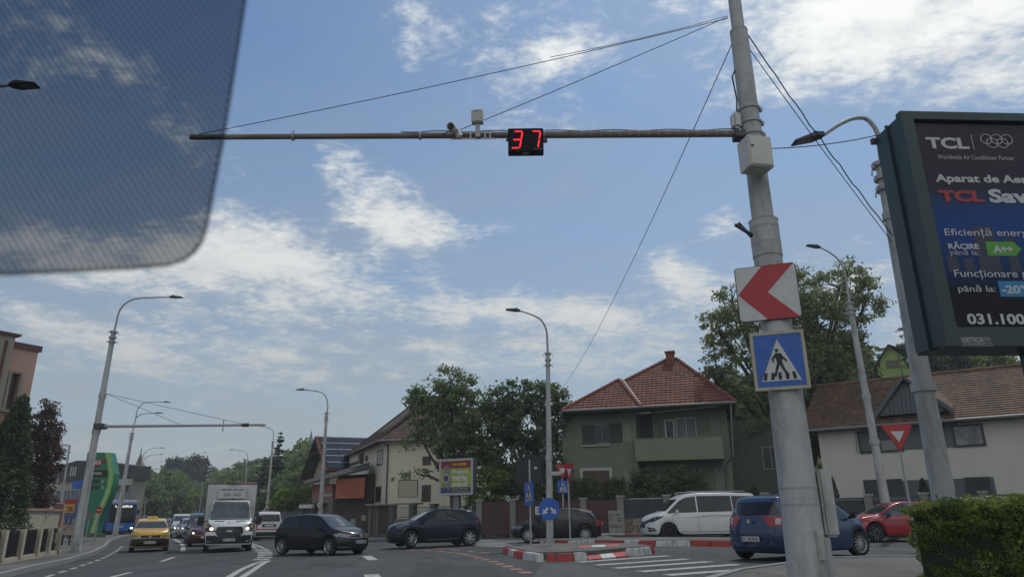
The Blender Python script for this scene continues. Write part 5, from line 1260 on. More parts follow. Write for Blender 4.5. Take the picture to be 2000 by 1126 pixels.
def beam_things():
    # countdown display
    fx = Frame((BA.x+PB.x, BA.y+PB.y-.12), (BA.x+PB.x+1, BA.y+PB.y-.12-0.0))
    r = fx.rect(992, 252, 1062, 297)
    t = thing('countdown_display', 'black countdown display with red 37 hanging on the beam', 'display', fx.o+fx.u*((r[0]+r[1])/2)+Vector((0, 0, (r[2]+r[3])/2)), 0)
    w, h = (r[1]-r[0])/2, (r[3]-r[2])/2
    MB().box(-w, w, -.02, .12, -h, h).obj('housing', mat('display_black', (.005, .006, .009), .5, spec=.2), t, bevel=.006)
    MB().box(-w+.008, w-.008, -.026, -.02, -h+.008, h-.008).obj('screen', mat('display_screen', (.004, .005, .011), .5, spec=.15), t)
    RED = mat('led_red', (1, .02, .035), .5, emit=1.25); mb = MB()
    def seg(a, b, c, d, th=.02):
        P, Q = Vector((a, b)), Vector((c, d)); dd = (Q-P).normalized(); n = Vector((-dd.y, dd.x))*th/2; mb.prism([tuple(P+dd*.006), tuple(P+n+dd*.016), tuple(Q+n-dd*.016), tuple(Q-dd*.006), tuple(Q-n-dd*.016), tuple(P-n+dd*.016)], -.031, -.026)
    def digit(cx, segs):
        W2, H2, sl = w*.24, h*.70, .022
        pt = {'tl': (cx-W2+sl, H2), 'tr': (cx+W2+sl, H2), 'ml': (cx-W2, 0), 'mr': (cx+W2, 0), 'bl': (cx-W2-sl, -H2), 'br': (cx+W2-sl, -H2)}
        for s_ in segs: a, b = s_.split('-'); seg(*pt[a], *pt[b])
    digit(-w*.50, ('tl-tr', 'tr-mr', 'ml-mr', 'mr-br', 'bl-br')); digit(w*.52, ('tl-tr', 'tr-mr', 'mr-br')); mb.obj('digits', RED, t)
    text('MONTRONIC', mat('faint_print', (.25, .25, .25), .5), 'maker_print', t, (w*.45, w*.95, -h*.83, -h*.74), -.0265, 0); 
    MB().box(-.05, .05, .0, .07, -h-.025, -h).box(-w-.03, -w, .02, .06, .02, .06).box(w, w+.06, .02, .08, .0, .05).obj('bracket', DSTEEL, t)
    # perforated rail, radar box, camera
    r = fx.rect(880, 258, 965, 271); t = thing('mounting_rail', 'white perforated mounting rail clamped behind the camera on the beam', 'rail', fx.o+fx.u*r[0]+Vector((0, 0, r[2])), 0)
    Lr, h = r[1]-r[0], r[3]-r[2]; mb = MB()
    for z in (0, h-.018):
        mb.box(0, Lr, .0, .012, z, z+.005); mb.box(0, Lr, .0, .012, z+.014, z+.019)
        k = 0.0
        while k < Lr: mb.box(k, k+.018, .0005, .0115, z+.005, z+.014); k += .035
    for x in (Lr*.45, Lr*.62, Lr*.78, Lr*.9): mb.box(x, x+.016, -.004, .0, 0, h)
    mb.obj('rail', SW, t)
    r = fx.rect(921.5, 217, 943.5, 241); t = thing('radar_box', 'small square grey radar box standing on a bracket above the beam', 'detector', fx.o+fx.u*((r[0]+r[1])/2)+Vector((0, 0, (r[2]+r[3])/2)), math.radians(-8))
    w, h = (r[1]-r[0])/2, (r[3]-r[2])/2; gb = mat('detector_grey', (.42, .42, .40), .5)
    MB().box(-w, w, -.05, .06, -h, h).obj('housing', gb, t, bevel=.01); MB().box(-w*.5, w*.3, -.053, -.05, h*.7, h*.78).box(-.01, .01, -.053, -.05, -h*.85, -h*.7).box(-w+.012, w-.012, -.0515, -.05, -h+.012, -h+.016).obj('seam', DSTEEL, t)
    z1 = fx.uz(930, 270)[1]-(r[2]+r[3])/2; MB().hexa([(-.02, -.05, z1), (.05, -.05, z1), (.05, .02, z1), (-.02, .02, z1), (-.03, -.01, -h), (.03, -.01, -h), (.03, .03, -h), (-.03, .03, -h)]).obj('bracket', GALV, t)
    c = fx.uz(890, 262); t = thing('surveillance_camera', 'white bullet camera with dark lens on the beam', 'camera', fx.o+fx.u*c[0]+Vector((0, -.05, c[1]-.02)), 0)
    a = Vector((0, -.02, .0)); d = Vector((-.35, -.9, -.05)).normalized(); d = Vector((-.30, -.86, -.15)).normalized()
    p0 = Vector((.03, .05, .05)); MB().tube([p0, p0+d*.22], [.052, .055], 16).obj('camera_body', mat('camera_white', (.6, .6, .58), .4), t, smooth=True)
    MB().tube([p0+d*.20, p0+d*.27], [.062, .062], 16, False).obj('hood', MATS['camera_white'], t); MB().tube([p0+d*.222, p0+d*.235], [.052, .050], 16).obj('lens', SBK, t)
    MB().tube([(.02, 0, .03), (.07, 0, -.06)], [.045, .05], 12).obj('mount', MATS['camera_white'], t, smooth=True)
    MB().tube([(-.01, 0, .02), (-.12, .02, .05), (-.2, .05, .0)], .008, 5).obj('cable', WIRE, t)
beam_things()

def sag_wire(name, label, a, b, s, r=.01, wav=0, cat='cable'):
    a, b = Vector(a), Vector(b); n = 24; m = a
    P = [a.lerp(b, k/n)-a-Vector((0, 0, s*4*(k/n)*(1-k/n)))+Vector((0, 0, wav*math.sin(k*1.9)*math.sin(math.pi*k/n))) for k in range(n+1)]
    o = MB().tube(P, r, 5).obj(name, WIRE); o.location = a; return tag(o, label, cat)
def wires():
    T = Vector((PB.x+.13, PB.y, 0))
    def mz(py): return AT(1450, py, PY).z
    ln = AT(1748, 480, 12.2)
    sag_wire('overhead_cable', 'straight thin wire from the big mast down to the billboard lamp post', (T.x, T.y, mz(95)), ln, .04, .007)
    sag_wire('overhead_cable', 'twisted wavy cable from the mast top down to the billboard lamp post', (T.x, T.y, mz(66)), AT(1752, 470, 12.2), .10, .010, .035)
    sag_wire('overhead_cable', 'short wire from the control cabinet to the billboard corner', AT(1503, 290, PY-.35), AT(1722, 262, 9.6), .05, .008)
    p = AT(1095, 760, 44); a = Vector((PB.x-.14, PB.y, mz(88)))
    o = sag_wire('overhead_cable', 'long thin wire from the mast falling to the green house roof', a, p, .55, .008)
    A = AT(207, 768, 34); B = AT(356, 829.5, 33.7); C2 = AT(478, 828, 33.5)
    # cantilever beam on the left lamp post
    z = AT(196, 832, 34).z; e = G(518, 829, z)
    t = thing('cantilever_beam', 'thin grey beam reaching over the road from the left lamp post with two stays', 'beam', AT(196, 832, 34)); o = t.location.copy()
    MB().tube([(0, 0, 0), (Vector((e.x, e.y, z))-o)], [.075, .055], 10).obj('beam_tube', GALV, t, smooth=True)
    MB().box(-.2, .2, -.25, .25, -.12, .12).obj('clamp', DSTEEL, t)
    E2 = Vector((e.x, e.y, z))-o
    MB().tube([A-o, E2*.5], .010, 5).tube([A-o, E2*.88-Vector((0, 0, -.02))], .010, 5).obj('stay_wire', WIRE, t)
    MB().tube([E2*.745+Vector((0, 0, .25)), E2*.745-Vector((0, 0, .3))], .02, 5).tube([E2*.86, E2*.90], .09, 8).obj('fitting', DSTEEL, t)
wires()

def round_blue_sign():
    p = AT(1075, 1076, 25.8); gz = GZ(p.x, p.y)
    t = thing('direction_sign', 'round blue sign with two white arrows pointing down left and down right', 'sign', (p.x, p.y, gz)); f = Frame((p.x, p.y-.06), (p.x+1, p.y-.06))
    c = f.uz(1073, 993); r = abs(f.uz(1094, 993)[0]-c[0]); cz = c[1]-gz; cx = c[0]
    MB().tube([(0, 0, -.05), (0, 0, cz+r*.6)], .038, 12).obj('post', GALV, t, smooth=True)
    MB().prism(ring_poly((cx, cz), r, 40), -.06, -.045).obj('disc', SB, t)
    MB().prism(ring_poly((cx, cz), r*.98, 40), -.045, -.040).obj('disc_back', SBACK, t)
    mb = MB()
    for sg in (-1, 1):
        def Q(a, b): # a along the arrow, b across
            d = Vector((sg*.66, -.75)).normalized(); n = Vector((-d.y, d.x)); q = Vector((cx+sg*r*.12, cz+r*.12))+d*a*r+n*b*r; return (q.x, q.y)
        mb.prism([Q(0, -.10), Q(.38, -.10), Q(.34, -.30), Q(.78, .0), Q(.34, .30), Q(.38, .10), Q(0, .10)], -.066, -.06)
    mb.obj('arrows', SW, t)
    # pedestrian plate turned almost edge-on
    p = AT(1037, 1069, 27.6); gz = GZ(p.x, p.y); t = thing('pedestrian_sign', 'narrow blue pedestrian sign seen almost edge-on on the island, left of the round sign', 'sign', (p.x, p.y, gz), math.radians(-62))
    f = Frame((p.x, p.y), (p.x+1, p.y)); zt = f.uz(1032, 941)[1]-gz; zb = f.uz(1032, 986)[1]-gz; ztop = f.uz(1035, 897)[1]-gz
    MB().tube([(0, 0, -.05), (0, 0, ztop)], .034, 10).obj('post', GALV, t, smooth=True)
    w = .33; MB().box(-w, w, -.06, -.04, zb, zt).obj('plate', SB, t); pedestrian(t, -w*.8, w*.8, zb+.16, zt-.06, -.06)
    # pair of give-way signs and a small pedestrian sign behind
    def giveway(px, py0, py1, pb, Y, ang, label, wpx=None, ped=None, s=.8, group=None):
        p = AT(*pb, Y); gz = GZ(p.x, p.y); t = thing('give_way_sign', label, 'sign', (p.x, p.y, gz), ang, group); f = Frame((p.x, p.y), (p.x+1, p.y))
        zt = f.uz(px, py0)[1]-gz; zb = f.uz(px, py1)[1]-gz; h = zt-zb; w = h*.577
        MB().tube([(0, 0, -.05), (0, 0, zt-.1)], .035, 10).obj('post', GALV, t, smooth=True)
        MB().prism([(-w, zt), (w, zt), (0, zb)], -.055, -.04).obj('red_triangle', SR, t)
        MB().prism([(-w-.02, zt+.012), (w+.02, zt+.012), (0, zb-.03)], -.04, -.036).obj('triangle_back', SBK, t)
        MB().prism([(-w*.42, zt-h*.25), (w*.42, zt-h*.25), (0, zt-h*.25-h*.42)], -.059, -.055).obj('white_triangle', SW, t)
        if ped:
            a, b = f.uz(px, ped[0])[1]-gz, f.uz(px, ped[1])[1]-gz; MB().box(-(a-b)/2*.95, (a-b)/2*.95, -.055, -.04, b, a).obj('blue_plate', SB, t)
            pedestrian(t, -(a-b)*.34, (a-b)*.34, b+.06, a-.06, -.055)
        return t
    giveway(1101, 907, 934, (1102, 1052), 34.6, math.radians(15), 'left of two close give-way signs with a small blue pedestrian plate under it', ped=(938, 962))
    giveway(1113, 905, 943, (1114, 1060), 31, math.radians(60), 'give-way sign turned sideways just right of its twin')
    t = giveway(1763, 829, 880, (1792, 1072), 22.5, math.radians(-14), 'big red give-way triangle standing before the white house')
    # two stacked triangles low on the spruce lamp
    for k, (y0, y1, lb) in enumerate(((986, 1000, 'upper'), (995, 1009, 'lower'))):
        p = AT(519.5, y1, 79.3); f = Frame((p.x, p.y), (p.x+1, p.y)); h = f.uz(520, y0)[1]-p.z; w = h*.6
        t = thing('warning_sign', lb+' of two small warning triangles on the lamp before the spruce', 'sign', p)
        MB().prism([(-w, 0), (w, 0), (0, h)], 0, .03).obj('triangle', SW, t); MB().prism([(-w*.62, h*.14), (w*.62, h*.14), (0, h*.72)], -.01, .0).obj('dark_symbol', SBACK, t)
    p = AT(624.5, 985, 49.6); f = Frame((p.x, p.y), (p.x+1, p.y)); r = abs(f.uz(630.5, 985)[0])
    t = thing('speed_limit_sign', 'round 30 speed limit sign on the lamp before the brown fence', 'sign', p)
    MB().prism(ring_poly((0, 0), r), 0, .03).obj('red_ring', SR, t); MB().prism(ring_poly((0, 0), r*.8), -.006, 0).obj('white_face', SW, t); text('30', SBK, 'digits', t, (-r*.55, r*.55, -r*.36, r*.36), -.008, .02)
    p = AT(1086, 923.5, 29.2); t = thing('street_name_plate', 'small white street name plate on the central lamp', 'sign', p, 0)
    MB().box(-.2, .2, -.0, .015, -.07, .07).obj('plate', SW, t, bevel=.004); text('Str. Siretului', SBK, 'street_name', t, (-.18, .18, -.035, .035), -.003)
    # dark back of a sign panel between the trees
    f = Frame(tuple(AT(1010, 960, 40)[:2]), tuple(AT(1060, 960, 39.2)[:2])); r = f.rect(1008, 893, 1057, 943); gz = GZ(f.o.x, f.o.y)
    t = f.thing('panel_back', 'dark back side of a square advertising panel under the trees', 'billboard'); MB().box(r[0], r[1], 0, .35, r[2], r[3]).obj('cabinet', mat('panel_dark', (.022, .026, .028), .6), t, bevel=.03)
    MB().box(r[0]+.9, r[0]+1.05, .05, .2, gz-.1, r[2]).obj('leg', DSTEEL, t)
    q = f.rect(1043, 911, 1049, 915); MB().box(q[0], q[1], -.008, .0, q[2], q[3]).obj('sticker', SW, t)
    # small chalet style board by the far pavement
    f = Frame(tuple(AT(1045, 1000, 38.2)[:2]), tuple(AT(1061, 1000, 38.2)[:2])); r = f.rect(1045, 988, 1060, 1004)
    t = f.thing('notice_board', 'small pale notice board on the brown fence behind the black hatchback', 'sign'); MB().box(r[0], r[1], 0, .05, r[2], r[3]).obj('board', SW, t); MB().box(r[0]+.06, r[1]-.08, -.006, 0, r[2]+.08, r[2]+.16).box(r[0]+.06, r[1]-.15, -.006, 0, r[2]+.24, r[2]+.3).obj('print', SBACK, t)
    mb = MB(); mb.box(r[0]+.1, r[0]+.16, .05, .1, GZ(f.o.x, f.o.y), r[2]+.1); mb.obj('post', DSTEEL, t)
round_blue_sign()

# ------------------------------------------------------------------ the advertising boards
def billboard():
    A = AT(1753, 221, 8.55); zt = A.z; B = G(2004, 226, zt); f = Frame((A.x, A.y), (B.x, B.y))
    zb = f.uz(1844, 677)[1]; u0 = (f.uz(1753, 221)[0]+f.uz(1844, 677)[0])/2; u1 = u0+3.0
    t = f.thing('billboard', 'large dark green backlit billboard on the right advertising air conditioners', 'billboard')
    gm = mat_stained('billboard_green_metal', (.020, .048, .050), (.012, .028, .031), 1.2, .6, .45, .03)
    D = .62; fr = .17
    back = MB().box(u0+.02, u1-.02, .03, D, zt-.02-(zt-zb)+.04, zt-.02).obj('cabinet', gm, t, bevel=.02)
    mb = MB(); mb.box(u0, u1, -.06, .05, zt-fr*.7, zt); mb.box(u0, u1, -.06, .05, zb, zb+fr*1.35); mb.box(u0, u0+fr, -.0599, .05, zb+fr*1.35, zt-fr*.7); mb.box(u1-fr, u1, -.0599, .05, zb+fr*1.35, zt-fr*.7); mb.obj('frame', gm, t)
    MB().box(u0-.012, u0+.03, D*.46, D*.50, zb+.02, zt-.02).obj('side_rib', gm, t)
    MB().box(u0+fr, u1-fr, .02, .04, zb+fr*1.35, zt-fr*.7).obj('glass', mat('poster_backing', (.02, .02, .025), .1, spec=.5), t)
    # poster: dark at top and bottom, deep blue band in the middle
    pm = bpy.data.materials.new('poster_print'); pm.use_nodes = True; nt = pm.node_tree; N = nt.nodes; L = nt.links; b = N['Principled BSDF']
    tc = N.new('ShaderNodeTexCoord'); sx = N.new('ShaderNodeSeparateXYZ'); L.new(tc.outputs['Object'], sx.inputs[0]); mr = N.new('ShaderNodeMapRange'); mr.inputs[1].default_value = zb; mr.inputs[2].default_value = zt; L.new(sx.outputs[2], mr.inputs[0])
    cr = N.new('ShaderNodeValToRGB'); e = cr.color_ramp.elements; e[0].position = 0; e[0].color = (.010, .010, .014, 1); e[1].position = 1; e[1].color = (.035, .032, .038, 1)
    for p_, c_ in ((.22, (.010, .011, .016)), (.30, (.010, .026, .08)), (.48, (.014, .046, .17)), (.58, (.018, .044, .13)), (.66, (.030, .027, .042))): q = e.new(p_); q.color = (*c_, 1)
    L.new(mr.outputs[0], cr.inputs[0]); L.new(cr.outputs[0], b.inputs['Base Color']); b.inputs['Roughness'].default_value = .5; b.inputs['Specular IOR Level'].default_value = .15
    L.new(cr.outputs[0], b.inputs['Emission Color']); b.inputs['Emission Strength'].default_value = .15
    ps = MB().box(u0+fr+.02, u1-fr-.02, .005, .02, zb+fr*1.35+.04, zt-fr*.7-.03).obj('poster', pm, t)
    sk = MB(); rng = random.Random(4)   # skyline shapes printed in the blue band
    x = u0+fr+.1
    while x < u1-fr-.2:
        w = rng.uniform(.1, .3); h = rng.uniform(.15, .75); z0 = zb+.30*(zt-zb); sk.box(x, x+w, .003, .005, z0, z0+h); x += w+rng.uniform(.02, .15)
    sk.obj('printed_skyline', mat('print_navy', (.014, .022, .05), .4), ps)
    y = .002; wl = mat('print_white', (.50, .50, .52), .5, emit=.0); gl = mat('print_grey', (.32, .32, .34), .5)
    def tx(s, px0, pyb, px1, pyt, m, bold, right=None, name='lettering'):
        """left edge px0, baseline pyb / top pyt near px0, right edge px1"""
        a = f.uz(px0, pyb); b_ = f.uz(px1, (pyt+pyb)/2); c = f.uz(px0, pyt); text(s, m, name, ps, (a[0], b_[0], a[1], c[1]), y-.004, bold)
    tx('TCL', 1811, 290, 1891, 268, wl, .035); MB().box(f.uz(1899, 280)[0], f.uz(1900.5, 280)[0], y-.005, y, f.uz(1900, 292)[1], f.uz(1898, 263)[1]).obj('divider', gl, ps)
    mb = MB(); c0 = f.uz(1926, 274); c4 = f.uz(1966, 273); R_ = (c4[0]-c0[0])/4*1.05; 
    for k in range(5):
        cx = c0[0]+(c4[0]-c0[0])*k/4; cz = c0[1]+(.015 if k % 2 == 0 else -R_*.55); mb.tube([(cx+R_*math.cos(a), y-.006, cz+R_*math.sin(a)*.95) for a in np.linspace(0, 6.283, 25)], .006, 5, False)
    mb.obj('five_rings', wl, ps)
    tx('Worldwide Air Conditioner Partner', 1832, 311, 1980, 302, gl, .01)
    tx('Aparat de Aer Condiționat', 1829, 360, 1829+330, 340, wl, .03); tx('TCL', 1836, 394, 1921, 371, mat('print_red', (.35, .03, .03), .5), .05); tx('Save', 1934, 396, 2032, 369, wl, .04)
    tx('Eficiență energetică', 1847, 464, 1847+212, 445, wl, .0); tx('RĂCIRE', 1853, 486, 1911, 472, wl, .03); tx('până la:', 1857, 501, 1912, 486, gl, .01)
    a = f.uz(1930, 499); b_ = f.uz(1992, 472); hh = b_[1]-a[1]; MB().prism([(a[0], a[1]), (b_[0]-hh*.5, a[1]), (b_[0], a[1]+hh*.5), (b_[0]-hh*.5, b_[1]), (a[0], b_[1])], y-.003, y).obj('green_arrow', mat('print_green', (.08, .30, .03), .5), ps)
    tx('A++', 1941, 493, 1978, 479, wl, .04)
    tx('Funcționare permanentă', 1866, 545, 1866+255, 525, wl, .0); tx('până la:', 1873, 573, 1944, 556, wl, .0)
    a = f.uz(1955, 579); b_ = f.uz(2040, 549); MB().box(a[0], b_[0], y-.003, y, a[1], b_[1]).obj('cyan_box', mat('print_cyan', (.02, .19, .42), .5), ps); tx('-20°C', 1958, 573, 2022, 556, wl, .03)
    tx('031.100.1234'[:7]+'', 1891, 633, 2001, 612, wl, .03)
    a = f.uz(1878, 676, .06); b_ = f.uz(1937, 657, .06); MB().prism([(a[0]-.01, b_[1]), (b_[0]-.03, b_[1]), (b_[0], a[1]), (a[0]+.01, a[1])], -.064, -.06).obj('maker_plate', mat('plate_grey_dull', (.10, .11, .11), .5), t)
    def tf(s, px0, pyb, px1, pyt, b0):
        a = f.uz(px0, pyb, .064); b_ = f.uz(px1, (pyt+pyb)/2, .064); c = f.uz(px0, pyt, .064); text(s, gl, 'maker_lettering', t, (a[0], b_[0], a[1], c[1]), -.068, b0)
    tf('GETICA', 1879, 668, 1921, 659, .03); tf('OOH', 1922, 665, 1934, 659, 0); tf('RO 9782569', 1891, 675, 1923, 670, 0)
    gz = GZ(f.o.x, f.o.y)
    MB().box((u0+u1)/2-.16, (u0+u1)/2+.16, .2, .5, gz-.1, zb+.05).obj('support_post', gm, t)
    MB().box(u0-.03, u0+.05, D-.02, D+.04, zt-.12, zt-.04).obj('corner_hook', DSTEEL, t)
billboard()
def zoo_billboard():
    A = AT(857, 965, 44.2); B = AT(920, 962, 43.2); f = Frame((A.x, A.y), (B.x, B.y)); r = f.rect(857, 967, 924, 893); gz = GZ(A.x, A.y)
    t = f.thing('billboard', 'square backlit pet shop billboard in a white frame under the tree', 'billboard'); u0, u1, z0, z1 = r
    MB().box(u0, u1, .02, .5, z0, z1).obj('cabinet', mat('zoo_cabinet', (.10, .12, .12), .5), t, bevel=.03)
    fm = mat('frame_pale', (.38, .40, .40), .5); mb = MB(); e = .13
    mb.box(u0, u1, -.03, .02, z1-e, z1); mb.box(u0, u1, -.03, .02, z0, z0+e); mb.box(u0, u0+e, -.03, .02, z0+e, z1-e); mb.box(u1-e, u1, -.03, .02, z0+e, z1-e); mb.obj('frame', fm, t)
    W_, H_ = u1-u0-2*e, z1-z0-2*e; Q = lambda a, b: (u0+e+a*W_, z0+e+b*H_)
    def rect(n, a0, a1, b0, b1, m, d=.0): p, q = Q(a0, b0), Q(a1, b1); return MB().box(p[0], q[0], .006-d, .02, p[1], q[1]).obj(n, m, t)
    po = rect('poster', 0, 1, 0, 1, mat('poster_lime', (.30, .36, .035), .5)); rect('red_band', 0, 1, .80, 1, mat('poster_red', (.22, .02, .025), .5), .004); rect('purple_band', 0, 1, .77, .80, mat('poster_purple', (.10, .03, .09), .5), .003); rect('blue_band', 0, 1, 0, .17, mat('poster_blue', (.02, .05, .14), .5), .004)
    def tx(s, a0, a1, b0, b1, m, bold): p, q = Q(a0, b0), Q(a1, b1); text(s, m, 'lettering', po, (p[0], q[0], p[1], q[1]), -.002, bold)
    ye = mat('poster_yellow', (.55, .42, .05), .5); tx('zoo center', .38, .85, .85, .94, ye, .03)
    for s, a, b, c, d in (('Prețuri', .38, .90, .56, .72), ('mereu', .38, .88, .37, .53), ('mici!', .38, .90, .19, .36)): tx(s, a, b, c, d, SW, .05)
    tx('Soseaua Alba Iulia,', .38, .90, .105, .15, ye, .02); tx('lângă benzinăria MOL', .36, .92, .03, .075, ye, .02)
    # the printed grey dog holding a bowl, kept a plain silhouette
    g1 = mat('poster_dog_grey', (.18, .17, .19), .5, var=.4, vscale=6); mb = MB()
    def pl(P, d): mb.prism([Q(*p) for p in P], .0-d, .006)
    pl([(.10, .80), (.13, .86), (.26, .86), (.30, .80), (.27, .66), (.12, .66)], .001); pl([(.10, .66), (.29, .66), (.33, .45), (.30, .10), (.24, .05), (.20, .30), (.12, .12), (.07, .12), (.06, .45)], .002); mb.obj('printed_dog', g1, po)
    c = Q(.17, .46); MB().prism(ring_poly(c, .13*W_), -.004, .002).obj('printed_bowl', mat('poster_bowl', (.35, .36, .36), .5), po); MB().prism(ring_poly(c, .085*W_), -.006, -.003).obj('printed_food', mat('poster_food', (.06, .05, .05), .5), po)
    MB().box(u0+W_*.45, u0+W_*.62, .15, .4, gz-.1, z0).obj('support_post', mat('zoo_post', (.2, .2, .2), .6), t)
zoo_billboard()

# ------------------------------------------------------------------ houses
WINF = mat('window_frame_brown', (.09, .055, .035), .6); WING = mat('window_glass', (.018, .021, .023), .12, spec=.45, var=.5, vscale=.8)
WINW = mat('window_frame_white', (.52, .53, .52), .5); ANTH = mat('anthracite_frame', (.022, .024, .027), .45)
GUT = mat('gutter_zinc', (.17, .18, .18), .5, .4)
def window(t, r, y, fm=WINF, gm=WING, fw=.07, bars=1, depth=.12, sill=None, curtain=None):
    """glass set back behind a real frame; r = (u0,u1,z0,z1), wall face at depth y"""
    u0, u1, z0, z1 = r
    mb = MB(); mb.box(u0, u1, y-.03, y+.03, z1-fw, z1).box(u0, u1, y-.03, y+.03, z0, z0+fw).box(u0, u0+fw, y-.0295, y+.03, z0+fw, z1-fw).box(u1-fw, u1, y-.0295, y+.03, z0+fw, z1-fw)
    for k in range(bars): c = u0+(u1-u0)*(k+1)/(bars+1); mb.box(c-fw*.35, c+fw*.35, y-.026, y+.03, z0+fw, z1-fw)
    w = mb.obj('window', fm, t); MB().box(u0+fw, u1-fw, y-.012, y+.02, z0+fw, z1-fw).obj('pane', gm, w)
    if curtain:
        c = MB(); n = 12
        for k in range(n): a = u0+fw+(u1-u0-2*fw)*k/n; c.box(a+.01, a+(u1-u0-2*fw)/n*.7, y-.016, y-.012, z0+fw+.02, z1-fw-.02)
        c.obj('curtain', curtain, w)
    if sill: MB().box(u0-.08, u1+.08, y-.12, y, z0-.07, z0).obj('sill', sill, w)
    return w
def green_house():
    A = AT(1105, 800, 45.3); B = AT(1425, 785, 42.6); f = Frame((A.x, A.y), (B.x, B.y)); gz = GZ(A.x, A.y); t = f.thing('green_house', 'dark green two-storey house with red tiled hip roof and a long balcony', 'house')
    wall = mat_stained('green_plaster', (.16, .185, .13), (.11, .13, .095), .7, .6, .9, .12); wall2 = mat_stained('green_plaster_balcony', (.185, .22, .15), (.13, .155, .105), .7, .5, .9, .1)
    uL, uM, uR = f.uz(1098, 850)[0], f.uz(1243, 850)[0], f.uz(1424, 850)[0]; ze = f.uz(1256, 796)[1]
    MB().box(uL, uM, 0, 9, gz-.3, ze).obj('wall', wall, t); MB().box(uM+.003, uR, 1.3, 9.6, gz-.3, ze-.02).obj('wall', wall, t)
    a = f.rect(1241, 900, 1413, 856, .35); a = (f.uz(1241, 880)[0]+.02, f.uz(1413, 880, .35)[0], f.uz(1300, 898, .35)[1], f.uz(1300, 855, .35)[1])
    b = MB(); b.box(a[0], a[1], -.35, -.2, a[2], a[3]).box(a[1]-.15, a[1], -.2, 1.3, a[2], a[3]).box(a[0], a[0]+.15, -.2, 0, a[2], a[3]).box(a[0]+.15, a[1]-.15, -.2, 1.298, a[2], a[2]+.18); b.obj('balcony', wall2, t)
    MB().box(a[0]-.01, a[1]+.03, -.38, -.17, a[3], a[3]+.05).obj('balcony_cap', mat('cap_grey_green', (.16, .18, .15), .8), t)
    # windows
    wf = mat('old_window_frame', (.20, .20, .17), .6); sh = mat('shutter_green_grey', (.045, .055, .05), .7)
    r = f.rect(1163, 866, 1189, 827); window(t, r, -.0, wf, bars=1, fw=.06)
    for q in ((1138, 867, 1162.5, 829), (1189.5, 864, 1214, 825)):
        r2 = f.rect(*q); s_ = MB(); s_.box(r2[0], r2[1], -.05, -.02, r2[2], r2[3]); k = r2[2]+.08
        while k < r2[3]-.1: s_.hexa([(r2[0]+.08, -.075, k), (r2[1]-.08, -.075, k), (r2[1]-.08, -.052, k+.02), (r2[0]+.08, -.052, k+.02), (r2[0]+.08, -.075, k+.012), (r2[1]-.08, -.075, k+.012), (r2[1]-.08, -.052, k+.06), (r2[0]+.08, -.052, k+.06)]); k += .085
        s_.obj('shutter', sh, t)
    MB().box(f.uz(1137, 869)[0], f.uz(1193, 869)[0], -.12, 0, f.uz(1165, 871)[1], f.uz(1165, 868)[1]).obj('sill', mat('sill_cream', (.33, .32, .27), .7), t)
    r = f.rect(1135, 968, 1195, 912); window(t, r, -.02, mat('frame_offwhite', (.40, .40, .37), .7), mat('brown_shutter_closed', (.085, .045, .04), .6), fw=.16, bars=0)
    st = mat('stripe_cream', (.36, .36, .30), .8)
    def stripes(px, py0, py1, off):
        mb = MB(); r = f.rect(px-7, py1, px+7, py0, -off); w = (r[1]-r[0])
        for k in range(5): h = (r[3]-r[2])*(1, .9, .78, .9, .7)[k]; c = (r[2]+r[3])/2+(.1, .05, -.05, .0, -.1)[k]; mb.box(r[0]+w*k/5, r[0]+w*k/5+.035, off-.02, off, c-h/2, c+h/2)
        mb.obj('stripe_ornament', st, t)
    for q in ((1225, 823, 865, 0), (1230, 920, 960, 0), (1277, 825, 856, 1.3), (1398, 814, 848, 1.3), (1284, 922, 955, 1.3), (1408, 914, 962, 1.3)): stripes(*q)
    window(t, f.rect(1300, 858, 1316, 818, -1.3), 1.3, WINW, fw=.09, bars=0); cu = mat('curtain_grey', (.24, .25, .26), .8)
    window(t, f.rect(1322, 857, 1358, 814, -1.3), 1.3, WINW, fw=.05, bars=1, curtain=cu)
    MB().box(*f.rect(1252, 858, 1272, 800, -1.3)[:2], 1.26, 1.3, *f.rect(1252, 862, 1272, 810, -1.3)[2:]).obj('balcony_door', mat('door_dark', (.03, .028, .026), .6), t)
    # roofs
    tile = mat_tile('tile_red', (.25, .078, .042), (.17, .056, .036), .30)
    eL = (f.uz(1118, 800)[0], -.55); ey = -.55; by = 10.2; zR = f.uz(1312, 702, -4.8)[1]; r0 = f.uz(1303, 702, -4.8)[0]; r1 = f.uz(1322, 702, -4.8)[0]
    P = lambda u, y, z: (u, y, z); U0, U1 = f.uz(1112, 795)[0], uR+.55
    roof_plane('roof', [P(U0, ey, ze), P(U1, ey, ze), P(r1, 4.8, zR), P(r0, 4.8, zR)], tile, t, lift=.05); roof_plane('roof', [P(U1, ey, ze), P(U1, by, ze), P(r1, 4.8, zR)], tile, t, lift=.05)
    roof_plane('roof', [P(U0, by, ze), P(U0, ey, ze), P(r0, 4.8, zR)], tile, t, lift=.05); roof_plane('roof', [P(U1, by, ze), P(U0, by, ze), P(r0, 4.8, zR), P(r1, 4.8, zR)], tile, t, lift=.05)
    wl, wr, wy = f.uz(1097, 797, 1.2)[0], f.uz(1251, 793, 1.2)[0], -1.25; pk = f.uz(1209, 742, -2.2); pu, pz = pk; zw = f.uz(1200, 797, 1.2)[1]
    roof_plane('wing_roof', [P(wl, wy, zw), P(wr, wy, zw), P(pu, 2.2, pz)], tile, t, lift=.05); roof_plane('wing_roof', [P(wr, wy, zw), P(wr, 3.2, zw), P(pu, 5.5, pz), P(pu, 2.2, pz)], tile, t, lift=.05); roof_plane('wing_roof', [P(wl, 6, zw), P(wl, wy, zw), P(pu, 2.2, pz), P(pu, 6, pz)], tile, t, lift=.05)
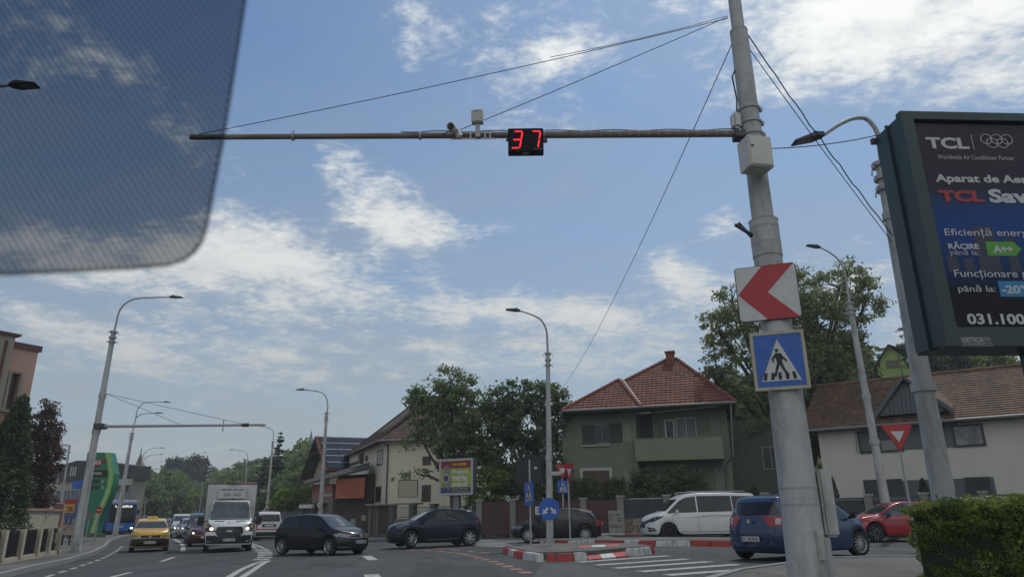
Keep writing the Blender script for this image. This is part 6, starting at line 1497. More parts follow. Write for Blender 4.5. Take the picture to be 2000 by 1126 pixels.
    cap = mat('ridge_tile', (.19, .062, .04), .8, var=.25, vscale=4); 
    for a_, b_ in (((U0, ey, ze), (r0, 4.8, zR)), ((U1, ey, ze), (r1, 4.8, zR)), ((r0, 4.8, zR), (r1, 4.8, zR)), ((wr, wy, zw), (pu, 2.2, pz)), ((wl, wy, zw), (pu, 2.2, pz))):
        a_, b_ = Vector(a_), Vector(b_); n = max(2, int((b_-a_).length/.38)); mb = MB()
        for k in range(n): mb.tube([a_.lerp(b_, k/n)+Vector((0, 0, .05)), a_.lerp(b_, (k+1.08)/n)+Vector((0, 0, .05))], [.125, .10], 8)
        mb.obj('ridge_tiles', cap, t)
    MB().tube([(wr+.05, wy+.1, zw+.08), (f.uz(1216, 745, -2.2)[0], 2.2, pz+.02)], .07, 6).obj('valley_flashing', mat('flashing_grey', (.30, .31, .31), .6), t)
    MB().tube([(U0+.3, ey-.1, ze-.03), (U1+.06, ey-.1, ze-.03)], .075, 8).obj('gutter', GUT, t); MB().tube([(wl, wy-.1, zw-.03), (wr+.1, wy-.1, zw-.03)], .075, 8).obj('gutter', GUT, t)
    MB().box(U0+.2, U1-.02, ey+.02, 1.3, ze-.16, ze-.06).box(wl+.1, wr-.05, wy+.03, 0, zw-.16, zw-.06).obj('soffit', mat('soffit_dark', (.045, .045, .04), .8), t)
    c = f.uz(1309, 700, -4.4); MB().box(c[0]-.28, c[0]+.28, 4.3, 4.9, c[1]-.9, c[1]+.42).obj('chimney', mat('brick_red', (.17, .06, .045), .85, var=.3, vscale=8), t); MB().box(c[0]-.34, c[0]+.34, 4.24, 4.96, c[1]+.42, c[1]+.52).obj('chimney_cap', mat('chimney_cap', (.10, .05, .045), .8), t)
    q = [f.uz(1427, 786, .45), f.uz(1436, 894, .2), f.uz(1417, 905, .0), f.uz(1419, 965, 0)]; MB().tube([(q[0][0], -.5, q[0][1]), (q[1][0]-.1, -.1, q[1][1]+.1), (q[2][0], .8, q[2][1]), (q[3][0], 1.2, q[3][1])], .055, 8).obj('downpipe', GUT, t)
    q0, q1 = f.uz(1238, 806, .7), f.uz(1403, 792, .5); MB().tube([(q0[0], -.5, q0[1]), (q0[0]+1, -.5, q0[1])], .04, 6).tube([(q0[0]+1.2, -.45, q0[1]+.02), (q1[0], -.45, q1[1])], .014, 5).obj('drying_rail', mat('rail_pale', (.3, .3, .29), .6), t)
    # lower annex in the shade on the right
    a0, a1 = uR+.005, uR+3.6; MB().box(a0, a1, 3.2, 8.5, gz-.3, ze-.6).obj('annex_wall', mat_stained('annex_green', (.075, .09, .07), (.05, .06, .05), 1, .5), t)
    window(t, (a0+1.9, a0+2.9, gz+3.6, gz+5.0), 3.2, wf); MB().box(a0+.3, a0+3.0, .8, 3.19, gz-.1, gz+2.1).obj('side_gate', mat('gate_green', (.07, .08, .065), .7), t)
green_house()
def cream_house():
    A = AT(757, 860, 57); B = AT(915, 856, 55.5); f = Frame((A.x, A.y), (B.x, B.y)); gz = GZ(A.x, A.y); t = f.thing('cream_house', 'pale cream two-storey house with brown tiled roof behind the pet shop billboard', 'house')
    wall = mat_stained('cream_plaster', (.64, .60, .48), (.54, .50, .40), .8, .6, .9, .08); ze = f.uz(757, 860)[1]; W = f.len
    E = AT(683, 893, 70); g = Frame((E.x, E.y), (A.x, A.y)); loc = lambda p: ((Vector((p[0], p[1], 0))-Vector((A.x, A.y, 0))).dot(f.u), -(Vector((p[0], p[1], 0))-Vector((A.x, A.y, 0))).dot(f.n))
    e = loc((E.x, E.y)); MB().slab([(0, 0), (W, 0), (W+e[0]*.6, e[1]), e], gz-.3, ze).obj('wall', wall, t)
    o = .55; rf = f.uz(868, 768, -6); d = Vector(e).normalized(); c0 = (-o, -o, ze-.02); c1 = (W+o, -o, ze-.02); cb = (e[0]-o+d.x*.8, e[1]+.8, ze-.02); R0 = (rf[0], 6, rf[1]); R1 = (rf[0]+d.x*8, 6+d.y*6, rf[1]); cbr = (W+e[0]*.6+o, e[1]+.8, ze-.02)
    tile = mat_tile('tile_brown_red', (.16, .085, .060), (.10, .06, .048), .22, True)
    for pl in ([c0, c1, R0], [cb, c0, R0, R1], [c1, cbr, R1, R0], [cbr, cb, R1]): roof_plane('roof', pl, tile, t, lift=.045)
    for a_, b_ in ((c0, c1), (cb, c0)): MB().tube([(a_[0], a_[1]-.05, a_[2]-.04), (b_[0], b_[1]-.05, b_[2]-.04)], .075, 8).obj('gutter', GUT, t)
    MB().tube([(0.1, -.08, ze-.3), (.12, -.1, gz+.2)], .06, 8).obj('downpipe', DSTEEL, t); MB().tube([(-.2, -.35, ze-.1), (.1, -.1, ze-.5)], .06, 8).obj('downpipe', DSTEEL, t)
    for q in ((825, 908, 842, 890), (823, 979, 842, 946), (868, 900, 884, 886)): window(t, f.rect(*q), 0, WINF, fw=.12)
    r = f.rect(779, 969.5, 816, 937); MB().box(r[0], r[1], -.06, 0, r[2], r[3]).obj('shop_panel', mat('panel_cream', (.42, .38, .29), .7), t); m = MB(); m.box(r[0]-.04, r[1]+.04, -.08, -.061, r[3], r[3]+.05).box(r[0]-.04, r[0], -.08, -.061, r[2], r[3]).box(r[1], r[1]+.04, -.08, -.061, r[2], r[3]).obj('panel_frame', WINF, t)
    for q in ((765, 938, 768, 933), (769, 933, 771, 931)): r = f.rect(*q); MB().box(r[0], r[1], -.12, 0, r[2], r[3]).obj('wall_lamp', DSTEEL, t)
    # long side, going away to the left
    s = thing('side_bay', None, None, (e[0], e[1], 0), math.atan2(-e[1], -e[0])); s.parent = t
    for q in ((736, 910, 749, 876), (733, 981, 745, 948), (713.5, 901, 719, 888), (681, 911, 700, 899)): window(s, g.rect(*q), -.002, WINF, fw=.10, sill=None)
    MB().box(*g.rect(706, 900, 711, 884)[:2], -.3, 0, *g.rect(706, 905, 711, 884)[2:]).obj('wall_box', WINF, s)
    c = f.uz(734, 849, -9); MB().box(c[0]-.2, c[0]+.2, 9, 9.5, c[1]-1.2, c[1]+.25).obj('chimney', mat('chimney_brown', (.10, .07, .06), .9), t)
cream_house()
def solar_house():
    a = AT(615, 851, 72); zr = a.z; b = G(722, 854, zr); c = AT(635, 918, 68.5); ze = c.z; d = G(722, 921, ze); L_ = AT(585, 938, 74.5); L_.z = ze-.4
    ax = (b-a); ax.z = 0; ax.normalize(); b = a+ax*9.5; d = c+ax*9.5; l2 = L_+ax*9.5
    o = Vector((a.x, a.y, GZ(a.x, a.y))); t = thing('solar_house', 'red tiled gabled house with a wide bank of solar panels on its roof', 'house', o)
    l = lambda p: tuple(Vector(p)-o); tile = mat_tile('tile_orange_red', (.27, .085, .05), (.19, .06, .04), .3)
    roof_plane('roof', [l(c), l(d), l(b), l(a)], tile, t, lift=.06, thick=.2); roof_plane('roof', [l(l2), l(L_), l(a), l(b)], mat('roof_board_dark', (.05, .045, .04), .8), t, thick=.2)
    ga, gc, gl = a+ax*1.2-Vector((0, 0, .3)), c+ax*1.2, L_+ax*1.2; gc = gc.lerp(ga, .12); gl = gl.lerp(ga, .15); gc.z -= .1; gl.z -= .1
    cw = mat_stained('gable_cream', (.40, .36, .27), (.28, .25, .2), 1, .4); P = [ga, gc, Vector((gc.x, gc.y, 0)), Vector((gl.x, gl.y, 0)), gl]; n = len(P); Q = [p+ax*7 for p in P]
    MB().add([l(p) for p in P]+[l(p) for p in Q], [tuple(range(n)), tuple(range(2*n-1, n-1, -1))]+[(i, i+n, (i+1) % n+n, (i+1) % n) for i in range(n)]).obj('wall', cw, t)
    dk = mat('barge_board', (.055, .05, .045), .8); s = MB()
    for p, q in ((a, L_), (a, c)): s.hexa([l(p-Vector((0, 0, .35))), l(q-Vector((0, 0, .35))), l(q-Vector((0, 0, .35))+ax*.08), l(p-Vector((0, 0, .35))+ax*.08), l(p), l(q), l(q+ax*.08), l(p+ax*.08)])
    s.obj('barge_board', dk, t); s = MB(); s.hexa([l(p) for p in (a-Vector((0, 0, 1.7))-ax*.0, a.lerp(L_, .5)-Vector((0, 0, .3)), a.lerp(L_, .5)-Vector((0, 0, .3))+ax*1.1, a-Vector((0, 0, 1.7))+ax*1.1, a-Vector((0, 0, 1.5)), a.lerp(L_, .5)-Vector((0, 0, .1)), a.lerp(L_, .5)-Vector((0, 0, .1))+ax*1.1, a-Vector((0, 0, 1.5))+ax*1.1)]); s.obj('rafter', dk, t)
    up = (a-c); L0 = up.length; upn = up.normalized(); nrm = ax.cross(upn).normalized(); nrm = nrm if nrm.z > 0 else -nrm
    pv = mat('solar_cell', (.012, .016, .030), .18, .2, spec=.7, var=.3, vscale=2); fr = mat('solar_frame', (.30, .31, .33), .4, .4); nr, nc = 5, 4
    for i in range(nr):
        for j in range(nc):
            u0, u1 = .35+j*1.42, .35+(j+1)*1.42-.04; v0, v1 = L0*(.03+.93*i/nr), L0*(.03+.93*(i+1)/nr)-.05; P4 = lambda u, v, h: l(c+ax*u+upn*v+nrm*h)
            pn = MB().hexa([P4(u0, v0, .1), P4(u1, v0, .1), P4(u1, v1, .1), P4(u0, v1, .1), P4(u0, v0, .15), P4(u1, v0, .15), P4(u1, v1, .15), P4(u0, v1, .15)]).obj('solar_panel', pv, t)
            MB().hexa([P4(u0, v1-.05, .1), P4(u1, v1-.05, .1), P4(u1, v1+.03, .1), P4(u0, v1+.03, .1), P4(u0, v1-.05, .16), P4(u1, v1-.05, .16), P4(u1, v1+.03, .16), P4(u0, v1+.03, .16)]).obj('panel_frame', fr, pn)
    q = gc.lerp(gl, .28); MB().hexa([l(q+Vector(v)-ax*.05) for v in ((-.5, .3, -1.6), (.5, -.3, -1.6), (.6, -.2, -1.6), (-.4, .4, -1.6), (-.5, .3, -.2), (.5, -.3, -.2), (.6, -.2, -.2), (-.4, .4, -.2))]).obj('window', WINF, t)
solar_house()
def outbuilding():
    A = AT(594, 990, 63); B = AT(720, 990, 59.5); f = Frame((A.x, A.y), (B.x, B.y)); gz = GZ(B.x, B.y); t = f.thing('workshop', 'low brown lean-to workshop with sloping roof between the two houses', 'outbuilding')
    x0, x1 = f.uz(610, 990)[0], f.uz(719, 990)[0]; pink = mat_stained('pink_plaster', (.33, .15, .13), (.2, .11, .10), 2, .6); gr = mat_stained('grey_plaster', (.17, .155, .145), (.10, .09, .085), 2, .6); dk = mat_stained('dark_wood', (.05, .042, .038), (.03, .026, .024), 2, .5)
    r = f.rect(609, 973, 649, 944); z0, z1 = r[2], r[3]
    MB().box(x0, f.uz(650, 990)[0], 0, 3, gz-.2, z0).obj('wall', gr, t); MB().box(r[0], r[1], -.02, 3, z0, z1).obj('upper_wall', pink, t)
    MB().box(f.uz(650, 990)[0]+.003, x1, .4, 3.4, gz-.2, f.uz(700, 925)[1]).obj('rear_wall', dk, t)
    a0, a1, b0, b1 = f.uz(590, 945, .8), f.uz(722, 912, .8), f.uz(598, 938, -1.5), f.uz(722, 903, -1.5)
    MB().hexa([(a0[0], -.8, a0[1]-.14), (a1[0], -.8, a1[1]-.14), (b1[0], 1.5, b1[1]-.1), (b0[0], 1.5, b0[1]-.1), (a0[0], -.8, a0[1]), (a1[0], -.8, a1[1]), (b1[0], 1.5, b1[1]+.06), (b0[0], 1.5, b0[1]+.06)]).obj('roof', mat_tile('tile_old_brown', (.085, .07, .06), (.06, .05, .045), .2), t)
    # banners hang on the workshop
    r = f.rect(655, 973, 713, 932, .3); b = f.thing('advert_banner', 'large faded orange banner with worn letters on the brown workshop', 'banner'); MB().box(r[0], r[1], -.32, -.28, r[2], r[3]).obj('sheet', mat('banner_orange', (.36, .10, .055), .7, var=.15, vscale=1.2), b)
    dl = mat('banner_letters', (.22, .065, .045), .8); w, h = r[1]-r[0], r[3]-r[2]
    text('DE VÂNZARE', dl, 'lettering', b, (r[0]+w*.18, r[1]-w*.2, r[2]+h*.66, r[2]+h*.90), -.324, .01); text('0744 112 238', dl, 'lettering', b, (r[0]+w*.12, r[1]-w*.15, r[2]+h*.36, r[2]+h*.54), -.324, .0); text('TERENURI ȘI CASE', dl, 'lettering', b, (r[0]+w*.12, r[1]-w*.15, r[2]+h*.12, r[2]+h*.24), -.324, .0)
    for k in (.33, .66): MB().tube([(r[0], -.33, r[2]+h*k), (r[1], -.33, r[2]+h*k)], .008, 4).obj('seam', dl, b)
    r = f.rect(627, 969, 649, 963, .1); b = f.thing('small_banner', 'small white banner under the pink wall of the workshop', 'banner'); MB().box(r[0], r[1], -.1, -.07, r[2], r[3]).obj('sheet', mat('banner_white_worn', (.33, .33, .34), .7, var=.4, vscale=5), b)
    # white sign and grey fence on the left
    r = f.rect(585, 992, 611, 984, 1.2); b = f.thing('shop_sign', 'blank white sign box over the grey fence left of the 30 sign', 'sign'); MB().box(r[0], r[1], -1.3, -1.0, r[2], r[3]).obj('box', SW, b, bevel=.02); MB().box(r[0]-.3, r[1]+.5, -1.0, 1.2, r[3], r[3]+.12).obj('canopy', dk, b); MB().box(r[0]+.2, r[0]+.3, -1.0, -.9, gz-.2, r[2]).obj('support', dk, b)
outbuilding()
def fence(name, label, A, B, gz, ztop, panel_m, pil=None, n=1, style='slat', base=None, cap=None, zb=None):
    f = Frame(A, B); t = f.thing(name, label, 'fence'); L = f.len; z0 = (zb if zb is not None else gz)
    if base: MB().box(0, L, -.02, .22, gz-.2, base[1]).obj('base_wall', base[0], t); z0 = base[1]
    for k in range(n):
        a, b = L*k/n+.16, L*(k+1)/n-.16; mb = MB()
        if style == 'slat':
            z = z0+.04; mb.box(a, b, .10, .11, z0+.02, ztop-.02)
            while z < ztop-.08: mb.hexa([(a, .02, z), (b, .02, z), (b, .09, z+.03), (a, .09, z+.03), (a, .02, z+.02), (b, .02, z+.02), (b, .09, z+.085), (a, .09, z+.085)]); z += .1
        elif style == 'sheet':
            mb.box(a, b, .04, .08, z0+.03, ztop-.02); x = a
            while x < b: mb.box(x, x+.03, .025, .04, z0+.05, ztop-.04); x += .6
            mb.box(a, b, .02, .04, ztop-.06, ztop).box(a, b, .02, .04, (z0+ztop)/2-.02, (z0+ztop)/2+.02)
        elif style == 'board':
            x = a
            while x < b: h = ztop-.03*random.random(); mb.box(x, x+.24, .04, .07, z0+.03, h); x += .28
        else:
            x = a; mb.box(a, b, .05, .08, ztop-.08, ztop-.05).box(a, b, .05, .08, z0+.1, z0+.13)
            while x < b: mb.tube([(x, .06, z0+.02), (x, .06, ztop)], .010, 5); x += .14
        mb.obj('panel', panel_m, t)
    if pil:
        for k in range(n+1):
            x = L*k/n; p = MB().box(x-.17, x+.17, -.08, .30, gz-.2, ztop+.06).obj('pillar', pil, t); MB().box(x-.21, x+.21, -.12, .34, ztop+.06, ztop+.13).obj('pillar_cap', cap or pil, p)
    return f, t
def fences():
    pil = mat_stained('pillar_concrete', (.22, .215, .19), (.14, .14, .12), 2, .6); capm = mat('pillar_cap_pale', (.34, .33, .30), .8)
    brn = mat_stained('fence_brown_sheet', (.075, .032, .032), (.055, .03, .028), 2, .4, .6, .05); gre = mat('fence_grey_slat', (.075, .085, .095), .5, var=.1, vscale=1)
    stone = bpy.data.materials.new('rubble_stone'); stone.use_nodes = True; N = stone.node_tree.nodes; Lk = stone.node_tree.links; v = N.new('ShaderNodeTexVoronoi'); v.feature = 'F1'; v.inputs['Scale'].default_value = 3.2; tc = N.new('ShaderNodeTexCoord'); Lk.new(tc.outputs['Object'], v.inputs['Vector'])
    v2 = N.new('ShaderNodeTexVoronoi'); v2.feature = 'DISTANCE_TO_EDGE'; v2.inputs['Scale'].default_value = 3.2; Lk.new(tc.outputs['Object'], v2.inputs['Vector']); cr = N.new('ShaderNodeValToRGB'); cr.color_ramp.elements[0].color = (.12, .085, .06, 1); cr.color_ramp.elements[1].color = (.30, .26, .20, 1); Lk.new(v.outputs['Color'], cr.inputs[0])
    r2 = N.new('ShaderNodeValToRGB'); r2.color_ramp.elements[1].position = .06; r2.color_ramp.elements[0].color = (.5, .5, .48, 1); Lk.new(v2.outputs['Distance'], r2.inputs[0]); mx = N.new('ShaderNodeMix'); mx.data_type = 'RGBA'; mx.blend_type = 'MULTIPLY'; mx.inputs[0].default_value = 1; Lk.new(cr.outputs[0], mx.inputs[6]); Lk.new(r2.outputs[0], mx.inputs[7]); b = N['Principled BSDF']; Lk.new(mx.outputs[2], b.inputs['Base Color']); b.inputs['Roughness'].default_value = .9
    bp = N.new('ShaderNodeBump'); bp.inputs['Distance'].default_value = .06; Lk.new(r2.outputs[0], bp.inputs['Height']); Lk.new(bp.outputs[0], b.inputs['Normal'])
    K = {}
    def pt(px, Y): p = AT(px, 1020, Y); return (p.x, p.y)
    def zt(px, py, Y): return AT(px, py, Y).z
    g = lambda p: GZ(*p)+.1
    a, b = pt(764, 47.5), pt(934, 43.5); lw = mat_stained('low_wall_grey', (.12, .12, .11), (.08, .08, .075), 2, .5)
    fence('garden_fence', 'dark iron garden fence on a low wall before the cream house', a, b, g(a), zt(840, 987, 45.5), mat('iron_dark', (.03, .03, .032), .6), mat_stained('pillar_dark', (.10, .10, .095), (.07, .07, .065), 2, .5), 4, 'bar', (lw, zt(840, 1012, 45.5)))
    a, b = pt(936, 42.4), pt(1213, 40.0); fence('sheet_fence', 'dark maroon sheet metal fence and gates between concrete pillars', a, b, g(a), zt(1080, 977, 41), brn, pil, 4, 'sheet', None, capm)
    a, b = pt(1214, 39.9), pt(1500, 37.6); fence('slat_fence', 'grey slat fence on a rubble stone base before the green house', a, b, g(a), zt(1255, 971, 39.6), gre, pil, 3, 'slat', (stone, zt(1255, 1011, 39.6)), capm)
    a, b = pt(1506, 37.4), pt(2060, 31.0); fence('slat_fence', 'long grey slat fence in front of the white house', a, b, g(a), zt(1720, 969, 35.0), gre, pil, 5, 'slat', None, capm)
    a, b = pt(500, 74), pt(606, 61); fence('plain_fence', 'plain grey boundary fence left of the 30 sign', a, b, g(a)-.1, zt(560, 998, 66), mat('fence_plain_grey', (.10, .105, .11), .7), None, 3, 'sheet')
    a, b = pt(640, 58), pt(717, 54.5); fence('board_fence', 'brown wooden board fence beside the gatehouse', a, b, g(a)-.1, zt(690, 999, 56), mat('fence_board_brown', (.06, .048, .042), .8, var=.4, vscale=2), None, 3, 'board')
    f = Frame(pt(719, 52), pt(763, 50.5)); gz = GZ(f.o.x, f.o.y)
    t = f.thing('gatehouse', 'tall brown entrance gate with grey columns under a flat slab', 'gate'); z1 = zt(740, 986, 51.2); c1 = mat_stained('gate_column_grey', (.15, .14, .13), (.09, .085, .08), 2, .5); L = f.len
    for k, (x, w, m) in enumerate(((0, .22, c1), (.30, .16, WINF), (.52, .14, c1), (.74, .24, c1), (1.05, L-1.35, mat('gate_brown', (.055, .042, .038), .7)), (L-.26, .26, c1))): MB().box(x, x+w, .02*k, .3, gz-.1, z1).obj('column' if m is c1 else 'gate_leaf', m, t)
    MB().box(-.15, L+2.5, -.25, .6, z1, z1+.1).obj('slab', mat_stained('slab_grey', (.26, .26, .23), (.15, .15, .13), 2, .5), t)
    for px0, px1, y0, y1, Y, lb in ((684, 694, 1012, 1036, 53, 'tall pale'), (705, 713, 1005, 1016, 52.5, 'small wall-height')):
        f = Frame(pt(px0, Y), pt(px1, Y)); r = f.rect(px0, y1, px1, y0); gz = GZ(f.o.x, f.o.y); t = f.thing('meter_box', lb+' meter box left of the gatehouse', 'utility box'); MB().box(0, f.len, 0, .25, r[2] if lb[0] == 's' else gz, r[3]).obj('box', mat('meter_grey', (.24, .24, .22), .6), t, bevel=.02)
        if lb[0] == 's': MB().tube([(f.len/2, .1, gz), (f.len/2, .1, r[2])], .04, 6).obj('pipe', DSTEEL, t)
    # telecom cabinet with scribbles
    p0, p1 = AT(1190, 1048, 37.2), AT(1217, 1048, 36.9); f = Frame((p0.x, p0.y), (p1.x, p1.y)); gz = GZ(p0.x, p0.y)+.1; z1 = AT(1203, 996, 37.2).z; t = f.thing('telecom_cabinet', 'pale graffiti-marked telecom cabinet against the stone wall', 'cabinet')
    MB().box(0, f.len, 0, .4, gz, z1).obj('box', mat_stained('cabinet_cream', (.30, .30, .26), (.20, .20, .18), 4, .5), t, bevel=.02); MB().box(.03, f.len/2-.01, -.012, 0, gz+.08, z1-.06).box(f.len/2+.01, f.len-.03, -.012, 0, gz+.08, z1-.06).obj('doors', MATS['cabinet_cream'], t)
    q = MB(); h = z1-gz
    for a_, b_, w_, h_ in ((.1, .78, .1, .06), (.38, .8, .07, .07), (.5, .78, .07, .08), (.48, .66, .16, .05), (.1, .6, .06, .1), (.52, .55, .1, .08)): q.box(a_, a_+w_, -.016, -.012, gz+b_*h, gz+b_*h+h_)
    q.obj('stickers', SBK, t); rr = random.Random(3); g_ = MB(); g_.tube([(.08+.022*k, -.018, gz+.36*h+.07*math.sin(k*1.7)+.03*math.sin(k*.9)) for k in range(27)], .008, 4); g_.obj('graffiti_tag', SBK, t)
fences()
def white_house():
    A = AT(1596, 838, 41.5); B = AT(2030, 806, 35.6); f = Frame((A.x, A.y), (B.x, B.y)); gz = GZ(A.x, A.y)-.3; t = f.thing('white_house', 'long white rendered house with brown tiled roof and grey triangular dormer', 'house'); L = f.len
    wall = mat_stained('white_render', (.56, .54, .48), (.45, .43, .38), .7, .6, .9, .06); zl = f.uz(1600, 838)[1]; zr = f.uz(1990, 811)[1]; ze = (zl+zr)/2
    MB().box(0, L+4, 0, 8.5, gz, ze).obj('wall', wall, t); tile = mat_tile('tile_brown', (.235, .135, .085), (.13, .085, .062), .18, False)
    k0 = f.uz(1677, 750, -4.3); zr_ = f.uz(1900, 724, -4.3)[1]; o = -.55
    ov = -.9; roof_plane('roof', [(ov, o, ze-.05), (L+4.5, o, ze-.05), (L+4.5, 4.3, zr_), (ov+.35, 4.3, zr_)], tile, t, course=.26, lift=.05); roof_plane('roof', [(L+4.5, 9, ze-.05), (ov, 9, ze-.05), (ov+.35, 4.3, zr_), (L+4.5, 4.3, zr_)], tile, t, course=.26)
    MB().prism([(0, 0), (0, 0), (0, 0)], 0, 0) if False else None
    MB().add([(.02, .3, ze), (.02, 8.3, ze), (.02, 4.3, zr_-.15), (.3, .3, ze), (.3, 8.3, ze), (.3, 4.3, zr_-.15)], [(0, 1, 2), (5, 4, 3), (0, 3, 4, 1), (1, 4, 5, 2), (2, 5, 3, 0)]).obj('gable', wall, t)
    mb = MB(); x = ov
    while x < L+4.5: mb.tube([(x, 4.3, zr_+.06+.02*math.sin(x*7)), (x+.36, 4.3, zr_+.06)], [.12, .10], 7); x += .34
    mb.obj('ridge_tiles', mat('ridge_tile_brown', (.16, .10, .07), .85, var=.4, vscale=3), t)
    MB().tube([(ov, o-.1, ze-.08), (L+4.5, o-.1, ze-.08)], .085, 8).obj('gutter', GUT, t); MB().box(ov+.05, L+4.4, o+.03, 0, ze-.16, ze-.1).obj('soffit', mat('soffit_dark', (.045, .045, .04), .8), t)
    gp_ = mat('grey_panel', (.085, .097, .108), .5, var=.08, vscale=.6)
    def pan(px0, py1, px1, py0, nm='cladding_panel', m=gp_, d=.04): r = f.rect(px0, py1, px1, py0); return MB().box(r[0], r[1], -d, 0, r[2], r[3]).obj(nm, m, t)
    pan(1758, 878, 1869, 826); pan(1759, 972, 1892, 933); pan(1931, 972, 1940, 930)
    cu = mat('net_curtain', (.22, .23, .22), .8)
    window(t, f.rect(1680, 885, 1758, 836), -.05, ANTH, fw=.10, bars=1, curtain=None); q = f.rect(1724, 882, 1754, 858); MB().box(q[0], q[1], -.075, -.065, q[2], q[3]).obj('curtain', cu, t); q = f.rect(1684, 880, 1702, 842); MB().box(q[0], q[1], -.075, -.065, q[2], q[3]).obj('curtain', mat('net_curtain_dark', (.10, .105, .10), .8), t)
    w = window(t, f.rect(1865, 873, 1918, 826), -.05, ANTH, mat('window_glass_sky', (.10, .11, .11), .06, spec=.9, var=.8, vscale=1.2), fw=.11, bars=0)
    window(t, f.rect(1692, 975, 1761, 934), -.03, ANTH, fw=.05, bars=0); window(t, f.rect(1891, 975, 1931, 930), -.05, ANTH, fw=.14, bars=0)
    # dormer
    a = f.uz(1709, 812, .35); b = f.uz(1858, 800, .35); c = f.uz(1766, 738, -.8); zb = (a[1]+b[1])/2
    dm = mat('dormer_boards', (.065, .078, .088), .6, var=.12, vscale=1.5); vs = [(a[0]+.1, -.3, zb), (b[0]-.1, -.3, zb), (c[0], .35, c[1]-.1)]; back = [(c[0], 3.7, c[1]-.1)]
    MB().add(vs, [(0, 1, 2)]).add([(v[0], v[1]+.12, v[2]) for v in vs], [(0, 2, 1)]).obj('dormer_front', dm, t); mb = MB(); n = 16
    for k in range(1, n):
        x = a[0]+.1+(b[0]-a[0]-.2)*k/n; h = (1-abs(x-c[0])/((c[0]-a[0]) if x < c[0] else (b[0]-c[0])))
        if h > .06: h -= .03; mb.hexa([(x-.018, -.33, zb), (x+.018, -.33, zb), (x+.018, -.29, zb), (x-.018, -.29, zb), (x-.018, -.33+.65*h, zb+(c[1]-zb)*h), (x+.018, -.33+.65*h, zb+(c[1]-zb)*h), (x+.018, -.29+.65*h, zb+(c[1]-zb)*h), (x-.018, -.29+.65*h, zb+(c[1]-zb)*h)])
    mb.obj('board_joint', mat('board_joint_dark', (.035, .042, .048), .7), t)
    roof_plane('dormer_roof', [(a[0]-.05, 2.2, zb+.9), (a[0]-.05, -.45, zb-.05), (c[0], .1, c[1]+.02), (c[0], 4.2, c[1]+.02)], tile, t, lift=.03, course=.26); roof_plane('dormer_roof', [(b[0]+.05, -.45, zb-.05), (b[0]+.05, 2.2, zb+.9), (c[0], 4.2, c[1]+.02), (c[0], .1, c[1]+.02)], tile, t, lift=.03, course=.26)
    for p in (a, b): s_ = -1 if p is a else 1; MB().hexa([(p[0]+s_*.12, -.52, zb-.14), (p[0]-s_*.02, -.52, zb-.14), (c[0], .0, c[1]-.16), (c[0], .0, c[1]-.16), (p[0]+s_*.12, -.52, zb+.02), (p[0], -.5, zb+.04), (c[0], .0, c[1]+.06), (c[0], .0, c[1]+.06)]).obj('verge_board', mat('verge_grey', (.06, .072, .08), .5), t)
    MB().tube([(f.uz(1672, 850)[0], -.06, f.uz(1672, 838)[1]), (f.uz(1674, 880)[0], -.05, f.uz(1674, 884)[1])], .012, 4).obj('cable', WIRE, t)
white_house()
def lime_house():
    A = AT(1722, 735, 82); B = AT(1800, 735, 80); f = Frame((A.x, A.y), (B.x, B.y)); gz = GZ(A.x, A.y)-1; t = f.thing('lime_house', 'lime green gabled house up on the hill between the conifers', 'house')
    w = mat_stained('lime_plaster', (.25, .36, .10), (.18, .26, .08), .5, .5); z1 = f.uz(1722, 706)[1]; ap = f.uz(1735, 676); u1 = f.uz(1762, 700)[0]; U = f.len
    MB().prism([(0, gz), (U, gz), (U, f.uz(1795, 706)[1]), (u1, f.uz(1762, 694)[1]), (ap[0], ap[1]), (0, z1)], 0, 8).obj('wall', w, t)
    rf = mat_tile('tile_dark_red', (.10, .045, .035), (.07, .035, .03), .3); a = (-.5, -.5, z1-.4); b_ = (ap[0], -.5, ap[1]+.15)
    roof_plane('roof', [(-.7, 8.5, z1-.6), (-.7, -.6, z1-.6), (ap[0], -.6, ap[1]+.15), (ap[0], 8.5, ap[1]+.15)], rf, t); q = f.uz(1765, 688); roof_plane('roof', [(q[0]+2.5, -.6, q[1]-.9), (q[0]+2.5, 8.5, q[1]-.9), (ap[0], 8.5, ap[1]+.15), (ap[0], -.6, ap[1]+.15)], rf, t)
    window(t, f.rect(1732, 720, 1754, 702), 0, mat('frame_olive', (.10, .10, .05), .7), mat('pane_blue_grey', (.14, .17, .22), .2), fw=.35, bars=1); c = f.uz(1773, 703); MB().prism(ring_poly(c, .42, 16), -.1, 0).obj('round_vent', mat('vent_ring', (.04, .05, .03), .7), t); MB().prism(ring_poly(c, .26, 16), -.12, -.1).obj('vent_pane', mat('vent_pale', (.4, .4, .4), .6), t)
    p = f.uz(1758, 715); MB().tube([(p[0], -.05, f.uz(1760, 690)[1]), (p[0]+.2, -.05, gz+2)], .05, 5).obj('downpipe', DSTEEL, t)
lime_house()
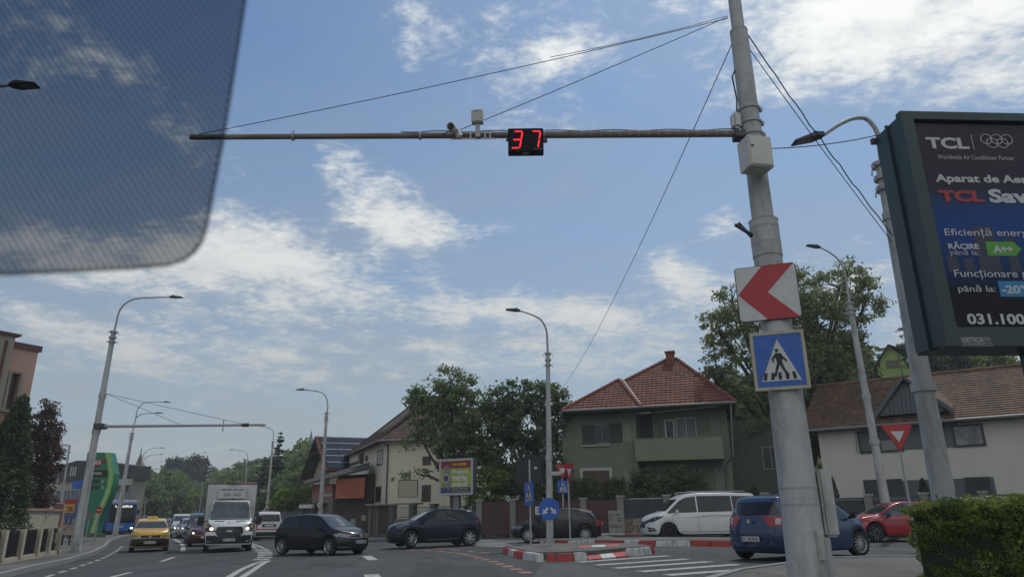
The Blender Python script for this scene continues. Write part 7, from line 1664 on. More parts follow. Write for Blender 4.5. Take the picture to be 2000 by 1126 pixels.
def left_side():
    # peach and cream building at the left edge
    a = AT(26, 678, 38); b = G(75, 687, a.z); f = Frame((a.x, a.y), (b.x, b.y)); gz = GZ(a.x, a.y)-.2; t = f.thing('peach_building', 'peach and cream building cut by the left edge of the picture', 'house'); z1 = a.z
    pk = mat_stained('peach_plaster', (.62, .38, .29), (.54, .34, .26), .7, .4, .9, .06); cr = mat_stained('cream_trim', (.37, .33, .25), (.29, .26, .2), .8, .4); mr = mat('maroon_coping', (.13, .055, .06), .6)
    MB().box(-7, f.len, 0, 9, gz, z1).obj('wall', pk, t); MB().box(-7, f.len+.12, -.12, 9.1, z1, z1+.32).obj('coping', mr, t)
    r1 = f.uz(31, 656, .9)[0]; zc = f.uz(31, 657, .9)[1]; MB().box(-9, r1, -.9, -.003, f.uz(20, 800, .9)[1]-6, zc).obj('cream_bay', cr, t); MB().box(-8.2, r1+.18, -1.1, .3, zc, zc+.13).obj('bay_roof', mr, t); x = f.uz(5, 700, .9); MB().tube([(x[0], -.96, zc-.3), (x[0]-.0, -.96, gz)], .07, 8).obj('downpipe', mat('downpipe_maroon', (.12, .03, .03), .5), t)
    q = f.rect(13, 800, 41, 726, .35); q = (f.uz(16, 760, .35)[0], f.uz(38, 760, .35)[0], f.uz(20, 800, .35)[1], f.uz(30, 728, .35)[1]); w = MB(); w.box(q[0]-.1, q[1]+.1, -.35, 0, q[3], q[3]+.12).box(q[0]-.1, q[0]+.05, -.35, 0, q[2], q[3]).box(q[1]-.05, q[1]+.1, -.35, 0, q[2], q[3]).box(q[0]-.15, q[1]+.2, -.42, 0, q[2]-.12, q[2]); w.obj('window_surround', cr, t); window(t, (q[0]+.05, q[1]-.05, q[2], q[3]), -.05, mat('frame_maroon', (.12, .045, .03), .5), fw=.1)
    # cream garden wall and the low iron fence
    a = AT(21, 1032, 36); b = AT(114, 1028, 42); f = Frame((a.x, a.y), (b.x, b.y)); gz = GZ(a.x, a.y); t = f.thing('garden_wall', 'plain cream garden wall with peach coping behind the low fence', 'wall'); z1 = (f.uz(29, 992)[1]+f.uz(114, 992)[1])/2
    MB().box(-3, f.len, 0, .3, gz-.2, z1-.12).obj('wall', mat_stained('wall_cream', (.40, .37, .28), (.27, .25, .19), 1, .6), t); cp = mat_stained('coping_peach', (.38, .23, .16), (.27, .17, .12), 2, .5); MB().box(-3, f.len+.1, -.08, .38, z1-.12, z1).obj('coping', cp, t); MB().box(f.len, f.len+.3, -.1, .4, gz-.2, z1+.3).obj('end_pillar', cp, t)
    A = AT(-60, 1100, 22.3); B = AT(122, 1067, 34); f = Frame((A.x, A.y), (B.x, B.y)); gz = GZ(A.x, A.y)+.13; z1 = f.uz(120, 1028)[1]; t = f.thing('low_fence', 'low garden fence with cream posts and dark iron panels along the left pavement', 'fence'); po = mat_stained('post_cream', (.42, .37, .27), (.28, .24, .18), 2, .5); ir = mat('iron_panel', (.02, .02, .022), .5)
    MB().box(-1, f.len, 0, .22, gz-.3, gz+.12).obj('plinth', po, t); xs = [f.uz(p, 1050)[0] for p in (-45, -12, 11, 46, 78, 99, 117)]
    for k, x in enumerate(xs):
        MB().box(x-.16, x+.16, -.04, .26, gz+.1, z1-.03).obj('post', po, t)
        if k < len(xs)-1:
            m = MB(); y = x+.2; m.box(x+.16, xs[k+1]-.16, .12, .13, gz+.18, z1-.14)
            while y < xs[k+1]-.18: m.tube([(y, .1, gz+.15), (y, .1, z1-.05)], .012, 5); y += .11
            m.obj('iron_panel', ir, t)
    p = G(104, 1069); p = AT(104, 1050, 32.6); t = thing('utility_box', 'small grey utility box on the low fence', 'utility box', (p.x, p.y, p.z)); MB().box(-.14, .14, -.1, .1, -.2, .22).obj('box', mat('box_grey_olive', (.20, .21, .17), .6), t, bevel=.02); MB().tube([(0, .05, -.2), (0, .05, -.6)], .03, 6).obj('conduit', DSTEEL, t)
    # fuel station pylon
    Y = 52; A = AT(143, 1036, Y); f = Frame((A.x, A.y), (A.x+1, A.y-.05)); gz = GZ(A.x, A.y); t = f.thing('fuel_station_pylon', 'tall curved green fuel station price pylon behind the left lamp post', 'sign'); U = lambda x, y, o=0: f.uz(x, y, o)
    gn = mat('pylon_green', (.02, .19, .11), .4); lg = mat('pylon_light_green', (.22, .52, .09), .35); pw = mat('pylon_white', (.5, .55, .5), .4)
    rc = [(214.5, 883), (219, 902), (222.5, 925), (220, 945), (215, 963), (206, 985), (195, 1008), (187, 1040)]
    lft = [U(150, 1040), U(172, 882.5)]; o = 2.2
    MB().prism([U(*p) for p in ((146, 1042), (187, 1042))]+[U(*p) for p in reversed(rc)]+[U(171, 882.6)], 0, .7).obj('body', gn, t)
    def band(d0, d1, m, y, nm):
        b = MB(); 
        for i in range(len(rc)-1):
            q = [U(rc[i][0]-d0, rc[i][1]), U(rc[i][0]-d1, rc[i][1]), U(rc[i+1][0]-d1-(d1 > 5)*i*.5, rc[i+1][1]), U(rc[i+1][0]-d0, rc[i+1][1])]; b.prism(q, -y, 0)
        b.obj(nm, m, t)
    band(.2, 4.2, lg, .02, 'light_edge'); band(4.6, 6.0, pw, .021, 'white_edge'); band(6.6, 9.5, lg, .02, 'light_edge')
    MB().prism([U(185, 896), U(207, 896), U(204, 902), U(190, 911), U(180, 911)], -.05, 0).obj('logo_shield', mat('logo_red', (.30, .02, .03), .4), t); w0 = U(181, 905); w1 = U(203, 898); text('MOL', pw, 'logo_lettering', t, (w0[0], w1[0]-.1, w0[1]-.05, w1[1]), -.056, .05)
    r = f.rect(166, 931, 210, 917); MB().box(r[0], r[1], -.04, 0, r[2], r[3]).obj('shop_strip', SBK, t); text('FRESH CORNER', SW, 'shop_lettering', t, (r[0]+.1, r[1]-.35, r[2]+.15, r[3]-.13), -.045, .02)
    for y0, y1, s_ in ((943, 935, 'E'), (955, 947, 'D')): r = f.rect(176, y0, 195, y1); MB().box(r[0], r[1], -.03, 0, r[2], r[3]).obj('price_display', mat('price_dark', (.008, .05, .03), .3), t); q = f.rect(198, y0-1, 203, y1+1); text(s_, pw, 'fuel_letter', t, (q[0], q[1], q[2], q[3]), -.01, .02)
    # far buildings behind the station
    A = AT(96, 985, 92); B = AT(246, 985, 88); f = Frame((A.x, A.y), (B.x, B.y)); gz = GZ(A.x, A.y); t = f.thing('mansard_building', 'large block with dark charcoal upper floor and cream balconies behind the fuel pylon', 'building'); W = f.len; z0 = f.uz(170, 938)[1]; z2 = f.uz(150, 899)[1]; dk = mat('charcoal_cladding', (.035, .037, .04), .6, var=.15, vscale=.4)
    MB().box(0, W, 0, 2.5, gz, z0).obj('wall', mat_stained('block_cream', (.36, .33, .26), (.25, .23, .19), .6, .5), t); MB().prism([(0, z0), (W+.4, z0), (W+.2, z0+1.6), (W-5, z2-.2), (W*.3, z2), (W*.18, z2-.3), (0.3, z0+1.8)], -.3, 2.6).obj('upper_floor', dk, t)
    MB().box(W*.55, W+.5, -.6, 0, z0-.7, z0).obj('balcony', mat('balcony_cream', (.40, .38, .32), .8), t)
    for q in ((222, 960, 232, 944), (240, 962, 252, 946), (224, 978, 234, 966), (241, 980, 255, 967)): window(t, f.rect(*q), -.01, WINF, fw=.12)
    for x in (.24, .27, .30): MB().box(W*x, W*x+.14, -.33, -.3, z0+.6, z0+1.7).obj('window', pw, t)
    for q in ((238, 965, 262, 962), (238, 983, 262, 980)): r = f.rect(*q); MB().box(r[0], r[1], -.9, 0, r[2], r[3]).obj('balcony_slab', MATS['balcony_cream'], t)
    A = AT(76, 985, 74); B = AT(160, 985, 72); f = Frame((A.x, A.y), (B.x, B.y)); t = f.thing('metal_shed', 'grey corrugated metal shed left of the fuel pylon', 'shed'); r = f.rect(78, 983, 158, 956); m = MB(); x = r[0]
    while x < r[1]: m.box(x, x+.25, -.06, 0, r[2], r[3]); x += .5
    m.obj('corrugation', mat('shed_grey', (.16, .175, .20), .5), t); MB().box(r[0], r[1], 0, 6, GZ(A.x, A.y)-.2, r[3]).obj('wall', MATS['shed_grey'], t); MB().box(r[0]-.5, r[1], -.5, 0, r[2]-.5, r[2]).obj('lower_roof', SW, t); q = f.rect(144, 949, 160, 944); MB().box(q[0], q[1], -.2, .2, r[3]+.1, r[3]+.9).obj('blue_rooftop_box', mat('blue_box', (.02, .1, .4), .5), t)
    A = AT(122, 1007, 56); f = Frame((A.x, A.y), (A.x+1, A.y+.05)); gz = GZ(A.x, A.y); t = f.thing('advert_board', 'red, yellow and blue advertising board beside the fuel pylon', 'billboard'); r = f.rect(121, 1012, 152, 974)
    MB().box(r[0], r[1], 0, .15, r[2], r[3]).obj('board', mat('ad_blue', (.06, .10, .26), .5, var=.3, vscale=2), t); h = r[3]-r[2]; w = r[1]-r[0]; MB().box(r[0], r[1], -.02, 0, r[2]+h*.75, r[3]).obj('red_band', mat('ad_red', (.35, .02, .03), .5), t); MB().box(r[0]+.05, r[1]-.1, -.022, 0, r[2]+h*.3, r[2]+h*.75).obj('yellow_field', mat('ad_yellow', (.45, .33, .03), .5), t); text('TIR', mat('ad_red', (.35, .02, .03)), 'lettering', t, (r[0]+w*.25, r[1]-w*.2, r[2]+h*.36, r[2]+h*.62), -.026, .06)
    for x in (r[0]+.3, r[1]-.3): MB().box(x-.05, x+.05, .05, .15, gz-.2, r[2]).obj('leg', DSTEEL, t)
    A = AT(114, 1044, 44); f = Frame((A.x, A.y), (A.x+1, A.y-.05)); gz = GZ(A.x, A.y); t = f.thing('notice_board', 'low white board with a diamond outline behind the first lamp post', 'sign'); r = f.rect(114, 1044, 147, 1024); MB().box(r[0], r[1], 0, .06, r[2], r[3]).obj('board', mat('board_offwhite', (.45, .45, .43), .6), t); c = ((r[0]+r[1])/2+.1, (r[2]+r[3])/2); m = MB(); k = .3; D = [(c[0]-k, c[1]), (c[0], c[1]+k*.8), (c[0]+k, c[1]), (c[0], c[1]-k*.8), (c[0]-k, c[1])]
    m.tube([(p[0], -.005, p[1]) for p in D], .02, 4).obj('diamond', SBK, t); MB().box(r[0]+.2, r[0]+.28, .06, .12, gz-.1, r[2]+.1).obj('leg', DSTEEL, t); MB().box(r[1]-.28, r[1]-.2, .06, .12, gz-.1, r[2]+.1).obj('leg', DSTEEL, t)
    def postsign(px, py, rp, pb, Y, nm, label, m, back=False):
        p = AT(*pb, Y); gz = GZ(p.x, p.y); t = thing(nm, label, 'sign', (p.x, p.y, gz)); f = Frame((p.x, p.y), (p.x+1, p.y)); c = f.uz(px, py); r = abs(f.uz(px+rp, py)[0]-c[0]); MB().tube([(0, 0, -.1), (0, 0, c[1]-gz)], .035, 8).obj('post', GALV, t); MB().prism(ring_poly((c[0]*.0, c[1]-gz), r), -.06, -.04).obj('disc', m, t)
        if not back: MB().box(-r*.68, r*.68, -.065, -.06, c[1]-gz-r*.17, c[1]-gz+r*.17).obj('white_bar', SW, t)
    postsign(194.5, 995, 6.3, (187, 1040), 49, 'no_entry_sign', 'round red no-entry sign on the green pylon edge', SR); postsign(175, 1006, 7, (169, 1042), 47, 'round_sign_back', 'round grey sign back between the lamp post and the no-entry sign', mat('sign_back_green_grey', (.16, .2, .17), .6), True)
    street_lamp('small station lamp with flat arm left of the fuel pylon', (116, 1010), 60, (136, 870), [[(136.3, 869), (122, 866.5), (112, 866)]], .11, 'small lamps on the station forecourt'); street_lamp('lower station lamp nearest the purple tree', (99, 1010), 62, (115, 925), [[(115, 924), (108, 924), (103, 924)]], .1, 'small lamps on the station forecourt')
    # spires and boards far away
    p = AT(266, 948, 190); t = thing('church_spire', 'slender brown church spire behind the left row of lamps', 'church', (p.x, p.y, GZ(p.x, p.y))); h0 = p.z-t.location.z; tip = AT(276, 884, 190).z-t.location.z; MB().box(-2.3, 2.3, -2.3, 2.3, -1, h0).obj('tower', mat('tower_cream', (.3, .28, .22), .8), t); MB().lathe([(2.6, h0), (1.6, h0+(tip-h0)*.35), (.1, tip)], 'z', 8).obj('spire', mat('spire_brown', (.13, .09, .07), .8), t); MB().tube([(0, 0, tip-.2), (0, 0, tip+1.2)], .12, 5).obj('finial', DSTEEL, t)
    p = AT(606, 872, 260); t = thing('church_tower', 'grey church tower tip between the trees and the solar roof', 'church', (p.x, p.y, GZ(p.x, p.y))); h0 = AT(606, 861, 260).z-t.location.z; tip = AT(608.5, 840, 260).z-t.location.z; gy = mat('tower_grey', (.12, .14, .16), .8); MB().box(-1.1, 1.1, -1.1, 1.1, -1, h0).obj('tower', gy, t); MB().lathe([(1.2, h0), (.5, h0+(tip-h0)*.4), (.05, tip)], 'z', 8).obj('spire', gy, t)
    for x0, y0, x1, y1, Y, lb in ((338, 989, 350, 978, 150, 'left and lower'), (359, 982, 369, 970, 165, 'right and higher')): f = Frame(tuple(AT(x0, y0, Y)[:2]), tuple(AT(x1, y0, Y)[:2])); r = f.rect(x0, y1, x1, y0); t = f.thing('roadside_billboard', lb+' of two white boards by the hill road', 'billboard'); MB().box(0, f.len, 0, .3, r[2], r[3]).obj('panel', SW, t); MB().box(f.len/2-.2, f.len/2+.2, .05, .3, GZ(f.o.x, f.o.y)-1, r[2]).obj('post', DSTEEL, t)
    for x0, x1, y0, y1, Y, lb in ((433, 514, 953, 938, 130, 'red tiled house roof rising behind the truck box'), (553, 581, 952, 936, 110, 'small orange roofed house behind the spruce'), (500, 522, 985, 958, 105, 'small house with orange roof right of the truck')):
        f = Frame(tuple(AT(x0, y0, Y)[:2]), tuple(AT(x1, y0, Y)[:2])); r = f.rect(x0, y0, x1, y1); W = f.len; gz = GZ(f.o.x, f.o.y); t = f.thing('distant_house', lb, 'house'); tl = mat_tile('tile_far_orange', (.30, .10, .055), (.22, .075, .045), .3); MB().box(0, W, 0, 8, gz-.5, r[2]).obj('wall', mat('far_wall', (.35, .31, .25), .9), t); roof_plane('roof', [(-.5, -.5, r[2]), (W+.5, -.5, r[2]), (W*.85, 4, r[3]), (W*.15, 4, r[3])], tl, t); roof_plane('roof', [(W+.5, 8.5, r[2]), (-.5, 8.5, r[2]), (W*.15, 4, r[3]), (W*.85, 4, r[3])], tl, t)
        for k in (.2, .55): window(t, (W*k, W*k+1.2, r[2]-1.8, r[2]-.5), -.01, WINF)
left_side()

# ------------------------------------------------------------------ trees, shrubs and the hedge
BARK = mat('bark', (.075, .06, .048), .9, var=.4, vscale=6, bump=.5, bscale=12, stretch=(1, 1, .25)); BARKD = mat('bark_dark', (.04, .034, .03), .9, var=.3, vscale=5)
LM = mat_leaf('leaf_mid_green', (.085, .118, .055), (.19, .25, .105)); LD = mat_leaf('leaf_deep_green', (.060, .090, .046), (.135, .185, .080)); LY = mat_leaf('leaf_bright_green', (.09, .14, .03), (.20, .27, .065)); LC = mat_leaf('needle_dark', (.012, .025, .014), (.035, .055, .026), .15)
LP = mat_leaf('leaf_purple', (.07, .045, .042), (.13, .085, .075), .3); LT = mat_leaf('leaf_thuja', (.038, .060, .032), (.09, .125, .055), .2); LW = mat_leaf('leaf_walnut', (.095, .118, .048), (.225, .265, .105))
def ell(px, py, Y, rx, rz, dy=None):
    k = Y/F/.95; c = AT(px, py, Y); return ((c.x, c.y, c.z), (rx*k, (dy if dy else (rx+rz)/2*k), rz*k))
def bp(px, Y): p = AT(px, 1030, Y); return (p.x, p.y, GZ(p.x, p.y))
def trees():
    E = lambda L, Y: [ell(a, b, Y+(c[2] if len(c) > 2 else 0), c[0], c[1]) for a, b, c in L]
    broad_tree('broad_tree', 'tall airy green tree behind the pet shop billboard, leftmost of the pair', 'tree', bp(880, 47), E([(880, 745, (30, 34)), (835, 775, (36, 40)), (905, 770, (38, 40)), (870, 830, (65, 45)), (915, 865, (55, 45)), (965, 860, (40, 60)), (900, 810, (55, 40)), (935, 830, (45, 50)), (820, 850, (32, 26)), (815, 925, (24, 22)), (880, 890, (40, 35)), (940, 900, (45, 45)), (845, 800, (45, 40))], 47), LM, BARK, 11, 350, 48, .22, .12, .2, 90)
    broad_tree('broad_tree', 'dense dark tree beside the central lamp, right of the airy tree', 'tree', bp(1030, 46.5), E([(1000, 775, (42, 34)), (1060, 780, (48, 34)), (970, 810, (30, 40)), (1030, 830, (70, 55)), (1095, 830, (40, 50)), (1000, 890, (60, 50)), (1080, 890, (48, 50)), (1120, 850, (20, 35)), (1040, 935, (80, 30, 1))], 46.5), LD, BARK, 12, 400, 54, .23, .12, .22, 110)
    broad_tree('round_bush', 'bright leaved bush right of the pet shop billboard', 'shrub', bp(965, 44), E([(950, 925, (24, 16)), (985, 930, (28, 12)), (965, 945, (40, 16)), (945, 980, (40, 20))], 44), LY, BARK, 13, 90, 60, .16, .085, .08, 20)
    broad_tree('walnut_tree', 'big walnut tree between the green house and the white house', 'tree', bp(1592, 46.5), E([(1430, 590, (45, 34)), (1405, 650, (42, 42)), (1455, 640, (60, 55)), (1400, 720, (40, 45)), (1470, 730, (75, 60)), (1640, 560, (58, 55)), (1690, 590, (42, 48)), (1540, 600, (80, 70)), (1600, 640, (80, 70)), (1680, 680, (38, 55)), (1560, 720, (90, 70)), (1640, 750, (70, 60)), (1490, 800, (70, 50)), (1465, 855, (48, 42)), (1535, 870, (60, 45)), (1590, 890, (40, 40)), (1580, 820, (70, 45)), (1655, 530, (22, 26)), (1540, 545, (36, 26))], 46.5), LW, BARKD, 14, 760, 54, .28, .14, .38, 160, aspect=.42, droop=.25)
    for i, (px, Y, ht, rd, lb) in enumerate(((532, 96, 840, 2.9, 'tall dark spruce behind the lamp with two triangle signs'), (506, 118, 893, 2.2, 'lower spruce left of the tall one'), (1868, 70, 500, 3.2, 'tall ragged conifer behind the billboard lamp post'), (1752, 76, 690, 2.6, 'dark fir left of the lime green house'), (1866, 74, 655, 2.6, 'dark fir right of the lime green house'), (1940, 76, 660, 3.0, 'dark fir under the billboard'))):
        b = bp(px, Y); top = AT(px, ht, Y).z; conifer('spruce_tree', lb, b, top-b[2], rd, LC, BARKD, 30+i, 30, leaf=.24, dens=1.3, narrow=.8)
    broad_tree('pine_tree', 'dark spreading pine on the hill skyline, left of the pair', 'tree', bp(345, 230), E([(345, 905, (14, 9)), (332, 920, (12, 8)), (358, 915, (14, 12)), (340, 935, (18, 10))], 230), LC, BARKD, 41, 80, 50, 1.0, .55, .5, 20)
    broad_tree('pine_tree', 'dark rounded pine on the hill skyline, right of the pair', 'tree', bp(384, 225), E([(384, 903, (13, 9)), (380, 920, (16, 12)), (393, 925, (12, 14)), (383, 940, (14, 12))], 225), LC, BARKD, 42, 80, 50, 1.0, .55, .5, 20)
    # woods on the far hill: a few grown trees, then copies
    pro = []
    for k, (m, n) in enumerate(((LM, 60), (LD, 60), (LY, 55))):
        R = 3.4; t = broad_tree('hill_tree', 'green tree in the woods on the far hill', 'tree', (0, 0, 0), [((0, 0, 6.2), (R, R, 2.8)), ((1.6, .8, 5), (R*.7, R*.7, 2.2)), ((-1.7, -.5, 4.6), (R*.7, R*.7, 2.4)), ((.3, 0, 8.2), (R*.55, R*.55, 1.9)), ((0, -1, 2.8), (3, 3, 1.8))], m, BARK, 50+k, 120, 42, .55, .36, .22, 20, 'woods on the far hill', .35); pro.append(t)
    rng = random.Random(8); spots = []
    for px, Y, sc in ((285, 120, 1.1), (300, 135, 1.25), (318, 128, 1.1), (335, 140, 1.15), (308, 165, 1.3), (330, 175, 1.35), (352, 180, 1.2), (292, 190, 1.5), (320, 215, 1.6), (352, 225, 1.5), (270, 150, 1.4), (255, 190, 1.6), (345, 160, .9), (362, 205, 1.2), (375, 215, 1.1),
                      (402, 240, 1.7), (415, 215, 1.5), (430, 190, 1.4), (447, 205, 1.7), (462, 180, 1.6), (480, 205, 1.8), (498, 185, 1.7), (515, 210, 1.8), (436, 150, 1.0), (455, 140, 1.0), (420, 170, 1.1), (475, 150, 1.2), (500, 140, 1.3), (527, 160, 1.6), (545, 150, 1.6), (560, 130, 1.5), (578, 140, 1.6), (598, 150, 1.6), (530, 120, 1.1), (566, 105, 1.0), (585, 100, .95), (600, 95, .9), (556, 92, .75), (575, 88, .7), (592, 84, .7), (540, 84, .6), (528, 88, .55), (612, 120, 1.5), (640, 140, 1.6), (680, 150, 1.6), (395, 270, 1.4), (376, 262, 1.3),
                      (1700, 95, 1.0), (1660, 92, 1.2), (1690, 98, 1.2), (1840, 88, .8), (1890, 84, .75), (1925, 82, .7), (1860, 96, 1.0), (1150, 90, .8), (1460, 90, .9), (1530, 92, .9), (1600, 88, 1.0), (2020, 84, .7), (1960, 96, .6)):
        spots.append((px, Y, sc*(.72 if px < 430 else .82) if px < 700 and Y > 101 else sc))
    used = set()
    for i, (px, Y, sc) in enumerate(spots):
        k = 2 if (px > 1800 or i % 7 == 3) else rng.choice((0, 0, 1)); o = pro[k] if k not in used else copy_tree(pro[k]); used.add(k)
        o['label'] = ('mid green', 'deep green', 'bright green')[k]+' tree in the far woods '+('left of the hill road' if px < 400 else 'behind the box truck' if px < 515 else 'around the spruce and solar roof' if px < 700 else 'on the slope above the right-hand houses'); o['group'] = ('mid green', 'deep green', 'bright green')[k]+' trees '+('left of the hill road' if px < 400 else 'behind the truck' if px < 515 else 'by the spruce' if px < 700 else 'on the right slope')
        x, y, z = bp(px, Y); o.location = (x, y, z-.3); o.rotation_euler = (0, 0, rng.uniform(0, 6.28)); o.scale = (sc*rng.uniform(.9, 1.15), sc*rng.uniform(.9, 1.15), sc*rng.uniform(.9, 1.1))
    for k in range(3):
        if k not in used: bpy.data.objects.remove(pro[k])
    # left edge
    b = bp(-6, 33.5); column_shrub('thuja_tree', 'tall dark columnar thuja at the left edge', b, AT(30, 776, 33.5).z-b[2], 1.15, LT, BARKD, 61, 20000, .075, 'tree', None, .75, .22); b2 = bp(-62, 33); column_shrub('thuja_tree', 'thuja cut off by the left edge of the picture', b2, AT(0, 800, 33).z-b2[2], .8, LT, BARKD, 62, 8000, .075, 'tree', None, .5)
    broad_tree('purple_plum_tree', 'narrow purple-leaved tree right of the thuja', 'tree', bp(62, 40), E([(95, 800, (10, 18)), (80, 830, (20, 30)), (100, 845, (14, 32)), (72, 880, (26, 40)), (95, 900, (18, 40)), (65, 940, (28, 36)), (80, 970, (22, 24)), (60, 985, (30, 20))], 40), LP, BARKD, 63, 330, 42, .17, .075, .1, 120, aspect=.6)
    # garden shrubs before the green house
    for i, (px, Y, w, top, lb) in enumerate(((1150, 42.2, 38, 928, 'wide low shrub under the ground floor window of the green house'), (1207, 41.8, 18, 925, 'small round shrub right of the window of the green house'), (1262, 41.6, 24, 905, 'loose upright shrub at the corner below the balcony'), (1340, 41.2, 46, 900, 'largest leafy shrub below the balcony'), (1185, 42, 20, 940, 'low shrub in the middle of the window row'), (1005, 44.5, 42, 905, 'dark shrub filling the gap behind the maroon fence and dark panel'), (1075, 43.8, 44, 900, 'dark shrub behind the central lamp over the maroon fence'))):
        b = bp(px, Y); z1 = AT(px, top, Y).z; r = w*Y/F/.95; h = z1-b[2]; broad_tree('garden_shrub', lb, 'shrub', b, [((b[0], b[1], b[2]+h*.55), (r, .8, h*.38)), ((b[0]-r*.4, b[1], b[2]+h*.72), (r*.5, .6, h*.24)), ((b[0]+r*.35, b[1], b[2]+h*.68), (r*.5, .6, h*.26))], LD, BARKD, 70+i, int(40+w*3), 50, .15, .07, .05, 20)
    for i, (px, py) in enumerate(((1637, 930), (1818, 934), (1480, 945))):
        b = bp(px, 38.6-i*1.3); column_shrub('small_thuja', ('small pointed thuja behind the fence right of the big mast', 'small pointed thuja left of the billboard lamp post base', 'small thuja in the shade beside the green house')[i], b, AT(px, py, 38.6-i*1.3).z-b[2], .45, LT, BARKD, 80+i, 3000, .055, 'shrub', None, .8, .08)
    b = bp(590, 70); broad_tree('round_bush', 'light green bush over the plain grey fence', 'shrub', b, E([(565, 975, (25, 18)), (590, 968, (18, 16)), (548, 985, (25, 14))], 72), LY, BARK, 90, 90, 45, .3, .16, .1, 14)
def hedge():
    x0, x1, y0, y1, z0, z1 = 6.12, 12.8, 9.3, 11.8, .2, 1.42; t = thing('hedge', 'clipped evergreen hedge in the lower right corner', 'hedge', (x0, y0, z0)); rng = np.random.default_rng(5)
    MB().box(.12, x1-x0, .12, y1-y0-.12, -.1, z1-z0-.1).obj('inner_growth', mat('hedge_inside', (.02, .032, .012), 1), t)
    def face(n, f): u = rng.uniform(0, 1, (n, 2)); return f(u)
    L, D, H = x1-x0, y1-y0, z1-z0; wob = lambda a, b: .04*np.sin(a*5+b*3)+.03*np.sin(a*13-b*7)
    P = []
    u = rng.uniform(0, 1, (26000, 2)); P.append(np.stack([u[:, 0]*L, .02+wob(u[:, 0]*L, u[:, 1])+rng.exponential(.05, 26000), u[:, 1]*H], 1))
    u = rng.uniform(0, 1, (16000, 2)); P.append(np.stack([.02+wob(u[:, 0], u[:, 1]*4)*1.4+rng.exponential(.06, 16000)+.10*(1-u[:, 1]), u[:, 0]*D, u[:, 1]*H], 1))
    u = rng.uniform(0, 1, (24000, 2)); P.append(np.stack([u[:, 0]*L, u[:, 1]*D, H-.02+wob(u[:, 0]*L, u[:, 1]*4)-rng.exponential(.03, 24000)], 1))
    sh = rng.uniform(0, 1, (34, 3)); P.append(np.concatenate([np.stack([np.full(8, a*L)+rng.normal(size=8)*.012, np.full(8, b_*D)+rng.normal(size=8)*.012, H+np.linspace(0, .05+.09*c_, 8)], 1) for a, b_, c_ in sh]))
    P = np.concatenate(P); e = np.minimum(P[:, 0], .1); P[:, 2] -= np.where(P[:, 0] < .25, (.25-P[:, 0])*.35*(P[:, 2] > H-.3), 0)
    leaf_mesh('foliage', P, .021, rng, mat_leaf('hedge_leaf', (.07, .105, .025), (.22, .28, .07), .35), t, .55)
    u = rng.uniform(0, 1, (500, 2)); Q = np.stack([u[:, 0]*L, u[:, 1]*D*.6, np.full(500, H+.0)+rng.normal(size=500)*.012], 1); k = rng.uniform(0, 1, (70, 2)); Q2 = np.stack([k[:, 0]*L, np.full(70, -.03), H*.35+k[:, 1]*H*.6], 1)
    leaf_mesh('blossom', np.concatenate([Q, Q2]), .018, rng, mat_leaf('blossom_white', (.30, .32, .22), (.45, .46, .36), .2), t, .9)
    # weed at its foot
    b = G(1800, 1108); rr = np.random.default_rng(6); w = thing('weed', 'scraggly weed at the left foot of the hedge', 'plant', (b.x-.25, b.y-4.2, GZ(b.x, b.y)+.12)); w.location = (x0-.12, y0+.25, .3); pts = []; mb = MB()
    for k in range(16):
        a = rr.uniform(1.8, 4.6); l = rr.uniform(.15, .42); e = Vector((math.cos(a)*l*.6, math.sin(a)*l*.4, l)); mb.tube([(0, 0, 0), e*.5+Vector((0, 0, .05)), e], [.005, .004, .002], 4)
        for q in range(12): pts.append(tuple(e*rr.uniform(.3, 1)+Vector(rr.normal(size=3)*.03)))
    mb.obj('stem', BARKD, w); leaf_mesh('leaves', pts, .025, rr, MATS['hedge_leaf'], w, .5)
trees(); hedge()
def verge():
    rng = np.random.default_rng(9); c = gp((80, 1080), (125, 1068), (150, 1048), (215, 1040), (240, 1038)); P = []
    for _ in range(9000):
        px, py = rng.uniform(118, 205), rng.uniform(1040, 1052); p = G(px, py); P.append((p.x, p.y, GZ(p.x, p.y)+.16+rng.uniform(0, .08)))
    o = leaf_mesh('grass_verge', P, .09, rng, mat_leaf('grass_blade', (.05, .07, .025), (.12, .13, .06)), None, .2); tag(o, 'rough grass strip beyond the left lamp post', 'grass', kind='stuff')
verge()

def haze():
    m = bpy.data.materials.new('haze_air'); m.use_nodes = True; N = m.node_tree.nodes; N.clear(); v = N.new('ShaderNodeVolumePrincipled'); v.inputs['Color'].default_value = (.88, .93, 1, 1); v.inputs['Density'].default_value = .00065; v.inputs['Anisotropy'].default_value = .2
    o = N.new('ShaderNodeOutputMaterial'); m.node_tree.links.new(v.outputs[0], o.inputs['Volume']); tag(MB().box(-960, 960, -320, 1660, -8, 45).obj('haze', m), 'thin pale haze filling the street air', 'haze', kind='stuff')
haze()

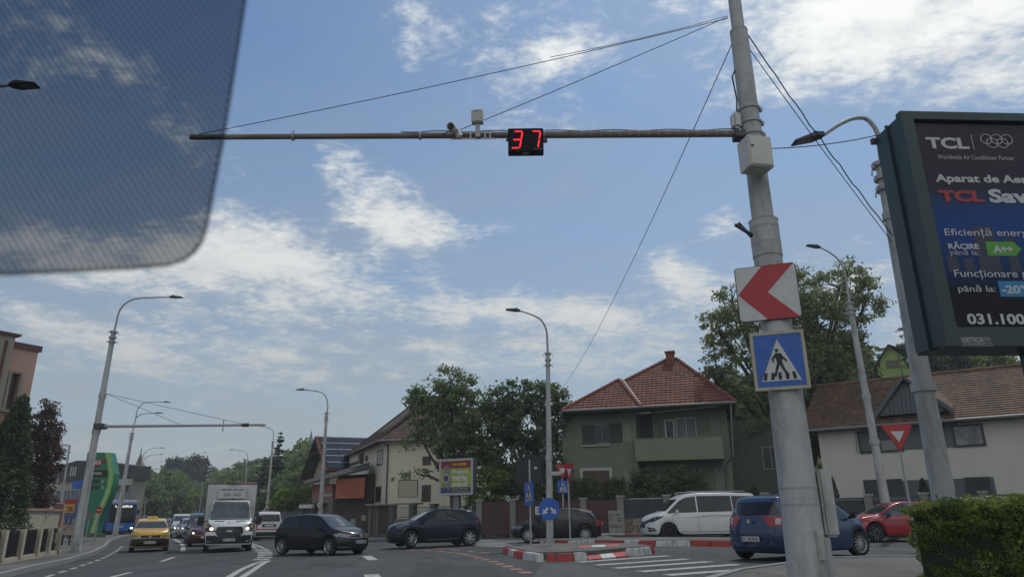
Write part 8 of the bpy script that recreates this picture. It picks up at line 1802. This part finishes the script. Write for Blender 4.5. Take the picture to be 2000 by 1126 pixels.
# ------------------------------------------------------------------ the dotted shade on the car's windscreen, a hand's breadth from the lens
def windscreen_shade():
    m = bpy.data.materials.new('dotted_shade_film'); m.use_nodes = True; N = m.node_tree.nodes; L = m.node_tree.links; N.clear()
    tc = N.new('ShaderNodeTexCoord'); sx = N.new('ShaderNodeSeparateXYZ'); L.new(tc.outputs['Object'], sx.inputs[0])
    def M(op, a, b=None, clamp=False):
        o = N.new('ShaderNodeMath'); o.operation = op; o.use_clamp = clamp
        for i, v in enumerate((a, b)):
            if v is None: continue
            if isinstance(v, (int, float)): o.inputs[i].default_value = v
            else: L.new(v, o.inputs[i])
        return o.outputs[0]
    kx, kz = 2*math.pi/.0056, 2*math.pi/.0076
    c = M('MULTIPLY', M('COSINE', M('MULTIPLY', sx.outputs[0], kx)), M('COSINE', M('MULTIPLY', sx.outputs[2], kz)))
    hole = M('ADD', M('MULTIPLY', c, 1.6), .35, clamp=True)
    t0 = N.new('ShaderNodeBsdfTransparent'); t0.inputs[0].default_value = (.40, .43, .47, 1); t1 = N.new('ShaderNodeBsdfTransparent'); t1.inputs[0].default_value = (.80, .79, .78, 1)
    d = N.new('ShaderNodeBsdfDiffuse'); d.inputs[0].default_value = (.03, .035, .045, 1); m0 = N.new('ShaderNodeMixShader'); m0.inputs[0].default_value = .10; L.new(t0.outputs[0], m0.inputs[1]); L.new(d.outputs[0], m0.inputs[2])
    mx = N.new('ShaderNodeMixShader'); L.new(hole, mx.inputs[0]); L.new(m0.outputs[0], mx.inputs[1]); L.new(t1.outputs[0], mx.inputs[2]); o = N.new('ShaderNodeOutputMaterial'); L.new(mx.outputs[0], o.inputs[0])
    f = Frame((-.3, .5), (.3, .5)); t = f.thing('sun_shade', 'dark dotted see-through sun shade on the windscreen at the upper left', 'sun shade')
    P = [(-90, -90), (494, -90), (478, 0), (458, 130), (436, 265), (414, 380), (403, 440), (394, 468), (380, 490), (358, 507), (325, 517), (250, 523), (120, 530), (0, 535), (-90, 540)]
    Q = [f.uz(*q) for q in P]; MB().prism(Q, 0, .0015).obj('film', m, t)
    hm = bpy.data.materials.new('shade_hem'); hm.use_nodes = True; b2 = hm.node_tree.nodes['Principled BSDF']; b2.inputs['Base Color'].default_value = (.02, .025, .035, 1); b2.inputs['Roughness'].default_value = .8; b2.inputs['Alpha'].default_value = .5
    MB().tube([(q[0], .0007, q[1]) for q in Q], .0014, 8).obj('hem', hm, t)
windscreen_shade()
